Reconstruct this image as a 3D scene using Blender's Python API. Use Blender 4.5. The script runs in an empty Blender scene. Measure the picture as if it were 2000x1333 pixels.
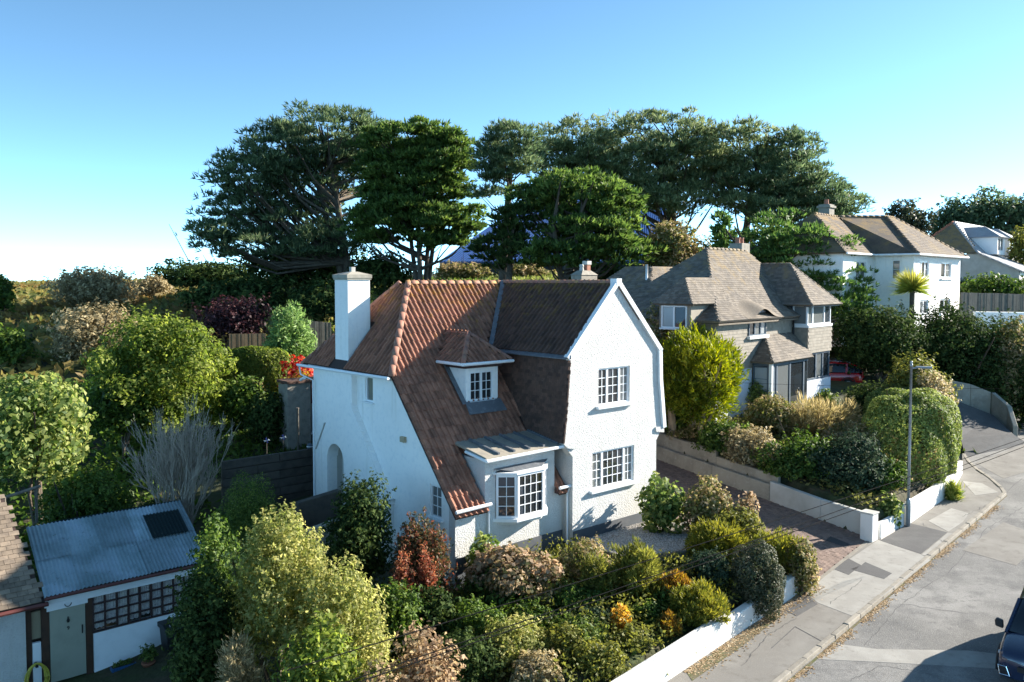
import bpy, math, random
import numpy as np
from mathutils import Vector, Matrix
random.seed(7); RNG = np.random.default_rng(11)
scene = bpy.context.scene
col = scene.collection
R = math.radians
# ------------------------------------------------------------------ camera
CAM_F, CAM_H, CAM_CY = 1618.0, 8.8, 622.0        # focal length and centre row for a 2000 px wide frame, height in metres
PITCH = math.atan(73 / 1618.0)
cam_d = bpy.data.cameras.new('camera'); cam = bpy.data.objects.new('camera', cam_d); col.objects.link(cam)
cam_d.sensor_width = 36; cam_d.sensor_fit = 'HORIZONTAL'; cam_d.lens = CAM_F / 2000 * 36
cam_d.shift_y = -(666.5 - CAM_CY) / 2000
cam_d.clip_start = 0.1; cam_d.clip_end = 40000
cam.location = (0, 0, CAM_H); cam.rotation_euler = (math.pi / 2 - PITCH, 0, 0)
scene.camera = cam
# ------------------------------------------------------------------ light
SUN_AZ, SUN_EL = 68.0, 23.5
world = bpy.data.worlds.new('World'); scene.world = world; world.use_nodes = True
wn = world.node_tree.nodes; wl = world.node_tree.links
sky = wn.new('ShaderNodeTexSky'); sky.sky_type = 'NISHITA'; sky.sun_disc = False
sky.sun_elevation = R(SUN_EL); sky.sun_rotation = R(SUN_AZ); sky.altitude = 0
sky.air_density = 0.25; sky.dust_density = 0.08; sky.ozone_density = 1.2
tint = wn.new('ShaderNodeMix'); tint.data_type = 'RGBA'; tint.blend_type = 'MULTIPLY'; tint.inputs[0].default_value = 1.0; tint.inputs[7].default_value = (.82, 1.06, .91, 1)
wl.new(sky.outputs[0], tint.inputs[6]); wl.new(tint.outputs[2], wn['Background'].inputs[0]); wn['Background'].inputs[1].default_value = 0.145
sun_d = bpy.data.lights.new('sun', 'SUN'); sun_d.energy = 4.0; sun_d.angle = R(0.53); sun_d.color = (1.0, 0.93, 0.82)
sun = bpy.data.objects.new('sun', sun_d); col.objects.link(sun)
sdir = Vector((math.sin(R(SUN_AZ)) * math.cos(R(SUN_EL)), math.cos(R(SUN_AZ)) * math.cos(R(SUN_EL)), math.sin(R(SUN_EL))))
sun.rotation_euler = sdir.to_track_quat('Z', 'Y').to_euler(); sun.location = (60, 30, 40)
vs = scene.view_settings; vs.view_transform = 'Standard'; vs.look = 'None'; vs.gamma = 1; vs.exposure = 1.92; vs.use_curve_mapping = False
scene.cycles.max_bounces = 9; scene.cycles.diffuse_bounces = 6; scene.cycles.transmission_bounces = 8; scene.cycles.transparent_max_bounces = 6; scene.cycles.caustics_reflective = False; scene.cycles.caustics_refractive = False
# ------------------------------------------------------------------ survey helpers (photo pixel + known plane -> metres)
_F = np.array([0, math.cos(PITCH), -math.sin(PITCH)]); _U = np.array([0, math.sin(PITCH), math.cos(PITCH)]); _C = np.array([0, 0, CAM_H])
def ray(x, y): return _F + np.array([1., 0, 0]) * ((x - 1000) / CAM_F) - _U * ((y - CAM_CY) / CAM_F)
def atY(x, y, Y):
    d = ray(x, y); return _C + d * (Y / d[1])
def atz(x, y, z):
    d = ray(x, y); return _C + d * ((z - CAM_H) / d[2])
def onplane(x, y, p0, n):
    d = ray(x, y); return _C + d * (np.dot(np.array(p0) - _C, n) / np.dot(d, n))
# ------------------------------------------------------------------ scene-graph helpers
def tag(o, label=None, cat=None, group=None, kind=None):
    if label: o['label'] = label
    if cat: o['category'] = cat
    if group: o['group'] = group
    if kind: o['kind'] = kind
    return o
def empty(name, loc=(0, 0, 0), rz=0.0, label=None, cat=None, group=None, kind=None):
    o = bpy.data.objects.new(name, None); col.objects.link(o); o.empty_display_size = 0.2
    o.location = loc; o.rotation_euler = (0, 0, rz)
    return tag(o, label, cat, group, kind)
def link(name, me, parent=None, mat=None):
    o = bpy.data.objects.new(name, me); col.objects.link(o)
    if parent is not None: o.parent = parent
    if mat is not None and len(me.materials) == 0: me.materials.append(mat)
    return o
class MB:
    def __init__(s): s.v = []; s.f = []
    def face(s, pts):
        i = len(s.v); s.v += [tuple(map(float, p)) for p in pts]; s.f.append(tuple(range(i, i + len(pts)))); return s
    def extr(s, pts, vec):
        pts = [np.array(p, float) for p in pts]; vec = np.array(vec, float); n = len(pts); i = len(s.v)
        s.v += [tuple(p) for p in pts] + [tuple(p + vec) for p in pts]
        nrm = sum(np.cross(pts[k] - pts[0], pts[k + 1] - pts[0]) for k in range(1, n - 1))
        a, b = tuple(range(i, i + n)), tuple(range(i + n, i + 2 * n))
        if np.dot(nrm, vec) > 0: s.f.append(a[::-1]); s.f.append(b); sd = 1
        else: s.f.append(a); s.f.append(b[::-1]); sd = -1
        for k in range(n):
            q = (a[k], a[(k + 1) % n], b[(k + 1) % n], b[k])
            s.f.append(q if sd > 0 else q[::-1])
        return s
    def box(s, x0, x1, y0, y1, z0, z1):
        return s.extr([(x0, y0, z0), (x1, y0, z0), (x1, y1, z0), (x0, y1, z0)], (0, 0, z1 - z0))
    def obox(s, fr, x0, x1, y0, y1, z0, z1):
        O, ux, uy, uz = [np.array(q, float) for q in fr]
        g = lambda x, y, z: O + ux * x + uy * y + uz * z
        return s.extr([g(x0, y0, z0), g(x1, y0, z0), g(x1, y1, z0), g(x0, y1, z0)], uz * (z1 - z0))
    def tube(s, pts, rad, n=8, caps=True, rads=None):
        pts = [np.array(p, float) for p in pts]; m = len(pts); i0 = len(s.v); prev = None
        for k, p in enumerate(pts):
            t = pts[min(k + 1, m - 1)] - pts[max(k - 1, 0)]; t = t / (np.linalg.norm(t) + 1e-9)
            if prev is None:
                up = np.array([0, 0, 1.]) if abs(t[2]) < .9 else np.array([1., 0, 0]); a = np.cross(t, up)
            else: a = prev - t * np.dot(prev, t)
            a = a / (np.linalg.norm(a) + 1e-9); prev = a; b = np.cross(t, a)
            r = rads[k] if rads is not None else rad
            for q in range(n):
                an = 2 * math.pi * q / n; s.v.append(tuple(p + a * math.cos(an) * r + b * math.sin(an) * r))
        for k in range(m - 1):
            for q in range(n):
                s.f.append((i0 + k * n + q, i0 + (k + 1) * n + q, i0 + (k + 1) * n + (q + 1) % n, i0 + k * n + (q + 1) % n)[::-1])
        if caps:
            s.f.append(tuple(i0 + q for q in range(n))); s.f.append(tuple(i0 + (m - 1) * n + q for q in range(n))[::-1])
        return s
    def lathe(s, c, prof, n=16):
        i0 = len(s.v); c = np.array(c, float)
        for r, z in prof:
            for q in range(n):
                an = 2 * math.pi * q / n; s.v.append((c[0] + r * math.cos(an), c[1] + r * math.sin(an), c[2] + z))
        for k in range(len(prof) - 1):
            for q in range(n): s.f.append((i0 + k * n + q, i0 + k * n + (q + 1) % n, i0 + (k + 1) * n + (q + 1) % n, i0 + (k + 1) * n + q))
        s.f.append(tuple(i0 + q for q in range(n))[::-1]); s.f.append(tuple(i0 + (len(prof) - 1) * n + q for q in range(n)))
        return s
    def mesh(s, name, mat=None, smooth=False):
        me = bpy.data.meshes.new(name); me.from_pydata(s.v, [], s.f); me.update()
        if mat is not None: me.materials.append(mat)
        if smooth: me.polygons.foreach_set('use_smooth', [True] * len(me.polygons))
        return me
    def build(s, name, mat, parent=None, smooth=False):
        return link(name, s.mesh(name, mat, smooth), parent)
def bevel(o, w=0.01, seg=2):
    m = o.modifiers.new('bevel', 'BEVEL'); m.width = w; m.segments = seg; m.limit_method = 'ANGLE'; return o
# ------------------------------------------------------------------ materials
MATS = {}
def mat(name, base, rough=0.7, noise=None, bump=None, spec=0.4, metal=0.0, extra=None, coat=0.0):
    """noise = list of (scale, colour, low, high, detail) layers; bump = list of (scale, strength, distance)"""
    m = bpy.data.materials.new(name); m.use_nodes = True; nt = m.node_tree; N = nt.nodes; L = nt.links
    p = N['Principled BSDF']; p.inputs['Roughness'].default_value = rough; p.inputs['Specular IOR Level'].default_value = spec
    p.inputs['Metallic'].default_value = metal; p.inputs['Coat Weight'].default_value = coat
    p.inputs['Base Color'].default_value = (*base, 1)
    tc = N.new('ShaderNodeTexCoord'); cur = None
    geo = N.new('ShaderNodeNewGeometry')
    for (sc, c, lo, hi, det) in (noise or []):
        n = N.new('ShaderNodeTexNoise'); n.inputs['Scale'].default_value = sc if not isinstance(sc, tuple) else 1; n.inputs['Detail'].default_value = det; n.inputs['Roughness'].default_value = 0.6
        if isinstance(sc, tuple):
            vm = N.new('ShaderNodeVectorMath'); vm.operation = 'MULTIPLY'; vm.inputs[1].default_value = sc; L.new(geo.outputs['Position'], vm.inputs[0]); L.new(vm.outputs[0], n.inputs['Vector']); n.inputs['Scale'].default_value = 1
        else: L.new(geo.outputs['Position'], n.inputs['Vector'])
        r = N.new('ShaderNodeMapRange'); r.inputs[1].default_value = lo; r.inputs[2].default_value = hi; L.new(n.outputs[0], r.inputs[0])
        mx = N.new('ShaderNodeMix'); mx.data_type = 'RGBA'; L.new(r.outputs[0], mx.inputs[0])
        if cur is None: mx.inputs[6].default_value = (*base, 1)
        else: L.new(cur, mx.inputs[6])
        mx.inputs[7].default_value = (*c, 1); cur = mx.outputs[2]
    if cur is not None: L.new(cur, p.inputs['Base Color'])
    prev = None
    for (sc, st, di) in (bump or []):
        n = N.new('ShaderNodeTexNoise'); n.inputs['Scale'].default_value = sc; n.inputs['Detail'].default_value = 3
        L.new(geo.outputs['Position'], n.inputs['Vector'])
        b = N.new('ShaderNodeBump'); b.inputs['Strength'].default_value = st; b.inputs['Distance'].default_value = di
        L.new(n.outputs[0], b.inputs['Height'])
        if prev: L.new(prev, b.inputs['Normal'])
        prev = b.outputs[0]
    if prev: L.new(prev, p.inputs['Normal'])
    MATS[name] = m
    if extra: extra(m, N, L, p, geo, cur)
    return m
def leafmat(name, cols, trans=0.35, rough=0.55, spec=0.22, gain=1.8):
    """leaf colour picked per leaf from the 'tone' attribute (0..1)"""
    m = bpy.data.materials.new(name); m.use_nodes = True; N = m.node_tree.nodes; L = m.node_tree.links
    p = N['Principled BSDF']; p.inputs['Roughness'].default_value = rough; p.inputs['Specular IOR Level'].default_value = spec
    at = N.new('ShaderNodeAttribute'); at.attribute_name = 'tone'
    cr = N.new('ShaderNodeValToRGB'); e = cr.color_ramp.elements; cols = [tuple(min(.75, q * gain) for q in c) for c in cols]
    while len(e) < len(cols): e.new(0.5)
    for k, c in enumerate(cols): e[k].position = k / max(1, len(cols) - 1); e[k].color = (*c, 1)
    L.new(at.outputs['Fac'], cr.inputs[0]); L.new(cr.outputs[0], p.inputs['Base Color'])
    tr = N.new('ShaderNodeBsdfTranslucent'); hs = N.new('ShaderNodeHueSaturation'); hs.inputs['Value'].default_value = 1.5; hs.inputs['Saturation'].default_value = 1.1
    L.new(cr.outputs[0], hs.inputs['Color']); L.new(hs.outputs[0], tr.inputs['Color'])
    mx = N.new('ShaderNodeMixShader'); mx.inputs[0].default_value = min(.6, trans * 1.3)
    L.new(p.outputs[0], mx.inputs[1]); L.new(tr.outputs[0], mx.inputs[2]); L.new(mx.outputs[0], N['Material Output'].inputs['Surface'])
    MATS[name] = m; return m
def attr_color(m, N, L, p, geo, cur, lo=0.8, hi=1.15, name='tone'):
    pass
def pervar(amount, lichen=None, scale=2.0):
    """value change from object to object / face island, plus optional lichen growth high on the roof"""
    def fn(m, N, L, p, geo, cur):
        oi = N.new('ShaderNodeObjectInfo'); ad = N.new('ShaderNodeMath'); ad.operation = 'ADD'
        L.new(oi.outputs['Random'], ad.inputs[0]); L.new(geo.outputs['Random Per Island'], ad.inputs[1])
        fr = N.new('ShaderNodeMath'); fr.operation = 'FRACT'; L.new(ad.outputs[0], fr.inputs[0])
        r = N.new('ShaderNodeMapRange'); r.inputs[3].default_value = 1 - amount; r.inputs[4].default_value = 1 + amount; L.new(fr.outputs[0], r.inputs[0])
        hs = N.new('ShaderNodeHueSaturation'); L.new(r.outputs[0], hs.inputs['Value'])
        if cur is not None: L.new(cur, hs.inputs['Color'])
        else: hs.inputs['Color'].default_value = p.inputs['Base Color'].default_value
        out = hs.outputs[0]
        if lichen:
            c, zlo, zhi = lichen
            sx = N.new('ShaderNodeSeparateXYZ'); L.new(geo.outputs['Position'], sx.inputs[0])
            zr = N.new('ShaderNodeMapRange'); zr.inputs[1].default_value = zlo; zr.inputs[2].default_value = zhi; zr.inputs[3].default_value = -0.16; zr.inputs[4].default_value = 0.16; L.new(sx.outputs[2], zr.inputs[0])
            nz = N.new('ShaderNodeTexNoise'); nz.inputs['Scale'].default_value = scale; nz.inputs['Detail'].default_value = 7; nz.inputs['Roughness'].default_value = 0.7; L.new(geo.outputs['Position'], nz.inputs['Vector'])
            a2 = N.new('ShaderNodeMath'); a2.operation = 'ADD'; L.new(nz.outputs[0], a2.inputs[0]); L.new(zr.outputs[0], a2.inputs[1])
            r2 = N.new('ShaderNodeMapRange'); r2.inputs[1].default_value = 0.52; r2.inputs[2].default_value = 0.72; L.new(a2.outputs[0], r2.inputs[0])
            mx = N.new('ShaderNodeMix'); mx.data_type = 'RGBA'; L.new(r2.outputs[0], mx.inputs[0]); L.new(out, mx.inputs[6]); mx.inputs[7].default_value = (*c, 1); out = mx.outputs[2]
        L.new(out, p.inputs['Base Color'])
    return fn
def glassmat(name, base, rough=0.03):
    m = mat(name, base, rough, spec=0.9); return m
M_RENDER = mat('white_render', (.60, .59, .57), .9, noise=[(1.2, (.53, .52, .495), .5, .75, 5), (22, (.50, .49, .475), .55, .7, 3), ((3.5, 3.5, .3), (.50, .485, .44), .58, .8, 5)], bump=[(20, .8, .032), (45, .7, .016)])
M_SMOOTH = mat('smooth_white_render', (.92, .91, .88), .8, noise=[(.8, (.82, .82, .79), .52, .8, 6), (6, (.82, .83, .82), .5, .7, 4), ((3, 3, .25), (.70, .69, .63), .58, .82, 5)], bump=[(30, .35, .008)])
M_WHITE = mat('white_paint', (.82, .83, .83), .45, noise=[(3, (.74, .75, .74), .55, .8, 4)])
M_UPVC = mat('white_upvc', (.84, .85, .86), .3)
M_GLASS = glassmat('window_glass', (.022, .026, .03))
M_GLASS_B = glassmat('bluish_glass', (.05, .06, .075), .02)  # slightly lighter, bluer glass colour, mixed among panes at random
M_GLASS2 = glassmat('curtained_glass', (.16, .17, .17), .06)
M_GLASS3 = glassmat('pale_room_glass', (.34, .36, .37), .08)
M_TILE = mat('concrete_roof_tile', (.33, .145, .09), .85, noise=[(3, (.22, .10, .065), .4, .65, 5), (14, (.38, .22, .16), .58, .75, 4)], bump=[(60, .3, .006)], extra=pervar(.25, ((.42, .20, .03), 5.6, 9.9), 3.2))
M_TILE_DK = mat('dark_shaded_roof_tile', (.12, .064, .045), .88, noise=[(4, (.08, .046, .036), .4, .65, 5), (26, (.22, .2, .18), .68, .78, 3)], bump=[(60, .3, .006)], extra=pervar(.25, ((.24, .14, .03), 5.8, 10.0), 3.0))  # darkened copy of the tile; the wing's shade is partly in the colour
M_RIDGE = mat('clay_ridge_tile', (.30, .145, .105), .85, noise=[(5, (.34, .20, .13), .5, .7, 5)], bump=[(40, .3, .006)], extra=pervar(.04, ((.42, .24, .06), 7.4, 9.6), 2.5))
M_UNDER = mat('roof_underlay', (.05, .032, .028), .9)
M_LEAD = mat('lead_flashing', (.115, .125, .14), .5, noise=[(6, (.19, .20, .215), .5, .7, 4)], bump=[(9, .25, .02)], spec=.5)
M_FASCIA = mat('brown_fascia', (.055, .03, .028), .6)
M_PLINTH = mat('grey_plinth_paint', (.085, .095, .11), .7, noise=[(2, (.12, .125, .135), .5, .7, 5)], bump=[(30, .3, .008)])
M_CONC = mat('weathered_concrete', (.36, .33, .27), .9, noise=[(1.5, (.25, .23, .19), .45, .7, 6), (7, (.42, .40, .34), .55, .75, 5)], bump=[(25, .4, .012)])
M_CONC_W = mat('painted_concrete', (.52, .51, .47), .88, noise=[(1.1, (.40, .385, .34), .45, .7, 6)], bump=[(25, .3, .01)])
M_WALLW = mat('white_garden_wall', (.74, .73, .70), .88, noise=[(1.3, (.60, .575, .52), .5, .78, 6)], bump=[(13, .6, .02), (40, .4, .01)])
M_GRP = mat('weathered_flat_roof', (.33, .29, .23), .8, noise=[(3, (.22, .20, .17), .45, .7, 6)], bump=[(20, .2, .008)])
M_SLATE = mat('grey_plain_tile', (.175, .145, .115), .88, noise=[(1.2, (.135, .115, .098), .42, .66, 6), (9, (.23, .19, .15), .55, .75, 5), (5, (.30, .29, .26), .70, .76, 4)], bump=[(50, .3, .006)], extra=pervar(.28, ((.27, .19, .09), 6.5, 11.8), 1.6))
M_SLATE_PLAIN = mat('grey_tile_plain', (.19, .155, .12), .9, noise=[(9, (.24, .2, .155), .5, .7, 5)], bump=[(20, .6, .02)])
M_HUNG = mat('hung_tile', (.29, .255, .21), .88, noise=[(2.5, (.26, .23, .19), .42, .66, 6)], bump=[(50, .3, .006)], extra=pervar(.14))
M_ROOF2 = mat('brown_tile_roof', (.15, .115, .085), .9, noise=[(1.5, (.10, .08, .065), .42, .66, 6), (.6, (.19, .14, .08), .5, .7, 5)], bump=[(12, .5, .03)], extra=pervar(.1, ((.27, .17, .06), 9, 15), 1.2))
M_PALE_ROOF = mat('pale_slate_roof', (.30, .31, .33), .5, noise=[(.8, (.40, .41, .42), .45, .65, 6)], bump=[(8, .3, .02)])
M_REDRIDGE = mat('red_clay', (.36, .13, .075), .8, noise=[(6, (.28, .15, .1), .5, .7, 4)])
M_BLUEGREY = mat('blue_grey_joinery', (.085, .115, .15), .5)
M_BLUEPAINT = mat('blue_white_paint', (.62, .66, .74), .7, noise=[(2, (.5, .54, .62), .5, .75, 5)])
M_POT = mat('chimney_pot', (.34, .15, .10), .85, noise=[(6, (.25, .14, .1), .5, .7, 4)])
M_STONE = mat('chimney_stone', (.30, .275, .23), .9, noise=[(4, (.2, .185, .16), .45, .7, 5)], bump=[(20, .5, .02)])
M_ASPH = mat('asphalt', (.165, .16, .152), .93, noise=[(.3, (.27, .26, .245), .45, .62, 8), (1.1, (.115, .112, .11), .5, .68, 8), (38, (.33, .32, .30), .55, .68, 4), (26, (.09, .088, .086), .58, .72, 5), (5, (.15, .145, .14), .56, .7, 8)], bump=[(40, .7, .02)])
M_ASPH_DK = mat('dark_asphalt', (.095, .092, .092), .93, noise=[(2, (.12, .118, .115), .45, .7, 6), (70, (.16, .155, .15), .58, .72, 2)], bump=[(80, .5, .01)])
M_PAVE = mat('pavement_asphalt', (.20, .185, .165), .93, noise=[(.8, (.26, .245, .22), .45, .68, 7), (2.5, (.145, .13, .11), .55, .75, 6), (70, (.28, .265, .245), .58, .72, 2)], bump=[(80, .5, .01)])
M_PAVE_LT = mat('pale_pavement', (.29, .275, .25), .93, noise=[(1.2, (.36, .345, .315), .42, .68, 7), (4, (.225, .21, .19), .55, .75, 6), (70, (.37, .36, .335), .58, .72, 2)], bump=[(80, .4, .008)])
M_KERB = mat('kerb_stone', (.30, .27, .225), .9, noise=[(3, (.21, .19, .16), .45, .7, 6), (30, (.38, .35, .3), .55, .75, 3)], bump=[(30, .5, .012)], extra=pervar(.12))
M_BLOCK = mat('driveway_block', (.22, .155, .125), .9, noise=[(1.2, (.165, .12, .105), .42, .68, 6), (20, (.27, .2, .165), .55, .75, 4)], bump=[(50, .4, .008)], extra=pervar(.2))
M_BLOCKBED = mat('driveway_joint_sand', (.085, .068, .058), .95)
M_DRAIN = mat('iron_cover', (.05, .045, .045), .7, bump=[(30, .5, .01)])
M_GRAVEL_BED = mat('gravel_bed', (.20, .18, .16), .95, noise=[(18, (.36, .34, .31), .45, .6, 3), (40, (.10, .09, .08), .55, .7, 3)], bump=[(30, .9, .03)])
M_GRAVEL = mat('gravel_stone', (.42, .39, .36), .9, extra=pervar(.4))
M_SOIL = mat('garden_ground', (.05, .045, .025), .95, noise=[(.25, (.045, .065, .02), .4, .6, 6), (1.5, (.085, .065, .04), .5, .7, 6), (.05, (.075, .085, .025), .5, .7, 4)], bump=[(4, .8, .1)])
M_LAWN = mat('lawn', (.055, .10, .02), .95, noise=[(1.0, (.085, .13, .03), .42, .66, 6)], bump=[(40, .8, .03)])
M_MOSS = mat('mossy_dirt', (.12, .10, .055), .95, noise=[(3, (.085, .095, .025), .45, .62, 6), (12, (.2, .17, .12), .55, .72, 4)], bump=[(30, .6, .02)])
M_SEA = mat('sea_water', (.05, .10, .16), .25)
M_WOOD = mat('grey_weathered_wood', (.17, .15, .12), .9, noise=[(3, (.115, .10, .085), .45, .7, 6)], bump=[(18, .4, .01)], extra=pervar(.2))
M_WOOD_DK = mat('dark_sleeper_wood', (.10, .085, .07), .9, noise=[(3, (.065, .055, .048), .45, .7, 6)], bump=[(18, .5, .015)], extra=pervar(.2))
M_BROWNWOOD = mat('brown_stained_wood', (.07, .036, .022), .7, noise=[(4, (.045, .026, .018), .45, .7, 5)])
M_BARK = mat('bark', (.12, .095, .07), .95, noise=[(5, (.075, .06, .048), .42, .66, 6)], bump=[(14, .8, .04)])
M_BARK_GREY = mat('grey_twigs', (.38, .32, .26), .95, noise=[(6, (.28, .235, .19), .42, .66, 5)])
M_BARK_PALE = mat('pale_bark', (.36, .29, .20), .95, noise=[(4, (.25, .2, .14), .42, .66, 6)], bump=[(12, .6, .03)])
M_GALV = mat('galvanised_steel', (.30, .34, .37), .45, metal=.5, noise=[(4, (.24, .27, .29), .5, .7, 4)])
M_CABLE = mat('black_cable', (.012, .012, .012), .9, spec=.05)
M_CORR = mat('blue_corrugated_plastic', (.26, .34, .38), .45, noise=[(1.2, (.17, .24, .26), .42, .64, 6), (.7, (.33, .41, .48), .5, .68, 5), (9, (.09, .12, .11), .60, .75, 5)], spec=.5, extra=pervar(.22))
M_TARP = mat('dark_roof_patch', (.018, .03, .032), .85, spec=.1, noise=[(14, (.3, .28, .2), .70, .74, 3)])
M_GUTTER = mat('red_brown_gutter', (.115, .035, .03), .5)
M_DOOR = mat('sage_green_door', (.36, .37, .30), .55, noise=[(2, (.32, .335, .27), .5, .7, 4)])
M_BOARD = mat('white_weatherboard', (.84, .86, .88), .6, noise=[(3, (.76, .78, .8), .5, .75, 5)])
def _clear():
    m = bpy.data.materials.new('clear_pane'); m.use_nodes = True; N = m.node_tree.nodes; L = m.node_tree.links; t = N.new('ShaderNodeBsdfTransparent'); g = N.new('ShaderNodeBsdfGlossy'); g.inputs['Roughness'].default_value = .03; x = N.new('ShaderNodeMixShader'); x.inputs[0].default_value = .12
    L.new(t.outputs[0], x.inputs[1]); L.new(g.outputs[0], x.inputs[2]); L.new(x.outputs[0], N['Material Output'].inputs[0]); MATS['clear_pane'] = m; return m
M_CLEAR = _clear()
M_LACE = mat('lace_curtain', (.72, .69, .68), .9, noise=[(16, (.52, .49, .51), .45, .6, 3), (5, (.8, .77, .74), .5, .7, 3)])
M_IRON = mat('black_ironwork', (.012, .012, .012), .5)
M_BIN = mat('black_bin_plastic', (.018, .02, .022), .5)
M_PAINTMARK = mat('white_letter_paint', (.75, .75, .72), .7)
M_PLANTER = mat('blue_planter', (.025, .10, .24), .45)
M_BRICK = mat('brick_paving', (.24, .10, .06), .9, noise=[(3, (.16, .075, .05), .42, .66, 6)], extra=pervar(.25))
M_TERRA = mat('terracotta', (.30, .12, .07), .85)
M_HOSE = mat('yellow_hose', (.50, .44, .07), .45)
M_SHINGLE = mat('brown_shingle', (.24, .185, .135), .9, noise=[(5, (.16, .125, .095), .42, .66, 5)], bump=[(30, .4, .01)], extra=pervar(.3))
M_BARN = mat('sky_tinted_metal_roof', (.055, .13, .36), .4, noise=[(.15, (.08, .19, .45), .4, .65, 5)], spec=.5)  # sky reflection put into the roof colour as blue
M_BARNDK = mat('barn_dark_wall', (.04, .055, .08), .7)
M_CARB = mat('dark_blue_car_paint', (.012, .022, .055), .25, coat=.8, spec=.5)
M_CARR = mat('red_car_paint', (.34, .006, .008), .25, coat=.8, spec=.5)
M_CARGLASS = mat('car_glass', (.008, .011, .016), .04, spec=.8)
M_TYRE = mat('tyre_rubber', (.015, .015, .015), .85)
M_RIM = mat('alloy_rim', (.4, .41, .42), .3, metal=.9)
M_BLACKPL = mat('black_trim', (.015, .015, .017), .5)
M_CHROME = mat('chrome', (.75, .77, .8), .12, metal=1.0)
M_HEADL = mat('headlamp_glass', (.35, .37, .40), .08, spec=.8)
M_TAIL = mat('tail_lamp_red', (.3, .01, .01), .2)
M_PLATE = mat('white_number_plate', (.75, .78, .8), .4)
M_PLASTICBLUE = mat('blue_garden_ornament', (.06, .08, .32), .5)
M_VENT = mat('beige_vent', (.40, .33, .22), .8)
# ------------------------------------------------------------------ ground levels
RD = np.array([.682, .731]); S_P = 30.7
def zroad(x, y): return -.75 + .04 * (RD[0] * x + RD[1] * y - S_P)
_rn = np.array([-.04 * RD[0], -.04 * RD[1], 1.0])
def rp(px, py, dz=0.0): return onplane(px, py, (13.0, 29.87, zroad(13.0, 29.87) + dz), _rn)
D0, D1 = rp(1590, 1140, .1), rp(1702, 1052, .1); DB = atz(1283, 897, .62)
_dn = np.cross(D1 - D0, DB - D0); _dn = _dn / _dn[2]
def zdrive(x, y): return D0[2] - (_dn[0] * (x - D0[0]) + _dn[1] * (y - D0[1]))
def dp(px, py): return onplane(px, py, D0, _dn)
AZ_H = math.atan(1850 / 1618.0)
HA = np.array([math.sin(AZ_H), math.cos(AZ_H), 0]); HB = np.array([-math.cos(AZ_H), math.sin(AZ_H), 0])
HG = atz(1118, 1063, 0.0)                                   # front-left foot of the gable wing
def hw(a, b, z=0): return HG + HA * a + HB * b + np.array([0, 0, z])
WALL0, WALL1 = rp(1000, 1533, .1), rp(1590, 1140, .1)       # street wall foot line
_wd = (WALL1 - WALL0)[:2]; _wd = _wd / np.linalg.norm(_wd)
LWALL = [rp(1722, 1055, .1), rp(1776, 1024, .1), rp(1858, 966, .1), rp(1880, 925, .1), rp(1875, 880, .1), rp(1858, 838, .1)]
CTRL = []
def cp(x, y, z): CTRL.append((x, y, z))
for x, y, z in [(-13, 19.5, -2.35), (-9.5, 18.5, -2.3), (-10, 22, -2.3), (-17, 25, -1.9), (-20, 18, -2.6), (-5, 16, -1.9), (0, 15.5, -1.7), (2.5, 17, -1.4), (-6, 21, -1.4), (-3, 22, -.9),
                (-12, 27, -1.4), (-9, 28, -.9), (-16, 31, -.3), (-11, 36, 1.4), (-8, 37.5, 1.7), (-13, 42, 2.3), (-5, 40, 2.0), (0, 43, 2.6), (-20, 40, 1.6), (-28, 36, .6),
                (-25, 50, 3.6), (-34, 50, 3.2), (-20, 62, 5.2), (-33, 68, 5.8), (-48, 80, 6.6), (-10, 58, 4.9), (-6, 72, 7.3), (-18, 80, 7.6), (4, 76, 7.9), (18, 78, 8.0), (30, 84, 8.6), (6, 62, 5.6), (14, 62, 5.2),
                (11, 46, 2.4), (18, 44.5, 2.45), (22, 48, 2.6), (15, 52, 3.0), (20, 54, 3.4), (24, 47.5, 2.5), (27, 54, 4.8), (30, 58, 5.4), (36, 62, 5.9), (26, 62, 5.6), (45, 75, 8.5), (50, 95, 10), (30, 105, 10.5), (0, 110, 9.6), (-30, 110, 8.3),
                (-60, 110, 8.0), (-90, 180, 8.2), (-150, 260, 8.0), (0, 220, 9.5), (90, 200, 14), (160, 100, 12), (60, 45, 2.6), (45, 52, 3.2), (30, 20, -.6), (20, 8, -1.6), (60, 10, .2), (0, 0, -2.2), (-40, 20, -2.6), (-80, 40, 0), (-40, 0, -4), (0, -60, -5), (100, -40, -2), (-120, -40, -7), (-160, 100, 3), (200, 20, 4)]: cp(x, y, z)
for a, b, z in [(0, 0, -.02), (4.4, 0, .1), (-4.6, .4, -.5), (-4.6, 9, -.15), (0, 5, -.1), (4.4, 8, .55), (0, 11, .2)]:
    q = hw(a, b); cp(q[0], q[1], z)
for t in (.3, .5, .7, .9):
    q = WALL0 + (WALL1 - WALL0) * t; cp(q[0] - .5, q[1] + .5, q[2] + .55)
for q in LWALL[:4]: cp(q[0] - .6, q[1] + .5, q[2] + .75)
for t, h in ((.15, .85), (.5, 1.0), (.85, 1.25)):
    q = D1 + (DB - D1) * t; cp(q[0] + .5, q[1] + .5, q[2] + h)
for x_, y_, z_ in ((1876, 855, .1), (1858, 815, .7), (1930, 825, .5), (1950, 838, .2), (1890, 795, 1.2), (1840, 775, 1.6)):
    q = atz(x_, y_, z_); cp(q[0], q[1], z_)
for t in (.2, .6): 
    q = D0 + (DB - D1) * t; cp(q[0], q[1], zdrive(q[0], q[1]) - .1)
CT = np.array(CTRL)
def _phi(r2): return r2 * np.log(r2 + 1e-9) * .5
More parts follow.
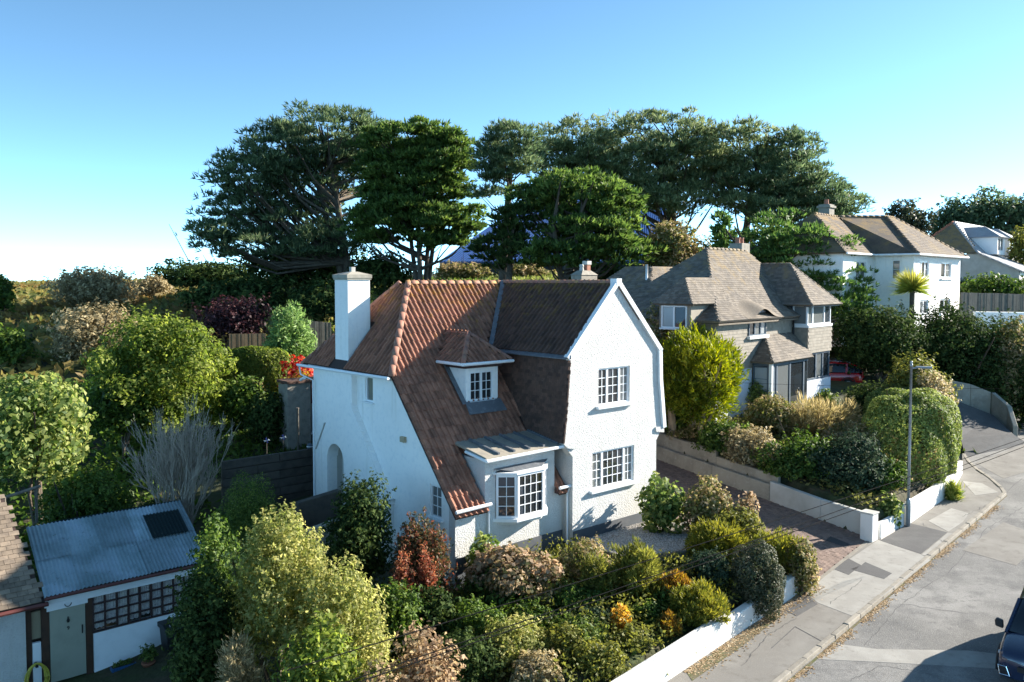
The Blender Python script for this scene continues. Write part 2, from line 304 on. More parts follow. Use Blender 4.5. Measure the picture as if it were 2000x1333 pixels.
def _solve():
    n = len(CT); d = CT[:, None, :2] - CT[None, :, :2]; K = _phi((d ** 2).sum(-1)) + np.eye(n) * 1.5
    P = np.c_[np.ones(n), CT[:, :2]]; A = np.zeros((n + 3, n + 3)); A[:n, :n] = K; A[:n, n:] = P; A[n:, :n] = P.T
    return np.linalg.solve(A, np.r_[CT[:, 2], 0, 0, 0])
_W = _solve()
DRIVE_POLY = [D0[:2], D1[:2], DB[:2], (DB + (DB - D1) * .45)[:2], hw(4.45, 13)[:2], hw(4.45, .2)[:2], hw(5.0, -1.2)[:2]]
def inpoly(poly, x, y):
    x = np.asarray(x, float); y = np.asarray(y, float); c = np.zeros(x.shape, bool); n = len(poly)
    for i in range(n):
        x0, y0 = poly[i]; x1, y1 = poly[(i + 1) % n]
        if y0 == y1: continue
        c ^= ((y0 > y) != (y1 > y)) & (x < (x1 - x0) * (y - y0) / (y1 - y0) + x0)
    return c
KERB = [rp(1180, 1632), rp(1545, 1320), rp(1965, 968)]
STREET_POLY = [WALL0[:2], WALL1[:2], D1[:2]] + [q[:2] for q in LWALL] + [(30.0, 54.0), (120.0, 100.0), (120.0, -30.0), (-30.0, -30.0), tuple((WALL0 - (WALL1 - WALL0) * 3)[:2])]
STREET_POLY = [tuple(map(float, q)) for q in STREET_POLY]; DRIVE_POLY = [tuple(map(float, q)) for q in DRIVE_POLY]
def gz(x, y, clamp=True):
    x = np.atleast_1d(np.asarray(x, float)); y = np.atleast_1d(np.asarray(y, float)); z = np.zeros(x.shape)
    for i in range(0, x.size, 20000):
        sl = slice(i, i + 20000); X = np.c_[x.ravel()[sl], y.ravel()[sl]]
        d2 = ((X[:, None] - CT[None, :, :2]) ** 2).sum(-1)
        z.ravel()[sl] = _phi(d2) @ _W[:-3] + _W[-3] + X @ _W[-2:]
    z = np.clip(z, -12, 16)
    if clamp:
        zr = -.75 + .04 * (RD[0] * x + RD[1] * y - S_P)
        near = inpoly(STREET_POLY, x, y)
        for k in range(6): near = near | inpoly(STREET_POLY, x + .42 * math.cos(k * 1.047), y + .42 * math.sin(k * 1.047))
        z = np.where(near, np.minimum(z, zr - .25), z)
        dr = inpoly(DRIVE_POLY, x, y)
        for k in range(6): dr = dr | inpoly(DRIVE_POLY, x + .42 * math.cos(k * 1.047), y + .42 * math.sin(k * 1.047))
        z = np.where(dr, np.minimum(z, D0[2] - (_dn[0] * (x - D0[0]) + _dn[1] * (y - D0[1])) - .2), z)
    return z
def g1(x, y): return float(gz([x], [y])[0])
def build_terrain():
    n = 260; u = np.linspace(-1, 1, n); k = 5.2
    xs = 2 + np.sinh(u * k) / math.sinh(k) * 700; ys = 34 + np.sinh(u * k) / math.sinh(k) * 700
    X, Y = np.meshgrid(xs, ys); Z = gz(X, Y)
    r = np.hypot(X, Y - 30); Z = np.where(r > 300, Z - (r - 300) * .12, Z)
    co = np.stack([X, Y, Z], -1).reshape(-1, 3); i = np.arange(n * n).reshape(n, n)
    q = np.stack([i[:-1, :-1], i[:-1, 1:], i[1:, 1:], i[1:, :-1]], -1).reshape(-1, 4)
    me = bpy.data.meshes.new('terrain'); me.vertices.add(len(co)); me.vertices.foreach_set('co', co.ravel())
    me.loops.add(q.size); me.loops.foreach_set('vertex_index', q.ravel()); me.polygons.add(len(q)); me.polygons.foreach_set('loop_start', np.arange(0, q.size, 4)); me.polygons.foreach_set('use_smooth', np.ones(len(q), bool))
    me.update(); me.validate(); tag(link('terrain', me, None, M_SOIL), kind='structure')
build_terrain()
sea = MB().box(-30000, 30000, -30000, 30000, -62, -60).build('sea', M_SEA); tag(sea, kind='structure')
# ------------------------------------------------------------------ road, pavement, kerb
def sheet(name, pts, matl, parent=None, depth=.05, kind='structure'):
    o = MB().extr([tuple(p) for p in pts], (0, 0, -depth)).build(name, matl, parent)
    if kind and parent is None: tag(o, kind=kind)
    return o
def roadpt(x, y, dz=0): return np.array([x, y, zroad(x, y) + dz])
road_pts = [roadpt(-30, -30), roadpt(120, -30), roadpt(120, 100), roadpt(30, 54.5), roadpt(*LWALL[-1][:2]) + np.array([-.5, 0, 0]), roadpt(*LWALL[3][:2]), roadpt(*LWALL[0][:2]), roadpt(*WALL0[:2]), roadpt(*(WALL0 - (WALL1 - WALL0) * 3)[:2])]
road = sheet('road', road_pts, M_ASPH, depth=.2)
road_patch = sheet('resurfaced_trench', [rp(*q, dz=.005) for q in [(1597, 1288), (1643, 1259), (1713, 1268), (1892, 1271), (2060, 1290), (2060, 1312), (1707, 1293)]], M_PAVE_LT, road, .004)
for poly in ([(1880, 1075), (1960, 1020), (2040, 1050), (1985, 1105)], [(1905, 905), (2000, 868), (2060, 905), (1960, 935)]):
    sheet('asphalt_patch', [rp(*q, dz=.005) for q in poly], M_PAVE, road, .004)
CURVE = [rp(1965, 968), rp(1958, 957), rp(1938, 940), rp(1912, 922), rp(1893, 905), rp(1884, 890)]
_kd = (KERB[2] - KERB[0]); _kd = _kd / np.linalg.norm(_kd); _kn = np.array([-_kd[1], _kd[0], 0])
pv = [WALL0 - np.array([0, 0, 0])] + [WALL1, D1, LWALL[0], LWALL[1], LWALL[2], LWALL[3]]
pv = [roadpt(q[0], q[1], .1) for q in pv] + [roadpt(q[0], q[1], .1) + np.array([-.1, .05, 0]) for q in CURVE[::-1]] + [roadpt(*(q + _kn * .13)[:2], .1) for q in KERB[::-1]]
pavement = sheet('pavement', pv, M_PAVE, depth=.25)
for nm, poly, mt in [('pale_slab', [(1570, 1157), (1598, 1178), (1671, 1206), (1818, 1094), (1797, 1083), (1715, 1055), (1590, 1139)], M_PAVE_LT),
                     ('asphalt_patch', [(1718, 1056), (1777, 1022), (1850, 1040), (1799, 1082)], M_ASPH_DK),
                     ('pale_slab', [(1813, 1018), (1858, 993), (1893, 1003), (1880, 1020), (1852, 1039)], M_PAVE_LT),
                     ('pale_slab', [(1800, 1084), (1851, 1041), (1868, 1043), (1816, 1086)], M_PAVE_LT),
                     ('pale_slab', [(1880, 940), (1918, 944), (1950, 962), (1905, 968)], M_PAVE_LT),
                     ('asphalt_patch', [(1530, 1190), (1570, 1160), (1597, 1180), (1556, 1204)], M_ASPH_DK)]:
    sheet(nm, [rp(*q, dz=.105) for q in poly], mt, pavement, .005)
for poly in ([(1627, 1111), (1657, 1091), (1682, 1104), (1658, 1123)], [(1682, 1104.5), (1690, 1098), (1742, 1120), (1727, 1131), (1661, 1112)]):
    sheet('asphalt_patch', [rp(*q, dz=.110) for q in poly], M_ASPH_DK, pavement, .004)
for poly in ([(1340, 1312), (1440, 1245), (1520, 1195), (1528, 1201), (1450, 1262), (1352, 1330)],):
    sheet('mossy_strip', [rp(*q, dz=.106) for q in poly], M_MOSS, pavement, .004)
for p0, p1 in [((1553, 1224), (1613, 1257)), ((1507, 1266), (1552, 1225))]:
    q0, q1 = rp(*p0, dz=.1055), rp(*p1, dz=.1055); dd = (q1 - q0) / np.linalg.norm(q1 - q0); nn = np.array([-dd[1], dd[0], 0]) * .012
    sheet('pavement_joint', [q0 - nn, q1 - nn, q1 + nn, q0 + nn], M_ASPH_DK, pavement, .004)
kerb = MB().extr([KERB[0] * 0 + _kn * .02 + (0, 0, -.05), KERB[2] - KERB[0] + _kn * .02 + (0, 0, -.05), KERB[2] - KERB[0] + _kn * .12 + (0, 0, -.05), _kn * .12 + (0, 0, -.05)], (0, 0, .1)).build('kerb', M_KERB); kerb.location = KERB[0]; tag(kerb, kind='structure')
def kerb_run(pts):
    k = 0
    for i in range(len(pts) - 1):
        p, q = np.array(pts[i]), np.array(pts[i + 1]); Ln = np.linalg.norm(q - p); d = (q - p) / Ln; n = np.array([-d[1], d[0], 0]); n /= np.linalg.norm(n); m = max(1, round(Ln / .9))
        for j in range(m):
            k += 1; a0 = p + d * (Ln * j / m + .008) - KERB[0]; l = Ln / m - .016; jit = random.uniform(-.012, .012)
            o = MB().obox((a0, d, n, (0, 0, 1)), 0, l, jit - .02, .13 + jit, -.15, .118 + random.uniform(-.014, .014)).build('kerb_stone', M_KERB, kerb); bevel(o, .018)
kerb_run(KERB); kerb_run(CURVE)
sheet('gutter_dirt', [KERB[0] - _kn * .02 + (0, 0, .004), KERB[2] - _kn * .02 + (0, 0, .004), KERB[2] - _kn * .06 + (0, 0, .004), KERB[1] - _kn * .14 + (0, 0, .004), KERB[0] - _kn * .12 + (0, 0, .004)], M_MOSS, road, .003)
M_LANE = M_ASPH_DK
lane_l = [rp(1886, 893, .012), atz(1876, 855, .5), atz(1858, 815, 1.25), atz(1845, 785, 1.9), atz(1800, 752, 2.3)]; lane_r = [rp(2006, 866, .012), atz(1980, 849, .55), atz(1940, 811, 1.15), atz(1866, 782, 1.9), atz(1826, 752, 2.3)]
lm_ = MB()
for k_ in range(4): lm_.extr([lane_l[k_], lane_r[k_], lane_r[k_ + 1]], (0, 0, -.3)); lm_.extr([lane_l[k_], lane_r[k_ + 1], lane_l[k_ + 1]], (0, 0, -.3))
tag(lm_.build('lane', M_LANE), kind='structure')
def crack(pts, dz, parent, w=.012, n=14):
    m = MB(); P = []
    for (x0, y0), (x1, y1) in zip(pts[:-1], pts[1:]):
        for k in range(n): t = k / n; P.append(rp(x0 + (x1 - x0) * t + random.uniform(-2.2, 2.2), y0 + (y1 - y0) * t + random.uniform(-1.6, 1.6), dz))
    for p, q in zip(P[:-1], P[1:]):
        d = (q - p) / (np.linalg.norm(q - p) + 1e-9); s = np.array([-d[1], d[0], 0]) * w * random.uniform(.4, 1.2); m.face([p - s, q - s, q + s, p + s])
    m.build('crack', M_ASPH_DK, parent)
for pts in ([(1690, 1260), (1760, 1180), (1850, 1120)], [(1850, 1120), (1930, 1030), (2000, 990)], [(1760, 1180), (1900, 1200)], [(1660, 1330), (1720, 1300), (1830, 1320)], [(1930, 1030), (1985, 1070)], [(1940, 990), (2000, 930)]): crack(pts, .003, road)
for pts in ([(1450, 1300), (1500, 1240), (1560, 1205)], [(1620, 1180), (1690, 1130)], [(1840, 1060), (1800, 1020)], [(1880, 1010), (1930, 985)]): crack(pts, .1085, pavement, .008)
# leaf litter and grit along the kerb foot
def quads_mesh(name, C, T, Wd, L, w, tone, matl, parent=None, fold=.0, nrm=None):
    """N rhombus leaves: centre C, axis T (unit), side Wd (unit), length L, width w"""
    N = len(C); L = np.broadcast_to(L, (N,))[:, None]; w = np.broadcast_to(w, (N,))[:, None]
    up = np.cross(T, Wd) * (w * fold)
    V = np.stack([C - T * L * .5, C + Wd * w * .5 - T * L * .08 + up, C + T * L * .5, C - Wd * w * .5 - T * L * .08 + up], 1).reshape(-1, 3)
    me = bpy.data.meshes.new(name); me.vertices.add(4 * N); me.vertices.foreach_set('co', V.astype(np.float32).ravel())
    me.loops.add(4 * N); me.loops.foreach_set('vertex_index', np.arange(4 * N, dtype=np.int32)); me.polygons.add(N); me.polygons.foreach_set('loop_start', np.arange(0, 4 * N, 4, dtype=np.int32))
    me.update(); a = me.attributes.new('tone', 'FLOAT', 'FACE'); a.data.foreach_set('value', np.asarray(tone, np.float32))
    me.materials.append(matl); return link(name, me, parent)
def rdirs(n):
    v = RNG.normal(size=(n, 3)); return v / np.linalg.norm(v, axis=1)[:, None]
def unit(v): return v / (np.linalg.norm(v, axis=1)[:, None] + 1e-9)
ML_LITTER = leafmat('dead_leaf', [(.10, .065, .03), (.20, .14, .08), (.30, .24, .16)], .1)
def litter():
    n = 4200; t = RNG.random(n) * .78 + .16; P = KERB[0] + (KERB[2] - KERB[0]) * t[:, None] - _kn * (.04 + np.abs(RNG.normal(size=n)) * .11)[:, None]
    clump = np.sin(t * 57) + np.sin(t * 131 + 1); k = clump > RNG.uniform(-1.6, .9, n); P = P[k]; m = len(P)
    P[:, 2] = -.75 + .04 * (RD[0] * P[:, 0] + RD[1] * P[:, 1] - S_P) + .012
    T = rdirs(m); T[:, 2] *= .2; T = unit(T); Wd = unit(np.cross(T, np.array([0, 0, 1.])))
    q2 = 1500; s = RNG.random(q2); Pw = WALL0 + (WALL1 - WALL0) * (.45 + .55 * s)[:, None] + np.stack([_wd[1] * np.ones(q2), -_wd[0] * np.ones(q2), np.zeros(q2)], 1) * (np.abs(RNG.normal(size=q2)) * .22 + .02)[:, None]
    Pw[:, 2] = -.75 + .1 + .04 * (RD[0] * Pw[:, 0] + RD[1] * Pw[:, 1] - S_P) + .014
    T2 = rdirs(q2); T2[:, 2] *= .2; T2 = unit(T2); W2 = unit(np.cross(T2, np.array([0, 0, 1.])))
    tag(quads_mesh('leaf_litter', np.r_[P, Pw], np.r_[T, T2], np.r_[Wd, W2], .07, .05, RNG.random(m + q2), ML_LITTER, None, .2), 'dry brown leaves and grit gathered along the kerb and wall foot', 'leaf litter', kind='stuff')
litter()
# ------------------------------------------------------------------ driveway
def dl(q): return np.array([q[0], q[1], zdrive(q[0], q[1])]) - D0
drive = MB().extr([dl(q) - np.array([0, 0, .03]) for q in DRIVE_POLY], (0, 0, -.15)).build('driveway', M_BLOCKBED); drive.location = D0; tag(drive, kind='structure')
def pave_blocks():
    ux = unit((D1 - D0)[None])[0]; uy = np.cross(_dn / np.linalg.norm(_dn), ux); uy /= np.linalg.norm(uy); uz = np.cross(ux, uy)
    poly = [tuple(q) for q in DRIVE_POLY]; bl = []
    for i in range(-40, 110):
        for j in range(-6, 140):
            # herringbone: 2x1 bricks laid in an L on a unit grid
            k = (i - j) % 4
            if k == 0: c = (i + 1.0, j + .5); horiz = True
            elif k == 3: c = (i + .5, j + 1.0); horiz = False
            else: continue
            p = D0 + ux * c[0] * .105 + uy * c[1] * .105 * 1.0
            bl.append((p, horiz))
    P = np.array([b[0] for b in bl]); ok = inpoly(poly, P[:, 0], P[:, 1]); d = np.linalg.norm(P - np.array([D1[0] * .5 + D0[0] * .5, D1[1] * .5 + D0[1] * .5, 0]), axis=1)
    idx = [i for i in np.argsort(d) if ok[i]]
    mh = []
    for w, h in ((.20, .095), (.095, .20)):
        m = MB(); m.obox(((0, 0, 0), ux, uy, uz), -w / 2, w / 2, -h / 2, h / 2, -.05, 0); mh.append(m)
    mesh_h, mesh_v = mh[0].mesh('paving_block_a', M_BLOCK), mh[1].mesh('paving_block_b', M_BLOCK); rest = MB()
    for n, i in enumerate(idx):
        p, hz = bl[i]; loc = p - D0 + uz * random.uniform(-.004, .004)
        if n < 300:
            o = link('paving_block', mesh_h if hz else mesh_v, drive); o.location = loc
        else:
            s = mh[0] if hz else mh[1]; b = len(rest.v); rest.v += [tuple(np.array(v) + loc) for v in s.v]; rest.f += [tuple(b + q for q in f) for f in s.f]
    tag(rest.build('far_paving_blocks', M_BLOCK, drive), kind='stuff')
pave_blocks()
sheet('drain_cover', [dp(*q) + np.array([0, 0, .006]) - D0 for q in [(1613, 1056), (1622, 1048), (1661, 1064), (1652, 1070)]], M_DRAIN, drive, .01)
_dx = unit((D1 - D0)[None])[0]; MB().obox((np.zeros(3), _dx, np.array([-_dx[1], _dx[0], 0]), (0, 0, 1)), .05, np.linalg.norm(D1 - D0) - .1, -.06, .06, -.1, .012).build('threshold_kerb', M_KERB, drive)
# ------------------------------------------------------------------ garden walls
def wall_run(name, pts, heights, thick, matl, label, side=1, cat='garden wall', base=-.5, cope=None):
    """pts: foot points on the open side; one child section per segment, wall body behind them"""
    o = empty(name, pts[0], 0, label, cat)
    for i in range(len(pts) - 1):
        p, q = np.array(pts[i]) - pts[0], np.array(pts[i + 1]) - pts[0]; d = q - p; n = np.array([-d[1], d[0], 0]); n = n / np.linalg.norm(n) * thick * side
        h0, h1 = heights[i]
        a = [p + n * .02, q + n * .02, q + n, p + n]; hh = [h0, h1, h1, h0]
        m = MB(); b = len(m.v); m.v = [tuple(np.array([x[0], x[1], x[2] + base])) for x in a] + [tuple(np.array([x[0], x[1], x[2] + h])) for x, h in zip(a, hh)]
        m.f = [(3, 2, 1, 0), (4, 5, 6, 7), (0, 1, 5, 4), (1, 2, 6, 5), (2, 3, 7, 6), (3, 0, 4, 7)]
        if side < 0: m.f = [f[::-1] for f in m.f]
        s = m.build('wall_section', matl, o); bevel(s, .03)
    return o
Wm = rp(1431, 1246, .1)
wall_run('street_wall', [WALL0, Wm, WALL1], [(.66, .70), (.56, .66)], .26, M_WALLW, 'low white rendered wall along the pavement below the front shrubs')
def pillar(px, py, w, h, label, top=None):
    q = rp(px, py, .1); o = empty('gate_pillar', q, math.atan2(HA[1], HA[0]), label, 'gate pillar', 'white pillars of the wall beside the lamp post')
    bevel(MB().box(-w / 2, w / 2, 0, w, -.3, h).build('shaft', M_WALLW, o), .02); bevel(MB().box(-w / 2 - .03, w / 2 + .03, -.03, w + .03, h, h + .06).build('cap', M_CONC_W, o), .015)
pillar(1709, 1057, .46, .98, 'nearer white gate pillar at the driveway entrance with grey cap')
pillar(1763, 1029, .30, .80, 'slimmer white wall pillar just left of the lamp post')
wall_run('garden_wall', [rp(1720, 1051, .1), rp(1757, 1030, .1)], [(.52, .52)], .2, M_WALLW, 'short white wall between two pillars under a yellow-green plant')
wall_run('boundary_wall', [rp(1778, 1023, .1), rp(1826, 988, .1), rp(1858, 966, .1), rp(1880, 925, .1)], [(.80, .72), (.72, .72), (.72, .6)], .24, M_WALLW, 'white rendered wall under the clipped hedge right of the lamp')
# retaining walls along the drive
def ret(t): q = D1 + (DB - D1) * t; return np.array([q[0], q[1], zdrive(q[0], q[1])])
wall_run('retaining_wall', [ret(0.02), ret(.2), ret(.42)], [(.86, .78), (.78, .80)], .22, M_CONC_W, 'pale painted retaining wall on the driveway beside the gate pillar', -1)
wall_run('retaining_wall', [ret(.421), ret(.7), ret(1.0), ret(1.25)], [(.66, .62), (.62, .60), (.60, .6)], .22, M_CONC, 'weathered concrete retaining wall along the upper driveway', -1)
def back(q, k=.3): 
    n = np.array([(DB - D1)[1], -(DB - D1)[0], 0]); n /= np.linalg.norm(n); return q + n * k
wall_run('upper_retaining_wall', [back(ret(.40)) + np.array([0, 0, .6]), back(ret(.70)) + np.array([0, 0, .58])], [(.42, .38)], .2, M_CONC, 'middle step of grey retaining wall below the dark hedge', -1)
wall_run('upper_retaining_wall', [back(ret(.701)) + np.array([0, 0, .58]), back(ret(1.2)) + np.array([0, 0, .58])], [(.62, .5)], .2, M_CONC, 'top step of retaining wall beside the white gable corner', -1)
wall_run('lane_wall', [atz(1978, 847, .5), atz(1965, 827, .8), atz(1935, 807, 1.15), atz(1895, 791, 1.6), atz(1852, 779, 1.95)], [(.4, 1.0), (1.0, 1.2), (1.2, 1.2), (1.2, 1.1)], .25, M_CONC, 'curved grey wall beside the shaded lane at the right', -1)
# gravel bed in front of the gable
gb = [hw(.05, -.05), hw(4.3, -.05), hw(4.9, -1.7), hw(2.7, -3.3), hw(.2, -2.2)]
GO = hw(2, -1)
def gbz(q): return np.array([q[0], q[1], .07]) - np.array([GO[0], GO[1], 0])
gravel = MB().extr([gbz(q) for q in gb], (0, 0, -.25)).build('gravel_bed', M_GRAVEL_BED); gravel.location = (GO[0], GO[1], 0); tag(gravel, kind='structure')
def gravel_stones():
    n = 9000; u, v = RNG.random(n) * 5 , -RNG.random(n) * 3.4; P = HG + np.outer(u, HA) + np.outer(v, HB)
    ok = inpoly([tuple(q[:2]) for q in gb], P[:, 0], P[:, 1]); P = P[ok]; m = len(P); s = (RNG.random(m) * .018 + .014)[:, None, None]
    base = np.array([[1, 0, 0], [0, 1, 0], [-1, 0, 0], [0, -1, 0], [0, 0, .8]], float); an = RNG.random(m) * 6.28
    rot = np.stack([np.stack([np.cos(an), -np.sin(an), 0 * an], 1), np.stack([np.sin(an), np.cos(an), 0 * an], 1), np.stack([0 * an, 0 * an, 1 + 0 * an], 1)], 1)
    V = np.einsum('nij,kj->nki', rot, base) * s; V += (P - np.array([GO[0], GO[1], 0]))[:, None]; V[:, :, 2] += .07
    f = np.array([[0, 1, 4], [1, 2, 4], [2, 3, 4], [3, 0, 4]]); F = (f[None] + 5 * np.arange(m)[:, None, None]).reshape(-1, 3)
    me = bpy.data.meshes.new('gravel'); me.from_pydata(V.reshape(-1, 3).tolist(), [], F.tolist()); tag(link('gravel', me, gravel, M_GRAVEL), kind='stuff')
gravel_stones()
# ------------------------------------------------------------------ building helpers (all in the local frame of the parent)
def bands(prof, holes, brk, mapf, depthvec, m=None):
    """wall with openings: prof(z)->(x0,x1); holes (x0,x1,z0,z1); mapf(x,z)->3D; extruded by depthvec"""
    m = m or MB(); zs = sorted(set(list(brk) + [h[2] for h in holes] + [h[3] for h in holes])); zs = [z for z in zs if brk[0] <= z <= brk[-1]]
    for z0, z1 in zip(zs[:-1], zs[1:]):
        if z1 - z0 < 1e-4: continue
        l0, r0 = prof(z0 + 1e-6); l1, r1 = prof(z1 - 1e-6)
        hs = sorted([h for h in holes if h[2] <= z0 + 1e-5 and h[3] >= z1 - 1e-5]); segs = []; cl0, cl1 = l0, l1
        for h in hs: segs.append((cl0, cl1, h[0], h[0])); cl0 = cl1 = h[1]
        segs.append((cl0, cl1, r0, r1))
        for a0, a1, b0, b1 in segs: m.extr([mapf(a0, z0), mapf(b0, z0), mapf(b1, z1), mapf(a1, z1)], depthvec)
    return m
def window(parent, O, ux, n, w, h, lights, frame=M_UPVC, glass=M_GLASS, sill=None, name='window', bars=.022, fw=.055, uz=(0, 0, 1), deep=.07, sillmat=None):
    """O bottom-left corner on the glass plane, ux along, n outward. lights: list of (width fraction, cols, rows[, glass])"""
    O = np.array(O, float); ux = np.array(ux, float); n = np.array(n, float); uz = np.array(uz, float); fr = (O, ux, n, uz); m = MB()
    m.obox(fr, 0, w, -.02, deep - .02, 0, fw); m.obox(fr, 0, w, -.02, deep - .02, h - fw, h)
    tot = sum(l[0] for l in lights); x = 0; edges = [0]
    for l in lights: x += l[0] / tot * w; edges.append(x)
    for k, e in enumerate(edges):
        x0, x1 = (0, fw) if k == 0 else ((w - fw, w) if k == len(lights) else (e - fw * .75, e + fw * .75)); m.obox(fr, x0, x1, -.018, deep - .022, fw - .002, h - fw + .002)
    cells = []
    for k, l in enumerate(lights):
        a = edges[k] + (fw if k == 0 else fw * .75); b = edges[k + 1] - (fw if k == len(lights) - 1 else fw * .75); c, r = l[1], l[2]; z0, z1 = fw, h - fw
        for i in range(1, c): xx = a + (b - a) * i / c; m.obox(fr, xx - bars / 2, xx + bars / 2, 0, .024, z0, z1)
        for j in range(1, r): zz = z0 + (z1 - z0) * j / r; m.obox(fr, a, b, .001, .026, zz - bars / 2, zz + bars / 2)
        for i in range(c):
            for j in range(r):
                cells.append((a + (b - a) * i / c + bars * .4, a + (b - a) * (i + 1) / c - bars * .4, z0 + (z1 - z0) * j / r + bars * .4, z0 + (z1 - z0) * (j + 1) / r - bars * .4, l[3] if len(l) > 3 else glass))
    wo = m.build(name, frame, parent)
    for (a, b, z0, z1, g) in cells:
        t = random.uniform(-.0012, .0012)
        g = random.choice([M_GLASS, M_GLASS, M_GLASS_B]) if g is M_GLASS else g
        q = MB(); q.extr([O + ux * a + uz * z0 + n * (.004 + t), O + ux * b + uz * z0 + n * (.004 - t), O + ux * b + uz * z1 + n * (.004 - t * .5), O + ux * a + uz * z1 + n * (.004 + t)], -n * .012); q.build('pane', g, wo)
    if sill:
        s = MB().obox(fr, -sill[0], w + sill[0], -.03, sill[1], -sill[2], -.003); bevel(s.build('sill', sillmat or M_WHITE, wo), .012)
    return wo
def pan_tile_section(w):
    """interlocking roll tile cross-section (across, height)"""
    return [(-w * .5, .0), (-w * .24, .0), (-w * .15, .045), (w * .0, .062), (w * .15, .055), (w * .28, .0), (w * .53, .0)]
def tile_mesh(u, v, n, w, l, matl, name='roof_tile', flat=False, lift=.028):
    """tile lying on slope: u across, v up the slope, n normal; origin at its lower middle"""
    u, v, n = [np.array(q, float) for q in (u, v, n)]; m = MB()
    if flat: sec = [(-w * .485, .012), (w * .485, .012)]
    else: sec = pan_tile_section(w)
    for k in range(len(sec)):
        a, h = sec[k]; m.v.append(tuple(u * a + n * (h + lift) + v * 0)); m.v.append(tuple(u * a + n * (h + .004) + v * (l * 1.08)))
    for k in range(len(sec) - 1): i = 2 * k; m.f.append((i, i + 2, i + 3, i + 1))
    b = len(m.v)
    for k in range(len(sec)): m.v.append(tuple(u * sec[k][0] + n * (sec[k][1] * .6 - .006)))
    for k in range(len(sec) - 1): m.f.append((b + k, b + k + 1, 2 * k + 2, 2 * k))
    if flat:
        c = len(m.v)
        for k in (0, 1): m.v.append(tuple(u * sec[k][0] + v * l * 1.08 - n * .006))
        m.f.append((b, 0, 1, c)); m.f.append((b + 1, c + 1, 3, 2))
    if np.dot(np.cross(u, v), n) < 0: m.f = [f[::-1] for f in m.f]
    return m
def tile_slope(O, u, v, poly, w, l, stagger=False, skip=None):
    """positions of tiles (local 3D of lower-middle) whose centre lies inside poly (u,v metres)"""
    us = [p[0] for p in poly]; vs_ = [p[1] for p in poly]; out = []; r = 0; y = min(vs_)
    while y < max(vs_) - .02:
        x = min(us) + (w * .5 if not (stagger and r % 2) else w)
        while x < max(us) + w * .5:
            if inpoly(poly, np.array([x]), np.array([y + l * .5]))[0] and not (skip and skip(x, y + l * .5)): out.append((np.array(O) + np.array(u) * x + np.array(v) * y, x, y))
            x += w
        y += l; r += 1
    return out
def join_tiles(name, items, parent, matl):
    """items: list of (MB tile, [positions])"""
    m = MB()
    for t, pos in items:
        tv = np.array(t.v)
        for p in pos:
            b = len(m.v); m.v += [tuple(q) for q in tv + p]; m.f += [tuple(b + k for k in f) for f in t.f]
    return tag(m.build(name, matl, parent), kind='stuff')
def ridge_run(p, q, parent, matl, r=.13, l=.42, name='ridge_tile', up=(0, 0, 1)):
    p, q = np.array(p, float), np.array(q, float); L = np.linalg.norm(q - p); d = (q - p) / L; n = max(1, round(L / l)); side = np.cross(d, up); side /= np.linalg.norm(side); top = np.cross(side, d)
    for k in range(n):
        a = p + d * (L * k / n - .003); b = p + d * (L * (k + 1) / n + .003); m = MB(); i = 0; S = 7
        for e, rr in ((a, r * 1.0), (b, r * .985)):
            for j in range(S): an = math.pi * j / (S - 1); m.v.append(tuple(e + side * math.cos(an) * rr + top * (math.sin(an) * rr - r * .35)))
        for j in range(S - 1): m.f.append((j, j + 1, S + j + 1, S + j))
        m.f.append(tuple(range(S))[::-1]); m.f.append(tuple(range(S, 2 * S))); m.build(name, matl, parent, True)
def gutter(parent, p, q, matl=M_UPVC, r=.055, name='gutter'):
    return MB().tube([p, q], r, 8).build(name, matl, parent)
def pipe(parent, pts, matl=M_UPVC, r=.035, name='downpipe'):
    return MB().tube(pts, r, 8).build(name, matl, parent, True)
# ------------------------------------------------------------------ the white gabled house
H = empty('white_gabled_house', tuple(HG), math.atan2(HA[1], HA[0]), 'large white rendered house with brown tiled catslide roof and tall white chimney', 'house')
RB, RZ, SL = 6.16, 8.72, (8.72 - 2.0) / (6.16 - .4)         # ridge position and main slope
def zmain(b): return 2.0 + SL * (b - .4)
SH_L, SH_R, FL_L, FL_R, AP = (-.15, 6.37), (4.37, 6.35), (-.42, 3.45), (4.69, 3.4), (2.15, 8.72)
def gprof(z):
    if z < 3.4: return (0, 4.36)
    if z < 6.36:
        t = (z - 3.42) / (6.36 - 3.42); return (FL_L[0] * (1 - t) ** 1.4 + SH_L[0] * (1 - (1 - t) ** 1.4), FL_R[0] * (1 - t) ** 1.4 + SH_R[0] * (1 - (1 - t) ** 1.4))
    t = (z - 6.36) / (AP[1] - 6.36); return (SH_L[0] + (AP[0] - SH_L[0]) * t, SH_R[0] + (AP[0] - SH_R[0]) * t)
HU, HL_ = (1.24, 2.86, 4.52, 5.80), (.96, 3.12, 1.66, 2.94)
bands(gprof, [HU, HL_], [-.8, 3.4001, 4.1, 4.8, 5.6, 6.36, AP[1] - .02], lambda x, z: (x, 0, z), (0, .3, 0)).build('gable_wall', M_RENDER, H)
# wing side walls, rear walls
wl_ = MB(); wl_.box(.005, .3, .3, 3.0, -.8, 3.4); wl_.box(4.06, 4.355, .3, 9.2, -.8, 6.3); wl_.box(-4.3, 4.06, 8.95, 9.25, -.8, 5.5); wl_.build('side_wall', M_RENDER, H)
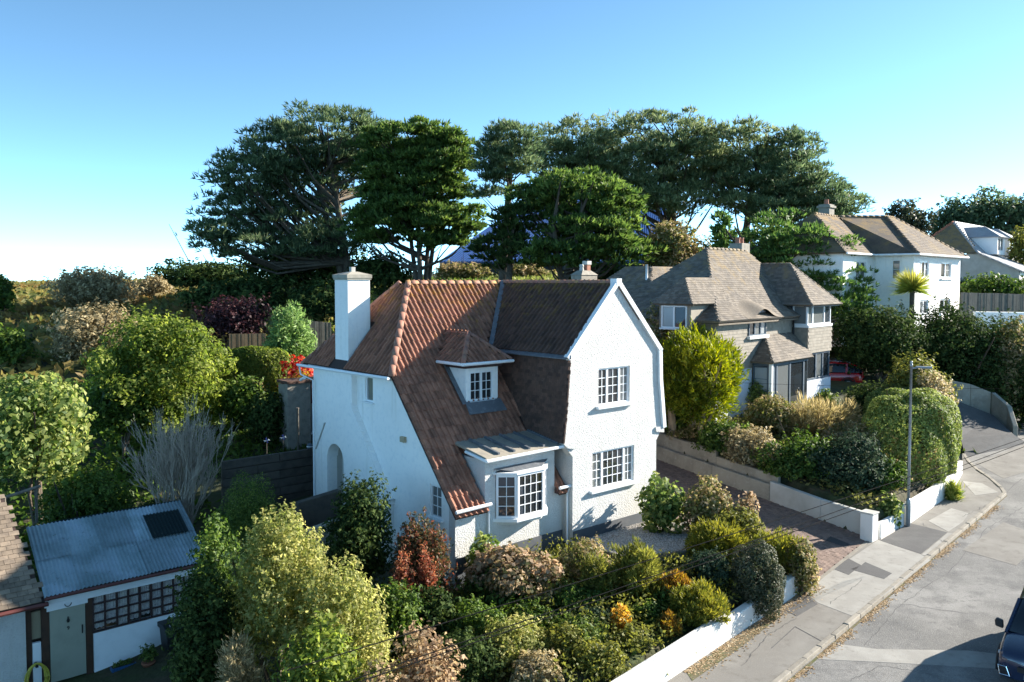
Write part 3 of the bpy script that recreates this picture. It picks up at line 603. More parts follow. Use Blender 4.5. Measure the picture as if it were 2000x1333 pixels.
# front-left wall (b = .4) with the bay
def fprof(z): return (-4.61, -.002) if z < 1.98 else (-3.45, -.46)
BAY = (-3.02, -.90, 1.30, 2.84)
bands(fprof, [BAY], [-1.2, 1.98, 3.24], lambda x, z: (x, .4, z), (0, .3, 0)).build('front_wall', M_RENDER, H)
for x in (-3.45, -.46):
    MB().extr([(x, .7, 1.9), (x, 1.6, 3.24), (x, .7, 3.24)], (.2 if x < -1 else -.2, 0, 0)).build('bay_cheek', M_RENDER, H)
# left wall: breast, niche, windows
NI = (6.68, 7.88, -1.2, 2.92); LW = (1.08, 1.68, 1.46, 2.48); UW = (5.0, 5.5, 4.66, 5.56)
def lprof(z): return (.705 if z < 2.05 else .43 + (z - 2.05) / SL + .04, 9.24)
bands(lprof, [NI, LW, UW], [-1.2, 2.05, 2.3, 5.62], lambda x, z: (-4.61, x, z), (.3, 0, 0)).build('left_wall', M_SMOOTH, H)
def bprof(z):
    lo = 6.07 if z > 4.39 else (3.78 + (z - 1.57) / (4.39 - 1.57) * (6.07 - 3.78) if z > 1.57 else 3.78)
    hi = 7.95 if z > 3.6 else (8.75 - (z - 2.4) / 1.2 * .8 if z > 2.4 else 8.75)
    return lo, hi
bands(bprof, [NI], [-1.2, 1.57, 2.4, 3.6, 4.39, 5.62], lambda x, z: (-4.61, x, z), (-.2, 0, 0)).build('chimney_breast', M_SMOOTH, H)
arc = [(NI[0] + .6 + .6 * math.cos(t), 2.32 + .6 * math.sin(t)) for t in np.linspace(0, math.pi, 17)]
for half in (arc[:9], arc[8:][::-1]):
    cx = half[0][0]; pts = [(-4.808, x, z) for x, z in half] + [(-4.808, cx, 2.925)]
    MB().extr(pts, (.45, 0, 0)).build('arch_spandrel', M_SMOOTH, H)
nb = MB(); nb.box(-4.2, -4.1, NI[0] - .1, NI[1] + .1, -1.2, 3.0); nb.box(-4.4, -4.2, NI[0] - .1, NI[0] + .002, -1.2, 2.9); nb.box(-4.4, -4.2, NI[1] - .002, NI[1] + .1, -1.2, 2.9); nb.build('niche', M_CONC_W, H)
for k in range(10):                                            # tile steps on the sloped shoulder of the breast
    t = k / 9; b = 3.8 + (6.07 - 3.8) * t; z = 1.59 + (4.39 - 1.59) * t
    MB().obox(((-4.61, b, z), (0, .63, .776), (-1, 0, 0), (0, -.776, .63)), -.2, .16, 0, .225, 0, .022).build('shoulder_tile', M_SMOOTH, H)
MB().obox(((-4.61, 3.78, 1.56), (0, 1, 0), (-1, 0, 0), (0, 0, 1)), -.12, .2, 0, .26, 0, .03).build('shoulder_tile', M_CONC_W, H)
MB().obox(((-4.61, 8.0, 3.55), (0, .55, -.83), (-1, 0, 0), (0, .83, .55)), -.05, 1.25, 0, .24, 0, .03).build('shoulder_tile', M_CONC_W, H)
bevel(MB().box(-4.72, -4.6, 2.98, 3.22, 3.58, 3.76).build('air_vent', M_VENT, H), .01)
window(H, (-4.53, LW[1], LW[2]), (0, -1, 0), (-1, 0, 0), .6, 1.02, [(1, 2, 3)], sill=(.1, .2, .06), glass=M_GLASS2)
window(H, (-4.53, UW[1], UW[2]), (0, -1, 0), (-1, 0, 0), .5, .9, [(1, 1, 1)], sill=(.08, .18, .06), glass=M_GLASS2)
# gable windows
window(H, (HU[0], .1, HU[2]), (1, 0, 0), (0, -1, 0), HU[1] - HU[0], HU[3] - HU[2], [(.32, 2, 4), (.4, 2, 4), (.32, 2, 4, M_GLASS2)], sill=(.14, .24, .1))
window(H, (HL_[0], .1, HL_[2]), (1, 0, 0), (0, -1, 0), HL_[1] - HL_[0], HL_[3] - HL_[2], [(.26, 2, 4, M_GLASS2), (.54, 4, 4), (.24, 2, 4, M_GLASS2)], sill=(.16, .24, .1))
# oriel bay window: three faces on a projecting sill
P0, P1, P2, P3 = [np.array(q) for q in ((-3.0, .40, 1.36), (-2.50, -.02, 1.36), (-1.36, -.02, 1.36), (-.88, .40, 1.36))]
for A_, B_, li in ((P0, P1, [(1, 2, 4)]), (P1, P2, [(1, 4, 4)]), (P2, P3, [(1, 2, 4, M_GLASS2)])):
    u_ = (B_ - A_); Lw = np.linalg.norm(u_); u_ = u_ / Lw; window(H, A_, u_, (u_[1], -u_[0], 0), Lw, 1.38, li, name='bay_casement', fw=.075)
sl = [P0 + (-.12, .0, 0), P1 + (-.08, -.1, 0), P2 + (.08, -.1, 0), P3 + (.12, .0, 0)]
ob = MB().extr([q + (0, 0, -.005) for q in sl], (0, 0, -.1)).build('bay_sill', M_WHITE, H)
MB().extr([np.array((q[0] * 1.0, q[1], 2.75)) for q in sl], (0, 0, .06)).build('head', M_WHITE, ob)
MB().extr([P0 + (0, .03, -.1), P1 + (.05, .05, -.1), P2 + (-.05, .05, -.1), P3 + (0, .03, -.1)], (0, 0, -.13)).build('apron', M_RENDER, ob)
MB().extr([(-3.1, .38, 2.92), (-2.55, .1, 2.815), (-1.3, .1, 2.815), (-.8, .38, 2.92)], (0, 0, .02)).build('lead_flashing', M_LEAD, ob)
# bay flat roof
br = MB().extr([(-3.62, .12, 3.32), (-3.62, 1.75, 3.58), (-.22, 1.75, 3.58), (-.22, .12, 3.32)], (0, 0, .07)).build('bay_roof', M_GRP, H)
for k in range(5):
    x = -3.05 + k * .64; MB().obox(((x, .2, 3.402), (1, 0, 0), (0, .988, .157), (0, -.157, .988)), -.04, .04, 0, 1.5, 0, .07).build('roof_batten', M_LEAD, br)
MB().box(-3.55, -.36, .14, .40, 3.235, 3.318).build('bay_fascia', M_FASCIA, H)
gutter(H, (-3.66, .06, 3.30), (-.2, .06, 3.33)); MB().tube([(-3.66, .06, 3.30), (-3.66, 1.1, 3.44)], .05, 8).build('gutter', M_WHITE, H)
for x, s_ in ((-3.47, -1), (-.44, 1)):
    MB().extr([(x, .42, 2.05), (x, .72, 2.3 + .02), (x, 1.75, 3.52), (x, 1.75, 3.8 - .2)], (s_ * .16, 0, 0)).build('lead_flashing', M_LEAD, H)
# ---- roof: underlay sheets, then tiles
cs = 1 / math.sqrt(1 + SL * SL); VF = np.array([0, cs, SL * cs]); NF = np.array([0, -SL * cs, cs]); FO = np.array([0, .4, 2.0])
def f3(a, b): return np.array([a, b, zmain(b)])
hipc = (-4.78, 3.62); HIPZ = zmain(3.62)
front_poly = [(-4.74, .16), (-3.5, .16), (-3.5, 1.55), (-.42, 1.55), (-.42, .16), (.04, .16), (.0, .9), (-.44, 1.64), (-.17, 4.12), (2.15, 6.12), (-2.36, 6.12), (-4.78, 3.62)]
roof = MB().extr([f3(*q) - NF * .012 for q in front_poly], -NF * .07).build('roof', M_UNDER, H)
tw, tl = .215, .345
fp_uv = [(a, (b - .4) / cs) for a, b in front_poly]
tiles = tile_slope(FO, (1, 0, 0), VF, fp_uv, tw, tl, skip=lambda x, y: -2.5 < x < -1.0 and 2.75 < .4 + y * cs < 3.75)
tmF = tile_mesh((1, 0, 0), VF, NF, tw, tl, M_TILE); meF = tmF.mesh('roof_tile', M_TILE)
camL = np.array([np.dot(-HG, HA), np.dot(-HG, HB), CAM_H]); tiles.sort(key=lambda t: np.linalg.norm(t[0] - camL))
for k, (p, x, y) in enumerate(tiles[:300]):
    o = link('roof_tile', meF, roof); o.location = p + NF * random.uniform(-.004, .004)
items = [(tmF, [t[0] for t in tiles[300:]])]
# left hip
hA, hB_, hC = np.array([-4.86, 3.55, HIPZ - .06]), np.array([-4.86, 9.75, HIPZ - .06]), np.array([-2.36, 6.16, 8.72])
hv = np.cross(hB_ - hA, hC - hA); hn = -hv / np.linalg.norm(hv); hn = hn if hn[2] > 0 else -hn; hu = np.array([0, -1., 0]); hvv = np.cross(hn, hu); hvv = hvv if hvv[2] > 0 else -hvv
MB().extr([hA - hn * .012, hB_ - hn * .012, np.array([-2.36, 6.9, 8.72]) - hn * .012, hC - hn * .012], -hn * .07).build('roof_sheet', M_UNDER, roof)
def to_uv(p): return (np.dot(p - hA, hu), np.dot(p - hA, hvv))
hpoly = [to_uv(hA), to_uv(hB_), to_uv(np.array([-2.36, 6.7, 8.72])), to_uv(hC)]
hpos = tile_slope(hA, hu, hvv, hpoly, tw, tl, skip=None)
hpos = [t for t in hpos if not (6.5 < t[0][1] < 7.6 and t[0][0] < -3.75)]
items.append((tile_mesh(hu, hvv, hn, tw, tl, M_TILE), [t[0] for t in hpos]))
# rear slope
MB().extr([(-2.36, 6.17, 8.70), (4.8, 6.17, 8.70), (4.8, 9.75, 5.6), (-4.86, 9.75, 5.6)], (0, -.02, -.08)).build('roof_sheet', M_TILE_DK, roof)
join_tiles('main_roof_tiles', items, roof, M_TILE)
# wing upper slopes
def slope_frame(p, q, r): 
    n = np.cross(q - p, r - p); n /= np.linalg.norm(n); n = n if n[2] > 0 else -n; return n
w0, w1, w2, w3 = np.array([SH_L[0] - .08, -.06, SH_L[1] - .03]), np.array([AP[0], -.06, AP[1] + .03]), np.array([AP[0], 6.2, AP[1] + .03]), np.array([SH_L[0] - .08, 4.12, SH_L[1] - .03])
wn_ = slope_frame(w0, w1, w3); wu = np.array([0, -1., 0]); wv = (w1 - w0) / np.linalg.norm(w1 - w0)
MB().extr([q - wn_ * .012 for q in (w0, w1, w2, w3)], -wn_ * .07).build('roof_sheet', M_UNDER, roof)
uvw = lambda p: (np.dot(p - w0, wu), np.dot(p - w0, wv))
wpos = tile_slope(w0, wu, wv, [uvw(q) for q in (w0, w1, w2, w3)], tw, tl)
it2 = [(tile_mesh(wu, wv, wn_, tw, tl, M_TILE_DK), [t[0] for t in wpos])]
# wing lower steep slope, plain tiles, slightly bell-cast
N_BC = 4; zc = [SH_L[1] - .05 - (SH_L[1] - 3.5) * k / N_BC for k in range(N_BC + 1)]
def xlow(z): return gprof(max(z, 3.43))[0] - .05
for k in range(N_BC):
    zt, zb = zc[k], zc[k + 1]; bb_t, bb_b = .4 + (zt - 2) / SL + .05, .4 + (zb - 2) / SL + .05
    q0, q1, q2, q3 = np.array([xlow(zb), -.03, zb]), np.array([xlow(zt), -.03, zt]), np.array([xlow(zt), bb_t, zt]), np.array([xlow(zb), bb_b, zb])
    n_ = np.cross(q1 - q0, q3 - q0); n_ /= np.linalg.norm(n_); n_ = n_ if n_[0] < 0 else -n_; v_ = (q1 - q0) / np.linalg.norm(q1 - q0)
    MB().extr([q - n_ * .01 for q in (q0, q1, q2, q3)], -n_ * .06).build('roof_sheet', M_UNDER, roof)
    f_ = lambda p: (np.dot(p - q0, wu), np.dot(p - q0, v_))
    ps = tile_slope(q0, wu, v_, [f_(q) for q in (q0, q1, q2, q3)], .19, .125, True)
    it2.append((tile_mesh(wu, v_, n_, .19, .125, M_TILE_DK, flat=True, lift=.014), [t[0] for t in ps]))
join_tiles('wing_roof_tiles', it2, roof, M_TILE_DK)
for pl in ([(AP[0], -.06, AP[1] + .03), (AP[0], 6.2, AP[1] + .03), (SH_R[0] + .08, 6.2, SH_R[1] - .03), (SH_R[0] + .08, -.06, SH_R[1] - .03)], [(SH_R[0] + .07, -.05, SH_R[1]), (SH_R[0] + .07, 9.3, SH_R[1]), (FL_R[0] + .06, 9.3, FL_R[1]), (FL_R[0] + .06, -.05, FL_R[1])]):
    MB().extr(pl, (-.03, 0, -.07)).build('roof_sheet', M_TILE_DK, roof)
# ridge, hip, valley, flashings
ridge_run((-2.36, 6.16, 8.74), (2.2, 6.16, 8.74), roof, M_RIDGE, .12); ridge_run((2.15, -.03, 8.76), (2.15, 6.1, 8.76), roof, M_RIDGE, .12)
ridge_run((-4.84, 3.52, HIPZ - .03), (-2.36, 6.16, 8.78), roof, M_RIDGE, .115, name='hip_tile'); ridge_run((-4.84, 9.7, 5.65), (-2.36, 6.7, 8.75), roof, M_RIDGE, .13, name='hip_tile')
def ribbon(pts, half, matl, name, parent, th=.02):
    m = MB()
    for (p, q) in zip(pts[:-1], pts[1:]): m.extr([np.array(p) - half, np.array(p) + half, np.array(q) + half, np.array(q) - half], (0, 0, th))
    return m.build(name, matl, parent)
ribbon([(-.24, 3.96, 6.46), (2.1, 6.02, 8.80)], np.array([.06, -.06, .0]), M_LEAD, 'lead_valley', roof, .03)
MB().extr([(SH_L[0] - .24, -.06, 6.22), (SH_L[0] - .05, -.06, 6.33), (SH_L[0] - .05, 4.0, 6.33), (SH_L[0] - .24, 4.0, 6.22)], (0, 0, .035)).build('lead_gutter', M_LEAD, roof)
# white verge boards on the gable
for pts in ([(SH_L[0] - .14, SH_L[1] - .12), (AP[0], AP[1] + .06)], [(AP[0], AP[1] + .06), (SH_R[0] + .16, SH_R[1] - .1)], [(SH_R[0] + .1, SH_R[1] - .02), (SH_R[0] + .14, 5.2)], [(SH_R[0] + .14, 5.2), (FL_R[0] + .05, FL_R[1])]):
    p, q = np.array([pts[0][0], -.1, pts[0][1]]), np.array([pts[1][0], -.1, pts[1][1]]); d = (q - p) / np.linalg.norm(q - p); s_ = np.cross((0, 1, 0), d); wd_ = .05 if pts[1][0] < 1 and pts[0][0] < 1 else .085
    MB().obox((p, d, (0, 1, 0), s_), -.01, np.linalg.norm(q - p) + .01, 0, .18, -wd_, wd_).build('verge_board', M_WHITE, roof)
MB().obox(((AP[0], -.11, AP[1]), (1, 0, 0), (0, 1, 0), (0, 0, 1)), -.13, .13, 0, .3, -.08, .16).build('ridge_end', M_WHITE, roof)
for x0, x1 in ((-.46, .1), (4.28, 4.74)):
    MB().extr([(x0, -.06, 3.44), (x1, -.06, 3.44), (x1 - (.0 if x1 > 1 else .02), -.06, 3.2), (x0 + (.15 if x0 < 1 else 0), -.06, 3.28)], (0, .3, 0)).build('kneeler', M_RENDER, H)
# eaves gutters, fascias, pipes
gutter(H, (-4.8, .1, 1.93), (-3.44, .1, 1.95)); gutter(H, (-.5, .1, 1.95), (.0, .1, 1.95))
for a0, a1 in ((-4.6, -3.46), (-.45, -.01)): MB().box(a0, a1, .2, .40, 1.72, 1.86).build('fascia', M_FASCIA, H)
pipe(H, [(-3.4, .3, 1.9), (-3.36, .33, 1.7), (-3.36, .33, -.6)]); pipe(H, [(-.03, .1, 1.9), (-.07, -.02 + .2, 1.7), (-.07, .18, -.1)])
gutter(H, (-4.95, 3.5, HIPZ - .12), (-4.95, 9.85, HIPZ - .16)); MB().box(-4.86, -4.62, 3.7, 9.2, HIPZ - .22, HIPZ - .1).build('soffit', M_WHITE, H)
pipe(H, [(-4.93, 9.75, HIPZ - .2), (-4.95, 9.6, HIPZ - .5), (-4.70, 9.1, HIPZ - .7), (-4.70, 9.1, -.6)])
MB().tube([(-4.8, 9.9, HIPZ - .75), (-4.9, 9.4, HIPZ - .62)], .06, 8).build('gutter', M_UPVC, H)
pl_ = MB(); pl_.box(.02, 4.35, -.03, -.001, -.3, .42); pl_.box(-4.6, -.1, .37, .399, -.8, .42); pl_.build('plinth', M_PLINTH, H)
# chimney
ch = MB().box(-4.62, -3.72, 6.6, 7.52, 5.3, 8.84).build('chimney', M_SMOOTH, H)
MB().box(-4.66, -3.68, 6.56, 7.56, 8.84, 8.9).build('chimney_band', M_CONC, ch)
m = MB(); i = [(-4.68, 6.54, 8.9), (-3.66, 6.54, 8.9), (-3.66, 7.58, 8.9), (-4.68, 7.58, 8.9)]; m.extr(i, (0, 0, .12)); m.v += [(-4.68, 6.54, 9.021), (-3.66, 6.54, 9.021), (-3.66, 7.58, 9.021), (-4.68, 7.58, 9.021), (-4.3, 6.9, 9.13), (-4.04, 6.9, 9.13), (-4.04, 7.2, 9.13), (-4.3, 7.2, 9.13)]
b_ = 8; m.f += [(b_, b_ + 1, b_ + 5, b_ + 4), (b_ + 1, b_ + 2, b_ + 6, b_ + 5), (b_ + 2, b_ + 3, b_ + 7, b_ + 6), (b_ + 3, b_, b_ + 4, b_ + 7), (b_ + 4, b_ + 5, b_ + 6, b_ + 7)]; m.build('chimney_cap', M_CONC, ch)
MB().box(-4.25, -4.09, 6.97, 7.13, 9.1, 9.3).build('chimney_pot', M_CONC_W, ch)
MB().extr([(-4.66, 6.52, 5.75), (-3.66, 6.52, 6.95), (-3.66, 6.52, 7.15), (-4.66, 6.52, 5.95)], (0, .085, 0)).build('lead_flashing', M_LEAD, ch)
# dormer
DB0 = 2.66; d0, d1 = -2.43, -1.02
bands(lambda z: (d0, d1), [(-2.36 + .1, -1.24, 4.72, 5.72)], [4.55, 6.05], lambda x, z: (x, DB0, z), (0, .2, 0)).build('dormer_wall', M_SMOOTH, H)
for x, s_ in ((d0, .15), (d1, -.15)): MB().extr([(x, DB0 + .2, 4.55), (x, 4.0, 6.05), (x, DB0 + .2, 6.05)], (s_, 0, 0)).build('dormer_cheek', M_SMOOTH, H)
window(H, (-2.26, DB0 + .06, 4.72), (1, 0, 0), (0, -1, 0), 1.02, 1.0, [(.5, 2, 3), (.5, 2, 3)], sill=(.05, .14, .05))
dm = (d0 + d1) / 2; e0, e1, eb, ez = d0 - .36, d1 + .36, DB0 - .32, 6.06; da = np.array([dm, DB0 + .75, 6.98]); dbk = np.array([dm, .4 + (6.98 - 2) / SL, 6.98])
bk = lambda x, z: np.array([x, .4 + (z - 2) / SL - .02, z])
dr = MB().extr([(e0 + .05, eb + .05, ez - .06), (e1 - .05, eb + .05, ez - .06), (e1 - .05, DB0 + .1, ez - .06), (e0 + .05, DB0 + .1, ez - .06)], (0, 0, .04)).build('dormer_roof', M_WHITE, H)
it3 = []
for quad, uu in (([np.array([e0, eb, ez]), np.array([e1, eb, ez]), da], (1, 0, 0)), ([bk(e0, ez), np.array([e0, eb, ez]), da, dbk], (0, -1, 0)), ([np.array([e1, eb, ez]), bk(e1, ez), dbk, da], (0, 1, 0))):
    n_ = slope_frame(quad[0], quad[1], quad[2]); uu = np.array(uu, float); v_ = np.cross(n_, uu); v_ = v_ if v_[2] > 0 else -v_; o_ = quad[0]
    MB().extr([q - n_ * .01 for q in quad], -n_ * .06).build('dormer_roof_sheet', M_UNDER, dr)
    ps = tile_slope(o_, uu, v_, [(np.dot(q - o_, uu), np.dot(q - o_, v_)) for q in quad], tw, .3); it3.append((tile_mesh(uu, v_, n_, tw, .3, M_TILE_DK), [t[0] for t in ps]))
join_tiles('dormer_tiles', it3, dr, M_TILE)
ridge_run(da + (0, 0, .02), dbk + (0, .1, .02), dr, M_RIDGE, .085, .4); ridge_run((e0, eb, ez + .03), da + (0, 0, .03), dr, M_RIDGE, .09, .4, 'hip_tile'); ridge_run((e1, eb, ez + .03), da + (0, 0, .03), dr, M_RIDGE, .09, .4, 'hip_tile')
gutter(H, (e0 - .05, eb - .04, ez - .03), (e1 + .05, eb - .04, ez - .03)); gutter(H, (e0 - .03, eb, ez - .03), (e0 - .03, bk(e0, ez)[1] - .1, ez - .03))
MB().box(d0 - .1, d1 + .1, DB0 - .14, DB0 - .01, 5.86, 6.0).build('fascia', M_FASCIA, H)
MB().box(d0 - .14, d0 - .01, DB0 - .1, 3.8, 5.86, 6.0).build('fascia', M_FASCIA, H)
MB().extr([f3(d0 - .12, DB0 - .3) + NF * .07, f3(d1 + .12, DB0 - .3) + NF * .07, f3(d1 + .06, DB0 + .02) + NF * .075, f3(d0 - .06, DB0 + .02) + NF * .075], NF * .03).build('lead_flashing', M_LEAD, H)
MB().extr([f3(d0 - .18, DB0 - .02) + NF * .06, f3(d0 - .005, DB0 - .02) + NF * .06, f3(d0 - .005, 3.95) + NF * .06, f3(d0 - .18, 3.95) + NF * .06], NF * .03).build('lead_flashing', M_LEAD, H)
# ------------------------------------------------------------------ neighbouring houses
class Fr:
    """local frame: x = A (along the front), y = B (into the plot), z = height"""
    def __init__(s, az, P):
        az = R(az); s.A = np.array([math.sin(az), math.cos(az), 0]); s.B = np.array([-math.cos(az), math.sin(az), 0]); s.P = np.array([P[0], P[1], 0.]); s.rz = math.atan2(s.A[1], s.A[0])
    def loc(s, p): q = np.array(p) - s.P; return np.array([q @ s.A, q @ s.B, p[2]])
    def onb(s, x, y, b): return s.loc(onplane(x, y, s.P + s.B * b, s.B))
    def ona(s, x, y, a): return s.loc(onplane(x, y, s.P + s.A * a, s.A))
    def w(s, a, b, z=0): return s.P + s.A * a + s.B * b + np.array([0, 0, z])
def roof_faces(parent, faces, tmat, w=.2, l=.15, tiled=True, name='roof_sheet', under=None, flat=True, lift=.02, tname='plain_tiles', stagger=True):
    items = []
    for quad in faces:
        quad = [np.array(q, float) for q in quad]; n_ = slope_frame(quad[0], quad[1], quad[2])
        MB().extr([q - n_ * .01 for q in quad], -n_ * .08).build(name, under or tmat, parent)
        if tiled:
            uu = quad[1] - quad[0]; uu[2] = 0; uu = uu / np.linalg.norm(uu); v_ = np.cross(n_, uu); v_ = v_ if v_[2] > 0 else -v_; o_ = quad[0]
            ps = tile_slope(o_, uu, v_, [(np.dot(q - o_, uu), np.dot(q - o_, v_)) for q in quad], w, l, stagger); items.append((tile_mesh(uu, v_, n_, w, l, tmat, flat=flat, lift=lift), [t[0] for t in ps]))
    if items: return join_tiles(tname, items, parent, tmat)
def hung(parent, p, q, z0, z1, nrm, holes=()):
    """vertical hung tiles on the wall line p->q"""
    p, q, nrm = np.array([*p, 0.]), np.array([*q, 0.]), np.array(nrm, float); L = np.linalg.norm(q - p); u = (q - p) / L; pos = []; r = 0; z = z0
    while z < z1 - .05:
        x = .1 if r % 2 == 0 else .2
        while x < L:
            if not any(h[0] - .02 < x < h[1] + .02 and h[2] - .1 < z < h[3] for h in holes): pos.append(p + u * x + np.array([0, 0, z]))
            x += .2
        z += .16; r += 1
    tilt = np.array([0, 0, 1.]) 
    return join_tiles('hung_tiles', [(tile_mesh(u, tilt, nrm, .2, .16, M_HUNG, flat=True, lift=.02), pos)], parent, M_HUNG)
FN = Fr(43.8, atY(1577, 690, 44))
N = empty('tile_hung_house', (FN.P[0], FN.P[1], 0), FN.rz, 'grey tile-hung house with steep hipped roof and glazed porch', 'house')
GZN = 2.3
body = MB(); body.box(-8.05, .02, .87, 8.2, GZN - .5, 7.0); body.box(.02, 3.02, 1.4, 8.2, GZN - .5, 7.4); body.build('wall', M_HUNG, N)
lowb = MB(); lowb.box(-8.06, -4.5, .84, .868, GZN - .5, 4.45); lowb.build('lower_wall', M_BLUEPAINT, N)
hung(N, (-8.05, .865), (-.02, .865), 4.45, 7.0, (0, -1, 0), [(3.1, 4.95, 6.0, 7.4)])
# two-storey bay
bay = MB(); bay.box(0, 3.03, 0, 1.4, GZN - .5, 3.44); bay.build('bay_base', M_BLUEPAINT, N)
bb = MB(); bb.box(.01, 3.02, .01, 1.4, 4.93, 6.38); bb.build('bay_wall', M_HUNG, N)
hung(N, (0, .005), (3.03, .005), 4.93, 6.3, (0, -1, 0)); hung(N, (.005, .87), (.005, 0), 4.93, 6.3, (-1, 0, 0))
window(N, (.06, .1, 3.46), (1, 0, 0), (0, -1, 0), 2.9, 1.46, [(.4, 1, 1, M_GLASS), (.3, 1, 1, M_GLASS2), (.3, 1, 1, M_GLASS)], frame=M_BLUEGREY, fw=.09)
window(N, (.1, .87, 3.46), (0, -1, 0), (-1, 0, 0), .75, 1.46, [(1, 1, 1, M_GLASS)], frame=M_BLUEGREY, fw=.07)
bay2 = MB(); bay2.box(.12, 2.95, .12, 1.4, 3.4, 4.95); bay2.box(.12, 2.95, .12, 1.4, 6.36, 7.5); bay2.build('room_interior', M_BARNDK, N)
window(N, (.04, .08, 6.44), (1, 0, 0), (0, -1, 0), 2.95, 1.06, [(.22, 1, 1, M_GLASS2), (.5, 1, 1, M_GLASS2), (.28, 1, 1, M_GLASS)], frame=M_UPVC, fw=.07, sill=(.06, .14, .14))
window(N, (.08, .86, 6.44), (0, -1, 0), (-1, 0, 0), .8, 1.06, [(1, 1, 1, M_GLASS2)], frame=M_UPVC, fw=.07, sill=(.02, .12, .14))
# eyebrow window
window(N, (-4.92, .84, 6.06), (1, 0, 0), (0, -1, 0), 1.8, .98, [(.33, 1, 1), (.34, 1, 1, M_GLASS2), (.33, 1, 1, M_GLASS3)], frame=M_BLUEGREY, fw=.06, sill=(.12, .16, .16))
arcp = [(-4.02 + 1.0 * math.cos(t), .72, 7.0 + .42 * math.sin(t)) for t in np.linspace(0, math.pi, 13)]
MB().extr([(p[0], .8, p[2]) for p in arcp], (0, .06, 0)).build('eyebrow_light', M_BLUEPAINT, N)
# roofs
nr = MB().box(-8.3, 3.2, .55, 8.3, 6.72, 6.8).build('roof', M_SLATE_PLAIN, N)
e = .42; el, er, ef, ebk = -8.05 - e, 3.5, .87 - e, 8.4; ezn = 6.92; ra, rb = -3.1, 1.2; rbm = 4.3; rzn = 10.55
# bell-cast: lower course of each slope is flatter
k1 = .22
def mid(p, q, t): return np.array(p) * (1 - t) + np.array(q) * t
FLp, FRp, BLp, BRp = np.array([el, ef, ezn]), np.array([er, ef, ezn]), np.array([el, ebk, ezn]), np.array([er, ebk, ezn]); RL, RR = np.array([ra, rbm, rzn]), np.array([rb, rbm, rzn])
drop = np.array([0, 0, -.18])
a1, a2, a3, a4 = mid(FLp, RL, k1) + drop, mid(FRp, RR, k1) + drop, mid(BLp, RL, k1) + drop, mid(BRp, RR, k1) + drop
roof_faces(nr, [[FLp, FRp, a2, a1], [a1, a2, RR, RL], [BLp, FLp, a1, a3], [a3, a1, RL]], M_SLATE)
roof_faces(nr, [[FRp, BRp, a4, a2], [a2, a4, RR], [BRp, BLp, a3, a4], [a4, a3, RL, RR]], M_SLATE, tiled=False)
ridge_run(RL, RR, nr, M_SLATE, .12, .45)
ridge_run(FLp, a1, nr, M_SLATE, .09, .3, 'hip_tile'); ridge_run(a1, RL, nr, M_SLATE, .09, .3, 'hip_tile')
# eyebrow hump: roof skin lifted over the arched window
hm = MB(); nu, nv = 15, 9
for j in range(nv):
    for i in range(nu):
        x = -4.02 + (i / (nu - 1) - .5) * 3.4; t = j / (nv - 1); b = ef - .02 + t * 1.5; base = ezn + (b - ef) * .72 - .02; s_ = math.exp(-((x + 4.02) / .85) ** 2) * .46 * (1 - t * t) ** 1.5
        hm.v.append((x, b, base + s_ + .06 * (1 - t)))
for j in range(nv - 1):
    for i in range(nu - 1): q = j * nu + i; hm.f.append((q, q + 1, q + nu + 1, q + nu))
hm.build('eyebrow_roof', M_SLATE_PLAIN, nr, True)
# bay roof
b0, b1_, bz = -.4, 3.45, 7.52; bap = np.array([1.52, 1.75, 9.75]); bbk = np.array([1.52, 3.9, 9.75])
roof_faces(nr, [[(b0, -.4, bz), (b1_, -.4, bz), bap], [(b0, 3.0, bz), (b0, -.4, bz), bap, bbk]], M_SLATE, tname='bay_roof_tiles')
roof_faces(nr, [[(b1_, -.4, bz), (b1_, 4.5, bz), bbk, bap]], M_SLATE, tiled=False)
ridge_run(bap, bbk, nr, M_SLATE, .1, .4); ridge_run((b0, -.4, bz), bap, nr, M_SLATE, .08, .3, 'hip_tile'); ridge_run((b1_, -.4, bz), bap, nr, M_SLATE, .08, .3, 'hip_tile')
MB().box(b0 + .1, b1_ - .1, -.3, .1, 7.42, 7.5).build('soffit', M_BLUEGREY, nr)
# left dormer
dq = FN.ona(1292, 640, -8.9); dq2 = FN.ona(1341, 640, -8.9); dq3 = FN.ona(1341, 598, -8.9)
dl0, dl1, dz0, dz1 = dq2[1], dq[1], dq[2], dq3[2]
dmr = MB(); dmr.box(-8.85, -5.6, dl0 - .2, dl1 + .15, dz0 - .1, dz1 + .1); dmr.build('dormer_wall', M_HUNG, N)
window(N, (-8.87, dl1, dz0), (0, -1, 0), (-1, 0, 0), dl1 - dl0, dz1 - dz0, [(.5, 1, 1, M_GLASS3), (.5, 1, 1)], fw=.06, sill=(.08, .12, .08))
dmid = (dl0 + dl1) / 2; dap, dbb = np.array([-8.0, dmid, dz1 + 1.35]), np.array([-5.2, dmid, dz1 + 1.35])
roof_faces(nr, [[(-9.1, dl1 + .4, dz1 + .08), (-9.1, dl0 - .45, dz1 + .08), dap], [(-9.1, dl0 - .45, dz1 + .08), (-5.6, dl0 - .45, dz1 + .08), dbb, dap]], M_SLATE, tname='dormer_tiles')
roof_faces(nr, [[(-5.6, dl1 + .4, dz1 + .08), (-9.1, dl1 + .4, dz1 + .08), dap, dbb]], M_SLATE, tiled=False)
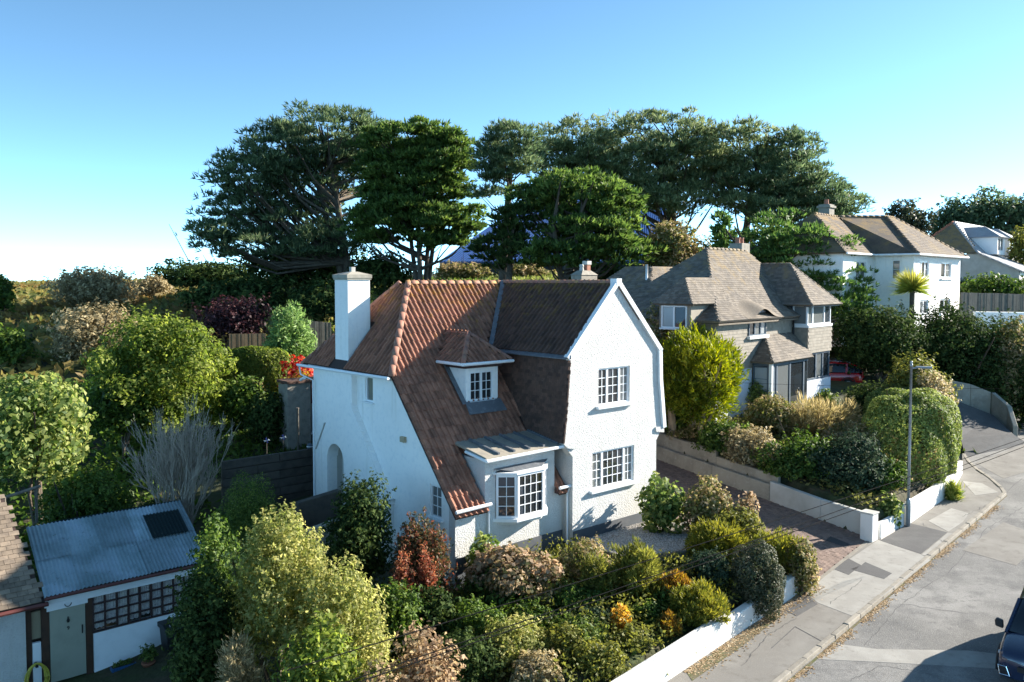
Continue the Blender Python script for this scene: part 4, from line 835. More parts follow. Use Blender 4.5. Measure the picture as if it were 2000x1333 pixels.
# rear wings seen over the left slope
rw = MB(); rw.box(-4.7, 2.0, 8.2, 13.0, GZN - .5, 7.0); rw.build('rear_wall', M_HUNG, N)
roof_faces(nr, [[(-5.2, 13.0, 6.9), (-5.2, 6.4, 6.9), (-2.0, 8.6, 9.65), (-2.0, 10.4, 9.65)], [(-5.2, 6.4, 6.9), (2.5, 6.4, 6.9), (2.5, 8.6, 9.65), (-2.0, 8.6, 9.65)]], M_SLATE, tname='rear_tiles')
pipe(nr, [(-2.9, 8.3, 8.6), (-2.9, 8.3, 9.75)], M_UPVC, .07, 'vent_pipe')
st = bevel(MB().box(.55, 1.5, 4.2, 5.0, 9.9, 10.95).build('chimney', M_STONE, N), .02)
for x in (.8, 1.22): MB().lathe((x, 4.6, 10.95), [(.15, 0), (.13, .2), (.16, .3), (.15, .34)], 10).build('chimney_pot', M_POT, st)
# porch
pr = MB().box(-4.5, -.1, -.3, .86, 2.0, 2.28).build('porch', M_CONC, N)
px0, px1, pb, pz = -4.42, -.25, -.12, 4.78
papx = np.array([-3.2, .84, 6.02])
roof_faces(pr, [[(px0 - .25, pb - .25, pz), (px1 + .25, pb - .25, pz), (.0, .84, 6.02), papx], [(px0 - .25, .84, pz), (px0 - .25, pb - .25, pz), papx]], M_SLATE, tname='porch_tiles')
ridge_run((px0 - .25, pb - .25, pz + .02), papx + (0, 0, .02), pr, M_SLATE, .07, .25, 'hip_tile')
pj = MB()
for x in (px0 + .62, -2.35, -.75): pj.box(x - .07, x + .07, pb - .04, pb + .06, GZN, pz)
pj.box(px0, px1, pb - .03, pb + .07, pz - .2, pz + .02); pj.box(px0, px1, pb - .03, pb + .07, GZN, GZN + .12); pj.box(px0 - .04, px0 + .04, pb + .1, .84, pz - .2, pz); pj.build('door_frame', M_BLUEGREY, pr)
MB().box(px0 - .08, px0 + .08, pb - .1, pb + .06, GZN - .4, pz).build('corner_post', M_WHITE, pr)
for x0, x1, g in ((px0 + .69, -2.42, M_GLASS2), (-2.28, -.82, M_GLASS), (px0 + .08, px0 + .55, M_BLUEGREY), (-.68, px1, M_GLASS)): MB().box(x0, x1, pb, pb + .02, GZN + .12, pz - .2).build('glass_door', g, pr)
MB().box(px0 + .1, px1, .6, .83, GZN, pz).build('inner_wall', M_BLUEPAINT, pr)
window(N, (px0 - .02, .78, 3.3), (0, -1, 0), (-1, 0, 0), .8, 1.25, [(1, 1, 2, M_GLASS3)], frame=M_BLUEGREY); MB().box(px0 - .01, px0 + .05, pb + .1, .84, GZN - .4, 3.3).build('cheek_wall', M_BLUEGREY, pr)
pipe(N, [(-.1, .75, 7.0), (-.1, .75, 5.4)], M_BLACKPL, .05)
# ------------------------------------------------------------------ white hipped house
FW = Fr(43, atY(1783, 600, 55))
Wh = empty('white_hipped_house', (FW.P[0], FW.P[1], 0), FW.rz, 'white two-storey house with brown hipped roof behind a dark hedge', 'house')
m = bands(lambda z: (0, 10.7), [(1.3, 3.25, 9.0, 10.15), (5.95, 8.5, 9.0, 10.15), (1.45, 3.3, 6.5, 7.5), (5.9, 8.4, 6.5, 7.5)], [4.5, 10.62], lambda x, z: (x, 0, z), (0, .3, 0))
bands(lambda z: (.3, 2.65), [(.85, 1.42, 8.92, 10.22)], [4.5, 10.62], lambda x, z: (0, x, z), (.3, 0, 0), m)
bands(lambda z: (-5.2, 0), [(-3.0, -1.2, 8.9, 10.1)], [4.5, 10.62], lambda x, z: (x, 2.65, z), (0, .3, 0), m); m.box(-5.2, -4.9, 2.95, 9, 4.5, 10.62); m.box(10.4, 10.7, .3, 9, 4.5, 10.62); m.build('wall', M_SMOOTH, Wh)
window(Wh, (1.3, .12, 9.0), (1, 0, 0), (0, -1, 0), 1.95, 1.15, [(.25, 1, 2), (.4, 1, 1), (.35, 1, 2)], fw=.1, sill=(.2, .26, .12)); window(Wh, (5.95, .12, 9.0), (1, 0, 0), (0, -1, 0), 2.55, 1.15, [(.5, 1, 1), (.5, 1, 2, M_GLASS2)], fw=.1, sill=(.2, .26, .12))
window(Wh, (1.45, .12, 6.5), (1, 0, 0), (0, -1, 0), 1.85, 1.0, [(.5, 1, 1, M_GLASS2), (.5, 1, 1)], fw=.1); window(Wh, (5.9, .12, 6.5), (1, 0, 0), (0, -1, 0), 2.5, 1.0, [(.5, 1, 1), (.5, 1, 1)], fw=.1)
window(Wh, (.12, 1.42, 8.92), (0, -1, 0), (-1, 0, 0), .57, 1.3, [(1, 1, 2, M_GLASS2)], fw=.07); window(Wh, (-3.0, 2.77, 8.9), (1, 0, 0), (0, -1, 0), 1.8, 1.2, [(.5, 1, 1, M_GLASS2), (.5, 1, 1)], fw=.08)
wr = MB().box(.35, 10.35, .35, 8.9, 10.5, 10.58).build('roof', M_WHITE, Wh)
A1, A2_, A3 = np.array([4.5, 3.35, 13.5]), np.array([6.1, 3.35, 13.5]), np.array([4.5, 6.2, 13.5])
roof_faces(wr, [[(-.4, -.4, 10.6), (11.1, -.4, 10.6), A2_, A1], [(-.4, 2.65, 10.6), (-.4, -.4, 10.6), A1, (1.6, 5.6, 13.45)]], M_ROOF2, .3, .22, tname='roof_tiles')
roof_faces(wr, [[(-5.6, 2.3, 10.6), (-.3, 2.3, 10.6), (1.6, 5.8, 13.45), (-2.4, 5.8, 13.45)], [(-5.6, 9.3, 10.6), (-5.6, 2.3, 10.6), (-2.4, 5.8, 13.45)]], M_ROOF2, .3, .22, tname='roof_tiles')
roof_faces(wr, [[(11.1, -.4, 10.6), (11.1, 9.3, 10.6), A3 + (1.6, 0, 0), A2_], [(11.1, 9.3, 10.6), (-5.6, 9.3, 10.6), (-2.4, 5.8, 13.45), A3 + (1.6, 0, 0)], [A1, A2_, A3 + (1.6, 0, 0), A3], [(1.6, 5.6, 13.44), A1, A3]], M_ROOF2, tiled=False)
for p, q in ((A1, A2_), (np.array([-2.4, 5.8, 13.45]), np.array([1.6, 5.8, 13.45])), (np.array([1.6, 5.7, 13.45]), A1), (np.array([-.4, -.4, 10.62]), A1), (np.array([11.1, -.4, 10.62]), A2_)): ridge_run(p, q, wr, M_ROOF2, .13, .45)
gutter(Wh, (-.45, -.45, 10.55), (11.15, -.45, 10.55), r=.07); gutter(Wh, (-.45, 2.3, 10.55), (-.45, -.45, 10.55), r=.07); gutter(Wh, (-5.6, 2.25, 10.55), (-.4, 2.25, 10.55), r=.07); pipe(Wh, [(-.1, 2.45, 10.5), (-.06, 2.55, 5)], r=.05)
st = MB().box(1.2, 2.1, 6.2, 7.0, 12.8, 14.35).build('chimney', M_STONE, Wh); MB().box(1.1, 2.2, 6.1, 7.1, 14.1, 14.25).build('chimney_band', M_STONE, st); MB().lathe((1.65, 6.6, 14.35), [(.17, 0), (.15, .3), (.17, .38)], 10).build('chimney_pot', M_POT, st)
# ------------------------------------------------------------------ slate-roofed house with dormers, farthest right
FT = Fr(43, atY(1985, 560, 74))
T3 = empty('pale_roofed_house', (FT.P[0], FT.P[1], 0), FT.rz, 'house with pale sunlit slate roof and white dormers beyond the white hipped house', 'house')
eF = FT.ona(1988, 527, 0); kn = FT.ona(1912, 494, 0); bkp = FT.ona(1845, 498, 0); hy = kn[1]; zE, zK = eF[2], kn[2]; ap = np.array([2.6, hy + 2.9, FT.onb(1875, 436, hy + 2.9)[2]])
MB().extr([(0, -.2, zE - 7), (0, -.2, zE - .1), (0, hy, zK - .1), (0, bkp[1] + 1, zK - .1), (0, bkp[1] + 1, zE - 7)], (.3, 0, 0)).build('wall', M_CONC_W, T3)
MB().box(.3, 16, -.1, .2, zE - 7, zE - .15).build('front_wall', M_SMOOTH, T3)
t3r = MB().box(.4, 15.5, .3, hy + 5, zE - .5, zE - .4).build('roof', M_PALE_ROOF, T3)
roof_faces(t3r, [[(-.3, -.5, zE - .15), (16, -.5, zE - .15), (16, hy, zK), (-.3, hy, zK)], [(-.3, hy, zK), (16, hy, zK), (14, ap[1], ap[2]), ap]], M_PALE_ROOF, .45, .3, tname='slates')
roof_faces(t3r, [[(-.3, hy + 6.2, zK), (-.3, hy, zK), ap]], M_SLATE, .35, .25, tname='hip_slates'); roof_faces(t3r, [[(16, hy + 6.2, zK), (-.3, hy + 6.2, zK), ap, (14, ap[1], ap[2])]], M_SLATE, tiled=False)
ridge_run((-.3, hy + 6.2, zK), ap, t3r, M_REDRIDGE, .16, .6, 'hip_tile'); ridge_run((-.3, hy, zK), ap, t3r, M_PALE_ROOF, .12, .6, 'hip_tile'); ridge_run(ap, (14, ap[1], ap[2]), t3r, M_PALE_ROOF, .14, .6)
for x in (2.6, 7.2):
    bx = MB(); bx.box(0, .25, 0, 2.6, 0, 1.65); bx.box(2.55, 2.8, 0, 2.6, 0, 1.65); bx.box(.25, 2.55, .05, .2, 0, .3); dmo = bx.build('dormer', M_WHITE, T3); dmo.location = (x, hy - .9, zK - .1)
    window(T3, (x + .25, hy - .9 + .12, zK - .1 + .3), (1, 0, 0), (0, -1, 0), 2.3, 1.3, [(.5, 1, 1), (.5, 1, 1, M_GLASS2)], fw=.1); MB().box(0.01, .02, .2, 1.8, .3, 1.5).build('side_glass', M_GLASS2, dmo)
    roof_faces(dmo, [[(-.3, -.3, 1.65), (3.1, -.3, 1.65), (1.4, 1.4, 2.7)], [(-.3, 3.2, 1.65), (-.3, -.3, 1.65), (1.4, 1.4, 2.7), (1.4, 3.2, 2.7)], [(3.1, -.3, 1.65), (3.1, 3.2, 1.65), (1.4, 3.2, 2.7), (1.4, 1.4, 2.7)]], M_PALE_ROOF, tiled=False)
pipe(T3, [(-.08, hy + 1.5, zK - .1), (-.08, hy + 1.5, zE - 5)], r=.07)
# ------------------------------------------------------------------ bungalow roof and chimney behind the gable
FB = Fr(43.8, atY(1150, 560, 49))
Bg = empty('rear_bungalow', (FB.P[0], FB.P[1], 0), FB.rz, 'low dark-roofed building showing just behind the white gable', 'building')
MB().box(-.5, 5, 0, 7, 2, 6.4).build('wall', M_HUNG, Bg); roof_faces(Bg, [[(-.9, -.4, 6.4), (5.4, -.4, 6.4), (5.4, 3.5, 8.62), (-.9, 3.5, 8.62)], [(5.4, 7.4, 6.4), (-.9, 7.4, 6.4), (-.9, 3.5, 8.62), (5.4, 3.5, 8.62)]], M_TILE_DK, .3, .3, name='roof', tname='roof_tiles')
cq = FB.loc(atY(1141, 540, 50)); st = MB().box(cq[0] - .75, cq[0] + .75, cq[1] - .4, cq[1] + .4, 7.6, 9.15).build('chimney', M_STONE, Bg)
m = MB(); m.v = [(cq[0] - .8, cq[1] - .45, 9.15), (cq[0] + .8, cq[1] - .45, 9.15), (cq[0] + .8, cq[1] + .45, 9.15), (cq[0] - .8, cq[1] + .45, 9.15), (cq[0] - .4, cq[1] - .2, 9.42), (cq[0] + .4, cq[1] - .2, 9.42), (cq[0] + .4, cq[1] + .2, 9.42), (cq[0] - .4, cq[1] + .2, 9.42)]; m.f = [(0, 1, 5, 4), (1, 2, 6, 5), (2, 3, 7, 6), (3, 0, 4, 7), (4, 5, 6, 7), (3, 2, 1, 0)]; m.build('chimney_cap', M_STONE, st)
MB().lathe((cq[0] - .25, cq[1], 9.4), [(.15, 0), (.12, .2), (.15, .3), (.1, .4)], 10).build('chimney_pot', M_CONC_W, st); MB().box(cq[0] + .1, cq[0] + .42, cq[1] - .15, cq[1] + .15, 9.4, 9.78).build('chimney_pot', M_POT, st); MB().box(cq[0] + .06, cq[0] + .46, cq[1] - .19, cq[1] + .19, 9.78, 10.0).build('chimney_cowl', M_CONC_W, st)
# ------------------------------------------------------------------ big barn with sky-tinted roof behind the pines
bq = [atY(858, 513, 100), atY(1345, 511, 103), atY(1300, 402, 118), atY(1045, 383, 118)]
Bn = empty('sky_tinted_barn', tuple(bq[0] * .5 + bq[1] * .5), 0, 'very large building with ribbed metal roof tinted blue for reflected sky behind the pines', 'barn'); bo = bq[0] * .5 + bq[1] * .5
lq = [q - bo for q in bq]; nb_ = slope_frame(*[np.array(q) for q in lq[:3]])
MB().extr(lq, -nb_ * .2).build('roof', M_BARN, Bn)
sm = MB()
for k in range(90):
    t = k / 89; p = lq[0] * (1 - t) + lq[1] * t; q = lq[3] * (1 - t) + lq[2] * t; d_ = lq[1] - lq[0]; d_ = d_ / np.linalg.norm(d_) * .06
    sm.extr([p - d_ + nb_ * .01, p + d_ + nb_ * .01, q + d_ + nb_ * .01, q - d_ + nb_ * .01], nb_ * .14)
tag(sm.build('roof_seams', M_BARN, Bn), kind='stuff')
MB().extr([lq[0] + (0, .5, -.1), lq[1] + (0, .5, -.1), lq[1] + (0, .5, -6), lq[0] + (0, .5, -6)], (0, .4, 0)).build('wall', M_BARNDK, Bn)
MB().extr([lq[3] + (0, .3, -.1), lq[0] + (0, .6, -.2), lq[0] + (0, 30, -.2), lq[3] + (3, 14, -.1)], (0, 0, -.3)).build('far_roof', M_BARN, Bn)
# ------------------------------------------------------------------ outbuilding, timber fences, patio walls left of the house
oq = atY(563, 868, 36)
Ob = empty('outbuilding', (oq[0], oq[1], 0), H.rotation_euler[2], 'shade-toned grey garage-like outbuilding with dark red fascia and white window behind the house', 'outbuilding')
MB().box(0, 1.1, 0, .3, .8, 4.3).build('front_wall', M_STONE, Ob); MB().box(0.005, .3, .3, .9, .8, 4.25).build('side_wall', M_STONE, Ob); MB().box(1.1, 6, .25, .45, .8, 3.0).build('infill_wall', M_BARNDK, Ob); MB().box(1.12, 6, -.05, .3, 3.35, 4.3).build('fascia', M_GUTTER, Ob); MB().box(-.05, 6.1, -.1, 1.0, 4.3, 4.42).build('roof', M_TILE_DK, Ob)  # walls in a darker stone: their shade is put into the colour
window(Ob, (1.25, .22, 2.0), (1, 0, 0), (0, -1, 0), 1.5, 1.3, [(.5, 1, 1), (.5, 1, 1)], fw=.07, sill=(.1, .12, .08))
sq0, sq1 = atY(620, 872, 33.2), atY(432, 899, 30.6)
Fs = empty('sleeper_wall', (sq1[0], sq1[1], 0), math.atan2(sq0[1] - sq1[1], sq0[0] - sq1[0]), 'dark timber retaining wall of stacked horizontal sleepers left of the house', 'timber wall')
Ls = np.linalg.norm((sq0 - sq1)[:2])
for j in range(7):
    o_ = (j % 2) * .9; x = -o_
    while x < Ls:
        x1 = min(x + 2.3, Ls); bevel(MB().box(max(x, 0) + .01, x1 - .01, -.06 + random.uniform(-.015, .015), .1, -.25 + j * .335, .06 + j * .335).build('sleeper', M_WOOD_DK, Fs), .015); x += 2.3
pq0, pq1 = atY(596, 1000, 27.6), atY(700, 968, 29.0)
wall_run('patio_wall', [atY(585, 990, 27.5), atY(668, 964, 28.8)], [(.12, .12)], .3, M_WOOD_DK, 'low timber-capped wall behind the dark shrub at the arch', 1, base=-1.0)
wall_run('patio_wall', [atY(600, 1045, 26.0), atY(690, 1012, 27.2)], [(.1, .1)], .3, M_CONC, 'low grey step wall in deep shade left of the house', 1, base=-.9)
def board_fence(name, p, q, h, n, matl, label, post=True, gap=.01):
    p, q = np.array(p), np.array(q); L = np.linalg.norm((q - p)[:2]); o = empty(name, (p[0], p[1], 0), math.atan2(q[1] - p[1], q[0] - p[0]), label, 'fence'); w_ = L / n
    for k in range(n): zb = p[2] + (q[2] - p[2]) * k / n; MB().box(k * w_ + gap / 2, (k + 1) * w_ - gap / 2, random.uniform(0, .02), .04, zb - .3, zb + h + random.uniform(-.015, .015)).build('board', matl, o)
    MB().extr([(0, .05, p[2] + h * .75), (L, .05, q[2] + h * .75), (L, .05, q[2] + h * .75 + .1), (0, .05, p[2] + h * .75 + .1)], (0, .05, 0)).build('rail', matl, o)
    return o
board_fence('board_fence', atY(575, 700, 47), atY(648, 705, 48), 2.2, 22, M_WOOD, 'grey vertical board fence behind the tall chimney')
board_fence('board_fence', atY(448, 702, 49), atY(520, 700, 50), 1.5, 24, mat('tan_fence_wood', (.20, .145, .085), .9, noise=[(3, (.14, .10, .06), .45, .7, 5)], extra=pervar(.2)), 'tan vertical board fence below the purple-leaved tree')
board_fence('board_fence', atY(1876, 612, 60), atY(2040, 614, 64), 1.5, 44, M_WOOD, 'long grey board fence beside the white hipped house')
wall_run('rendered_wall', [atY(1905, 650, 57), atY(2050, 650, 60)], [(1.45, 1.45)], .25, M_SMOOTH, 'plain white wall below the long grey board fence at right edge', 1, base=-1)
# timber handrail at far left
hr = empty('handrail', tuple(atY(0, 985, 24)), 0, 'pale timber handrail on posts at the left edge', 'handrail'); h0 = atY(0, 985, 24)
MB().tube([atY(-30, 985, 24) - h0, atY(78, 950, 26) - h0], .05, 6).build('rail', M_WOOD, hr)
for x, y, Yd in ((8, 972, 24.2), (70, 953, 25.8)): t_ = atY(x, y, Yd) - h0; MB().tube([t_, t_ - (0, 0, 1.1)], .045, 6).build('post', M_WOOD, hr)
# ------------------------------------------------------------------ cottage at lower left
FL = Fr(math.degrees(AZ_H), atY(130, 1187, 22.5)); GL = -2.36
Ct = empty('cottage', (FL.P[0], FL.P[1], 0), FL.rz, 'cottage with blue corrugated lean-to roof and sage green door at lower left', 'cottage')
def text_mesh(name, s, size, parent, loc, rot, matl):
    cu = bpy.data.curves.new(name, 'FONT'); cu.body = s; cu.size = size; cu.extrude = .003; cu.align_x = 'CENTER'
    t = bpy.data.objects.new(name + '_curve', cu); col.objects.link(t); dg = bpy.context.evaluated_depsgraph_get(); me = bpy.data.meshes.new_from_object(t.evaluated_get(dg)); bpy.data.objects.remove(t)
    me.materials.clear(); me.materials.append(matl); o = link(name, me, parent); o.location = loc; o.rotation_euler = rot; return o
# main part: white wall, shingle roof
MB().box(-6, -1.0, 0, .3, GL - .5, .06).build('wall', M_RENDER, Ct); MB().box(-6, -.6, .3, 5.6, GL - .5, .1).build('side_wall', M_SMOOTH, Ct)
rfz = lambda b: .16 + (b + .2) * .72
sv = np.array([0, 1, .72]); sv = sv / np.linalg.norm(sv); sn = np.array([0, -.72, 1]); sn = sn / np.linalg.norm(sn); rlen = 3.2 / sv[1]
MB().extr([np.array([-6, -.2, rfz(-.2)]) - sn * .01, np.array([-.56, -.2, rfz(-.2)]) - sn * .01, np.array([-.95, 3.0, rfz(3.0)]) - sn * .01, np.array([-6, 3.0, rfz(3.0)]) - sn * .01], -sn * .08).build('shingle_roof', M_UNDER, Ct); cr = Ct.children[-1] if False else bpy.data.objects['shingle_roof']
st_ = tile_mesh((1, 0, 0), sv, sn, .26, .16, M_SHINGLE, flat=True, lift=.02); stm = st_.mesh('shingle', M_SHINGLE)
ps = tile_slope((-.56, -.2, rfz(-.2)), (1, 0, 0), sv, [(-3.2, 0), (0, 0), (-.36, rlen), (-3.2, rlen)], .26, .16, True); ps.sort(key=lambda t: -t[1])
for p, x, y in ps[:290]:
    o = link('shingle', stm, cr); o.location = p + sn * random.uniform(-.003, .006)
join_tiles('far_shingles', [(st_, [t[0] for t in ps[290:]])], cr, M_SHINGLE)
MB().extr([(-6, 3.0, rfz(3.0) + .02), (-.95, 3.0, rfz(3.0) + .02), (-.95, 6.2, .1), (-6, 6.2, .1)], (0, 0, -.1)).build('rear_roof', M_SHINGLE, cr)
gutter(Ct, (-6, -.28, .1), (-.5, -.28, .1), M_GUTTER, .06)
# lean-to
bx = MB()
for x0, x1 in ((-.62, -.44), (.47, .64)): bx.box(x0, x1, -.03, .1, GL - .3, .02)
bx.box(-.98, -.84, .1, .25, GL - .3, .02); bx.box(-.62, .64, -.02, .1, -.16, .0); bx.build('door_post', M_BROWNWOOD, Ct)
MB().box(-1.0, -.44, .28, .4, GL - .3, .1).build('recess_wall', M_BROWNWOOD, Ct); MB().box(-.84, -.64, .02, .12, GL - .3, -1.0).build('white_panel', M_BOARD, Ct); MB().box(-.86, -.6, .2, .27, -.95, -.2).build('recess_glass', M_VENT, Ct)
dr_ = bevel(MB().box(-.43, .46, -.035, .03, GL + .16, -.165).build('door', M_DOOR, Ct), .01)
m = MB(); m.tube([(.02 + .085 * math.cos(t), -.09, -.06 + .1 * math.sin(t)) for t in np.linspace(R(120), R(420), 14)], .012, 6); m.build('horseshoe', M_IRON, dr_)
m = MB(); m.lathe((0, 0, 0), [(.03, -.09), (.042, -.04), (.025, 0), (.014, .04), (.02, .06)], 10); kk = m.build('door_knocker', M_IRON, dr_); kk.location = (.02, -.06, -.52)
text_mesh('door_number', '9', .15, dr_, (.02, -.045, -.83), (R(90), 0, 0), M_IRON)
MB().box(.36, .385, -.06, -.03, -1.02, -.78).build('door_handle', M_IRON, dr_)
for k in range(3): MB().box(-.56, 3.84, -.12 - .01 * (k % 2), -.06, .24 - (k + 1) * .1, .24 - k * .1 - .006).build('fascia_board', M_BOARD, Ct)
MB().box(-.5, .52, -.075, -.04, -.19, -.062).build('lintel_board', M_BOARD, Ct)
for k in range(10): z0 = -1.12 - (k + 1) * .125; MB().extr([(.66, -.01, z0), (.66, -.05, z0), (.66, -.012, z0 + .121), (.66, .01, z0 + .121)], (3.1, 0, 0)).build('weatherboard', M_BOARD, Ct)
MB().box(.66, 3.49, .01, .2, GL - .4, -1.115).build('lower_wall', M_BOARD, Ct); MB().box(3.5, 3.78, .0, 2.6, GL - .4, .1).build('end_wall', M_BOARD, Ct)
lb = MB(); NX, NZ = 9, 4
for i in range(NX + 1): x = .66 + i * (2.85 / NX); lb.box(x - .022, x + .022, -.03, .02, -1.1, -.02)
for j in range(NZ + 1): z = -1.1 + j * .265; lb.box(.64, 3.53, -.036, .014, z - .022, z + .022)
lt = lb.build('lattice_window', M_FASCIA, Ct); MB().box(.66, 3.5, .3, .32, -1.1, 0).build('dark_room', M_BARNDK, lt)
for i in range(NX):
    for j in range(NZ): x = .66 + i * (2.85 / NX); z = -1.1 + j * .265; MB().box(x + .022, x + .295, .0, .006, z + .02, z + .245).build('pane', M_CLEAR, lt)
for i in range(NX):                                            # net curtains hanging close behind each column of panes
    x0 = .66 + i * (2.85 / NX) + .04; m = MB(); pts = [(x0 + .25 * k / 12, -.0 + .03 + .012 * math.sin(k * 1.9 + i)) for k in range(13)]
    zb = -1.0 + .06 * math.sin(i * 2.1)
    for k in range(12): m.face([(pts[k][0], pts[k][1], zb - .03 * math.sin(k * .52) ** 2), (pts[k + 1][0], pts[k + 1][1], zb - .03 * math.sin((k + 1) * .52) ** 2), (pts[k + 1][0], pts[k + 1][1], -.03), (pts[k][0], pts[k][1], -.03)])
    m.build('net_curtain', M_LACE, lt)
# corrugated roof of the lean-to: eight sheets
cz = lambda b: .29 + (b + .2) * .42
rfc = MB().extr([(-.5, -.15, cz(-.15) - .06), (3.85, -.15, cz(-.15) - .06), (3.95, 2.7, cz(2.7) - .06), (-.4, 2.7, cz(2.7) - .06)], (0, 0, -.05)).build('corrugated_roof', M_UNDER, Ct)
def corr(x0, x1, b0, b1, lift, matl, name='corrugated_sheet', pitch=.105):
    n = int((x1 - x0) / pitch * 6); m = MB(); sk = lambda b: (b + .2) * .05
    for i in range(n + 1):
        x = x0 + (x1 - x0) * i / n; h = .018 * math.cos(2 * math.pi * x / pitch) + lift
        for b in (b0, b1): m.v.append((x + sk(b), b, cz(b) + h))
    for i in range(n): m.f.append((2 * i, 2 * i + 2, 2 * i + 3, 2 * i + 1))
    return m.build(name, matl, rfc, True)
for i in range(5):
    x0 = -.58 + i * .9
    for j, (b0, b1) in enumerate(((-.22, 1.25), (1.15, 2.65))): corr(x0, min(x0 + .95, 3.9), b0, b1, .012 * ((i + j) % 2) + .02 * j + .003 * i, M_CORR)
corr(2.6, 3.7, 1.1, 2.2, .075, M_TARP, 'roof_patch')
MB().extr([(.3, 2.68, cz(2.68) + .0), (3.95, 2.68, cz(2.68)), (3.9, 3.5, cz(2.68) - .25), (.3, 3.5, cz(2.68) - .25)], (0, 0, .05)).build('rear_roof', M_TARP, rfc)
gutter(Ct, (-.58, -.27, .24), (3.92, -.27, .22), M_GUTTER, .05)
for x in (-.5, .9, 2.3, 3.6): MB().box(x - .015, x + .015, -.3, -.12, .19, .28).build('gutter_bracket', M_FASCIA, Ct)
# hose, bin, planter, pot, bricks in front
hs = FL.w(-.80, -.16, -1.55); ho = empty('garden_hose', tuple(hs), FL.rz, 'coil of yellow hose hanging on the white cottage wall', 'hose')
for k in range(4):
    m = MB(); m.tube([((.20 + .03 * k) * math.cos(t) + random.uniform(-.01, .01), -.03 * (k % 2) - .02, -.35 + (.38 + .05 * math.sin(k)) * math.sin(t)) for t in np.linspace(0, 6.283, 26)], .018, 6); m.build('hose_loop', M_HOSE, ho, True)
m = MB(); m.box(-.03, .03, -.1, .14, -.02, .05); m.build('hook', M_IRON, ho)
bn = FL.w(2.72, -.42, GL); Bin = empty('wheelie_bin', tuple(bn), FL.rz, 'black wheelie bin with white painted lettering by the white boarded wall', 'bin')
m = MB(); b0, b1 = .24, .29; m.v = [(-b0, -b0, .06), (b0, -b0, .06), (b0, b0 + .04, .06), (-b0, b0 + .04, .06), (-b1, -b1, .98), (b1, -b1, .98), (b1, b1 + .06, .98), (-b1, b1 + .06, .98)]; m.f = [(3, 2, 1, 0), (0, 1, 5, 4), (1, 2, 6, 5), (2, 3, 7, 6), (3, 0, 4, 7), (4, 5, 6, 7)]; bevel(m.build('bin_body', M_BIN, Bin), .03)
m = MB(); m.extr([(-.33, -.35, .96), (-.33, -.34, 1.06), (-.33, -.1, 1.14), (-.33, .4, 1.1), (-.33, .42, .96)], (.66, 0, 0)); bevel(m.build('bin_lid', M_BIN, Bin), .02)
MB().tube([(-.26, .45, 1.0), (.26, .45, 1.0)], .025, 8).build('bin_handle', M_BIN, Bin)
for x in (-.27, .27): m = MB(); m.tube([(x - .03, .28, .1), (x + .03, .28, .1)], .1, 14); m.build('bin_wheel', M_TYRE, Bin)
text_mesh('bin_lettering', '1 TPM', .15, Bin, (0, -.24, 1.098), (R(14), 0, 0), M_PAINTMARK)
pq = FL.w(1.35, -.3, GL); Pl = empty('flower_trough', tuple(pq), FL.rz, 'bright blue ribbed plastic trough on the brick paving', 'planter')
bevel(MB().box(-.33, .33, -.11, .11, 0, .22).build('trough', M_PLANTER, Pl), .01)
for k in range(9): MB().box(-.31 + k * .073, -.28 + k * .073, -.125, -.111, .01, .2).build('rib', M_PLANTER, Pl)
MB().box(-.3, .3, -.085, .085, .2, .225).build('compost', M_SOIL, Pl)
br_ = MB().box(-3.5, 2.6, -2.2, 1.2, -.3, -.02).build('brick_paving', M_SOIL); br_.location = tuple(FL.w(2, -1.2, GL)); br_.rotation_euler = (0, 0, FL.rz); tag(br_, kind='structure')
bmesh_ = MB().box(-.105, .105, -.05, .05, -.05, .012).mesh('brick', M_BRICK)
for i in range(-14, 12):
    for j in range(-1, 10):
        x, y = i * .225 + (j % 2) * .11, -.9 + j * .118 + .9
        if x < -3.3 or x > 2.3: continue
        o = link('brick', bmesh_, br_); o.location = (x, y + .05, random.uniform(-.004, .004)); o.rotation_euler = (0, 0, random.uniform(-.02, .02))
wp = FL.w(3.15, -1.15, GL); wpo = empty('gate_post', tuple(wp), FL.rz, 'short white timber post at the end of the brick paving', 'post'); bevel(MB().box(-.09, .09, -.09, .09, -.3, .95).build('shaft', M_WHITE, wpo), .015); MB().extr([(-.11, -.11, .95), (.11, -.11, .95), (.11, .11, .95), (-.11, .11, .95)], (0, 0, .04)).build('cap', M_WHITE, wpo)
# ------------------------------------------------------------------ street lamp
lp = rp(1773, 1028, .1); Lm = empty('street_lamp', tuple(lp), 0, 'tall galvanised steel street lamp beside the white wall pillar', 'street lamp')
MB().lathe((0, 0, 0), [(.085, -.3), (.085, .95), (.08, 1.0), (.055, 1.08)], 12).build('column_base', M_GALV, Lm, True); MB().lathe((0, 0, 0), [(.055, 1.05), (.052, 3), (.042, 6.1), (.055, 6.1), (.055, 6.2), (.02, 6.23)], 12).build('column', M_GALV, Lm, True)
ad = np.array([.93, -.36, 0]); MB().tube([np.array([0, 0, 6.05]), ad * .25 + (0, 0, 6.08)], .03, 8).build('bracket', M_GALV, Lm)
o = bevel(MB().obox(((0, 0, 6.1), ad, (.36, .93, 0), (-.06 * ad[0], -.06 * ad[1], 1)), .15, .72, -.1, .1, -.035, .035).build('lantern', M_GALV, Lm), .03); MB().obox(((0, 0, 6.06), ad, (.36, .93, 0), (0, 0, 1)), .3, .66, -.07, .07, -.006, .0).build('lens', M_HEADL, o)
MB().lathe((0, 0, 6.23), [(.05, 0), (.05, .07), (.03, .09)], 10).build('photocell', M_GALV, Lm)
MB().box(-.05, .05, -.088, -.084, .3, .8).build('access_door', M_GALV, Lm)
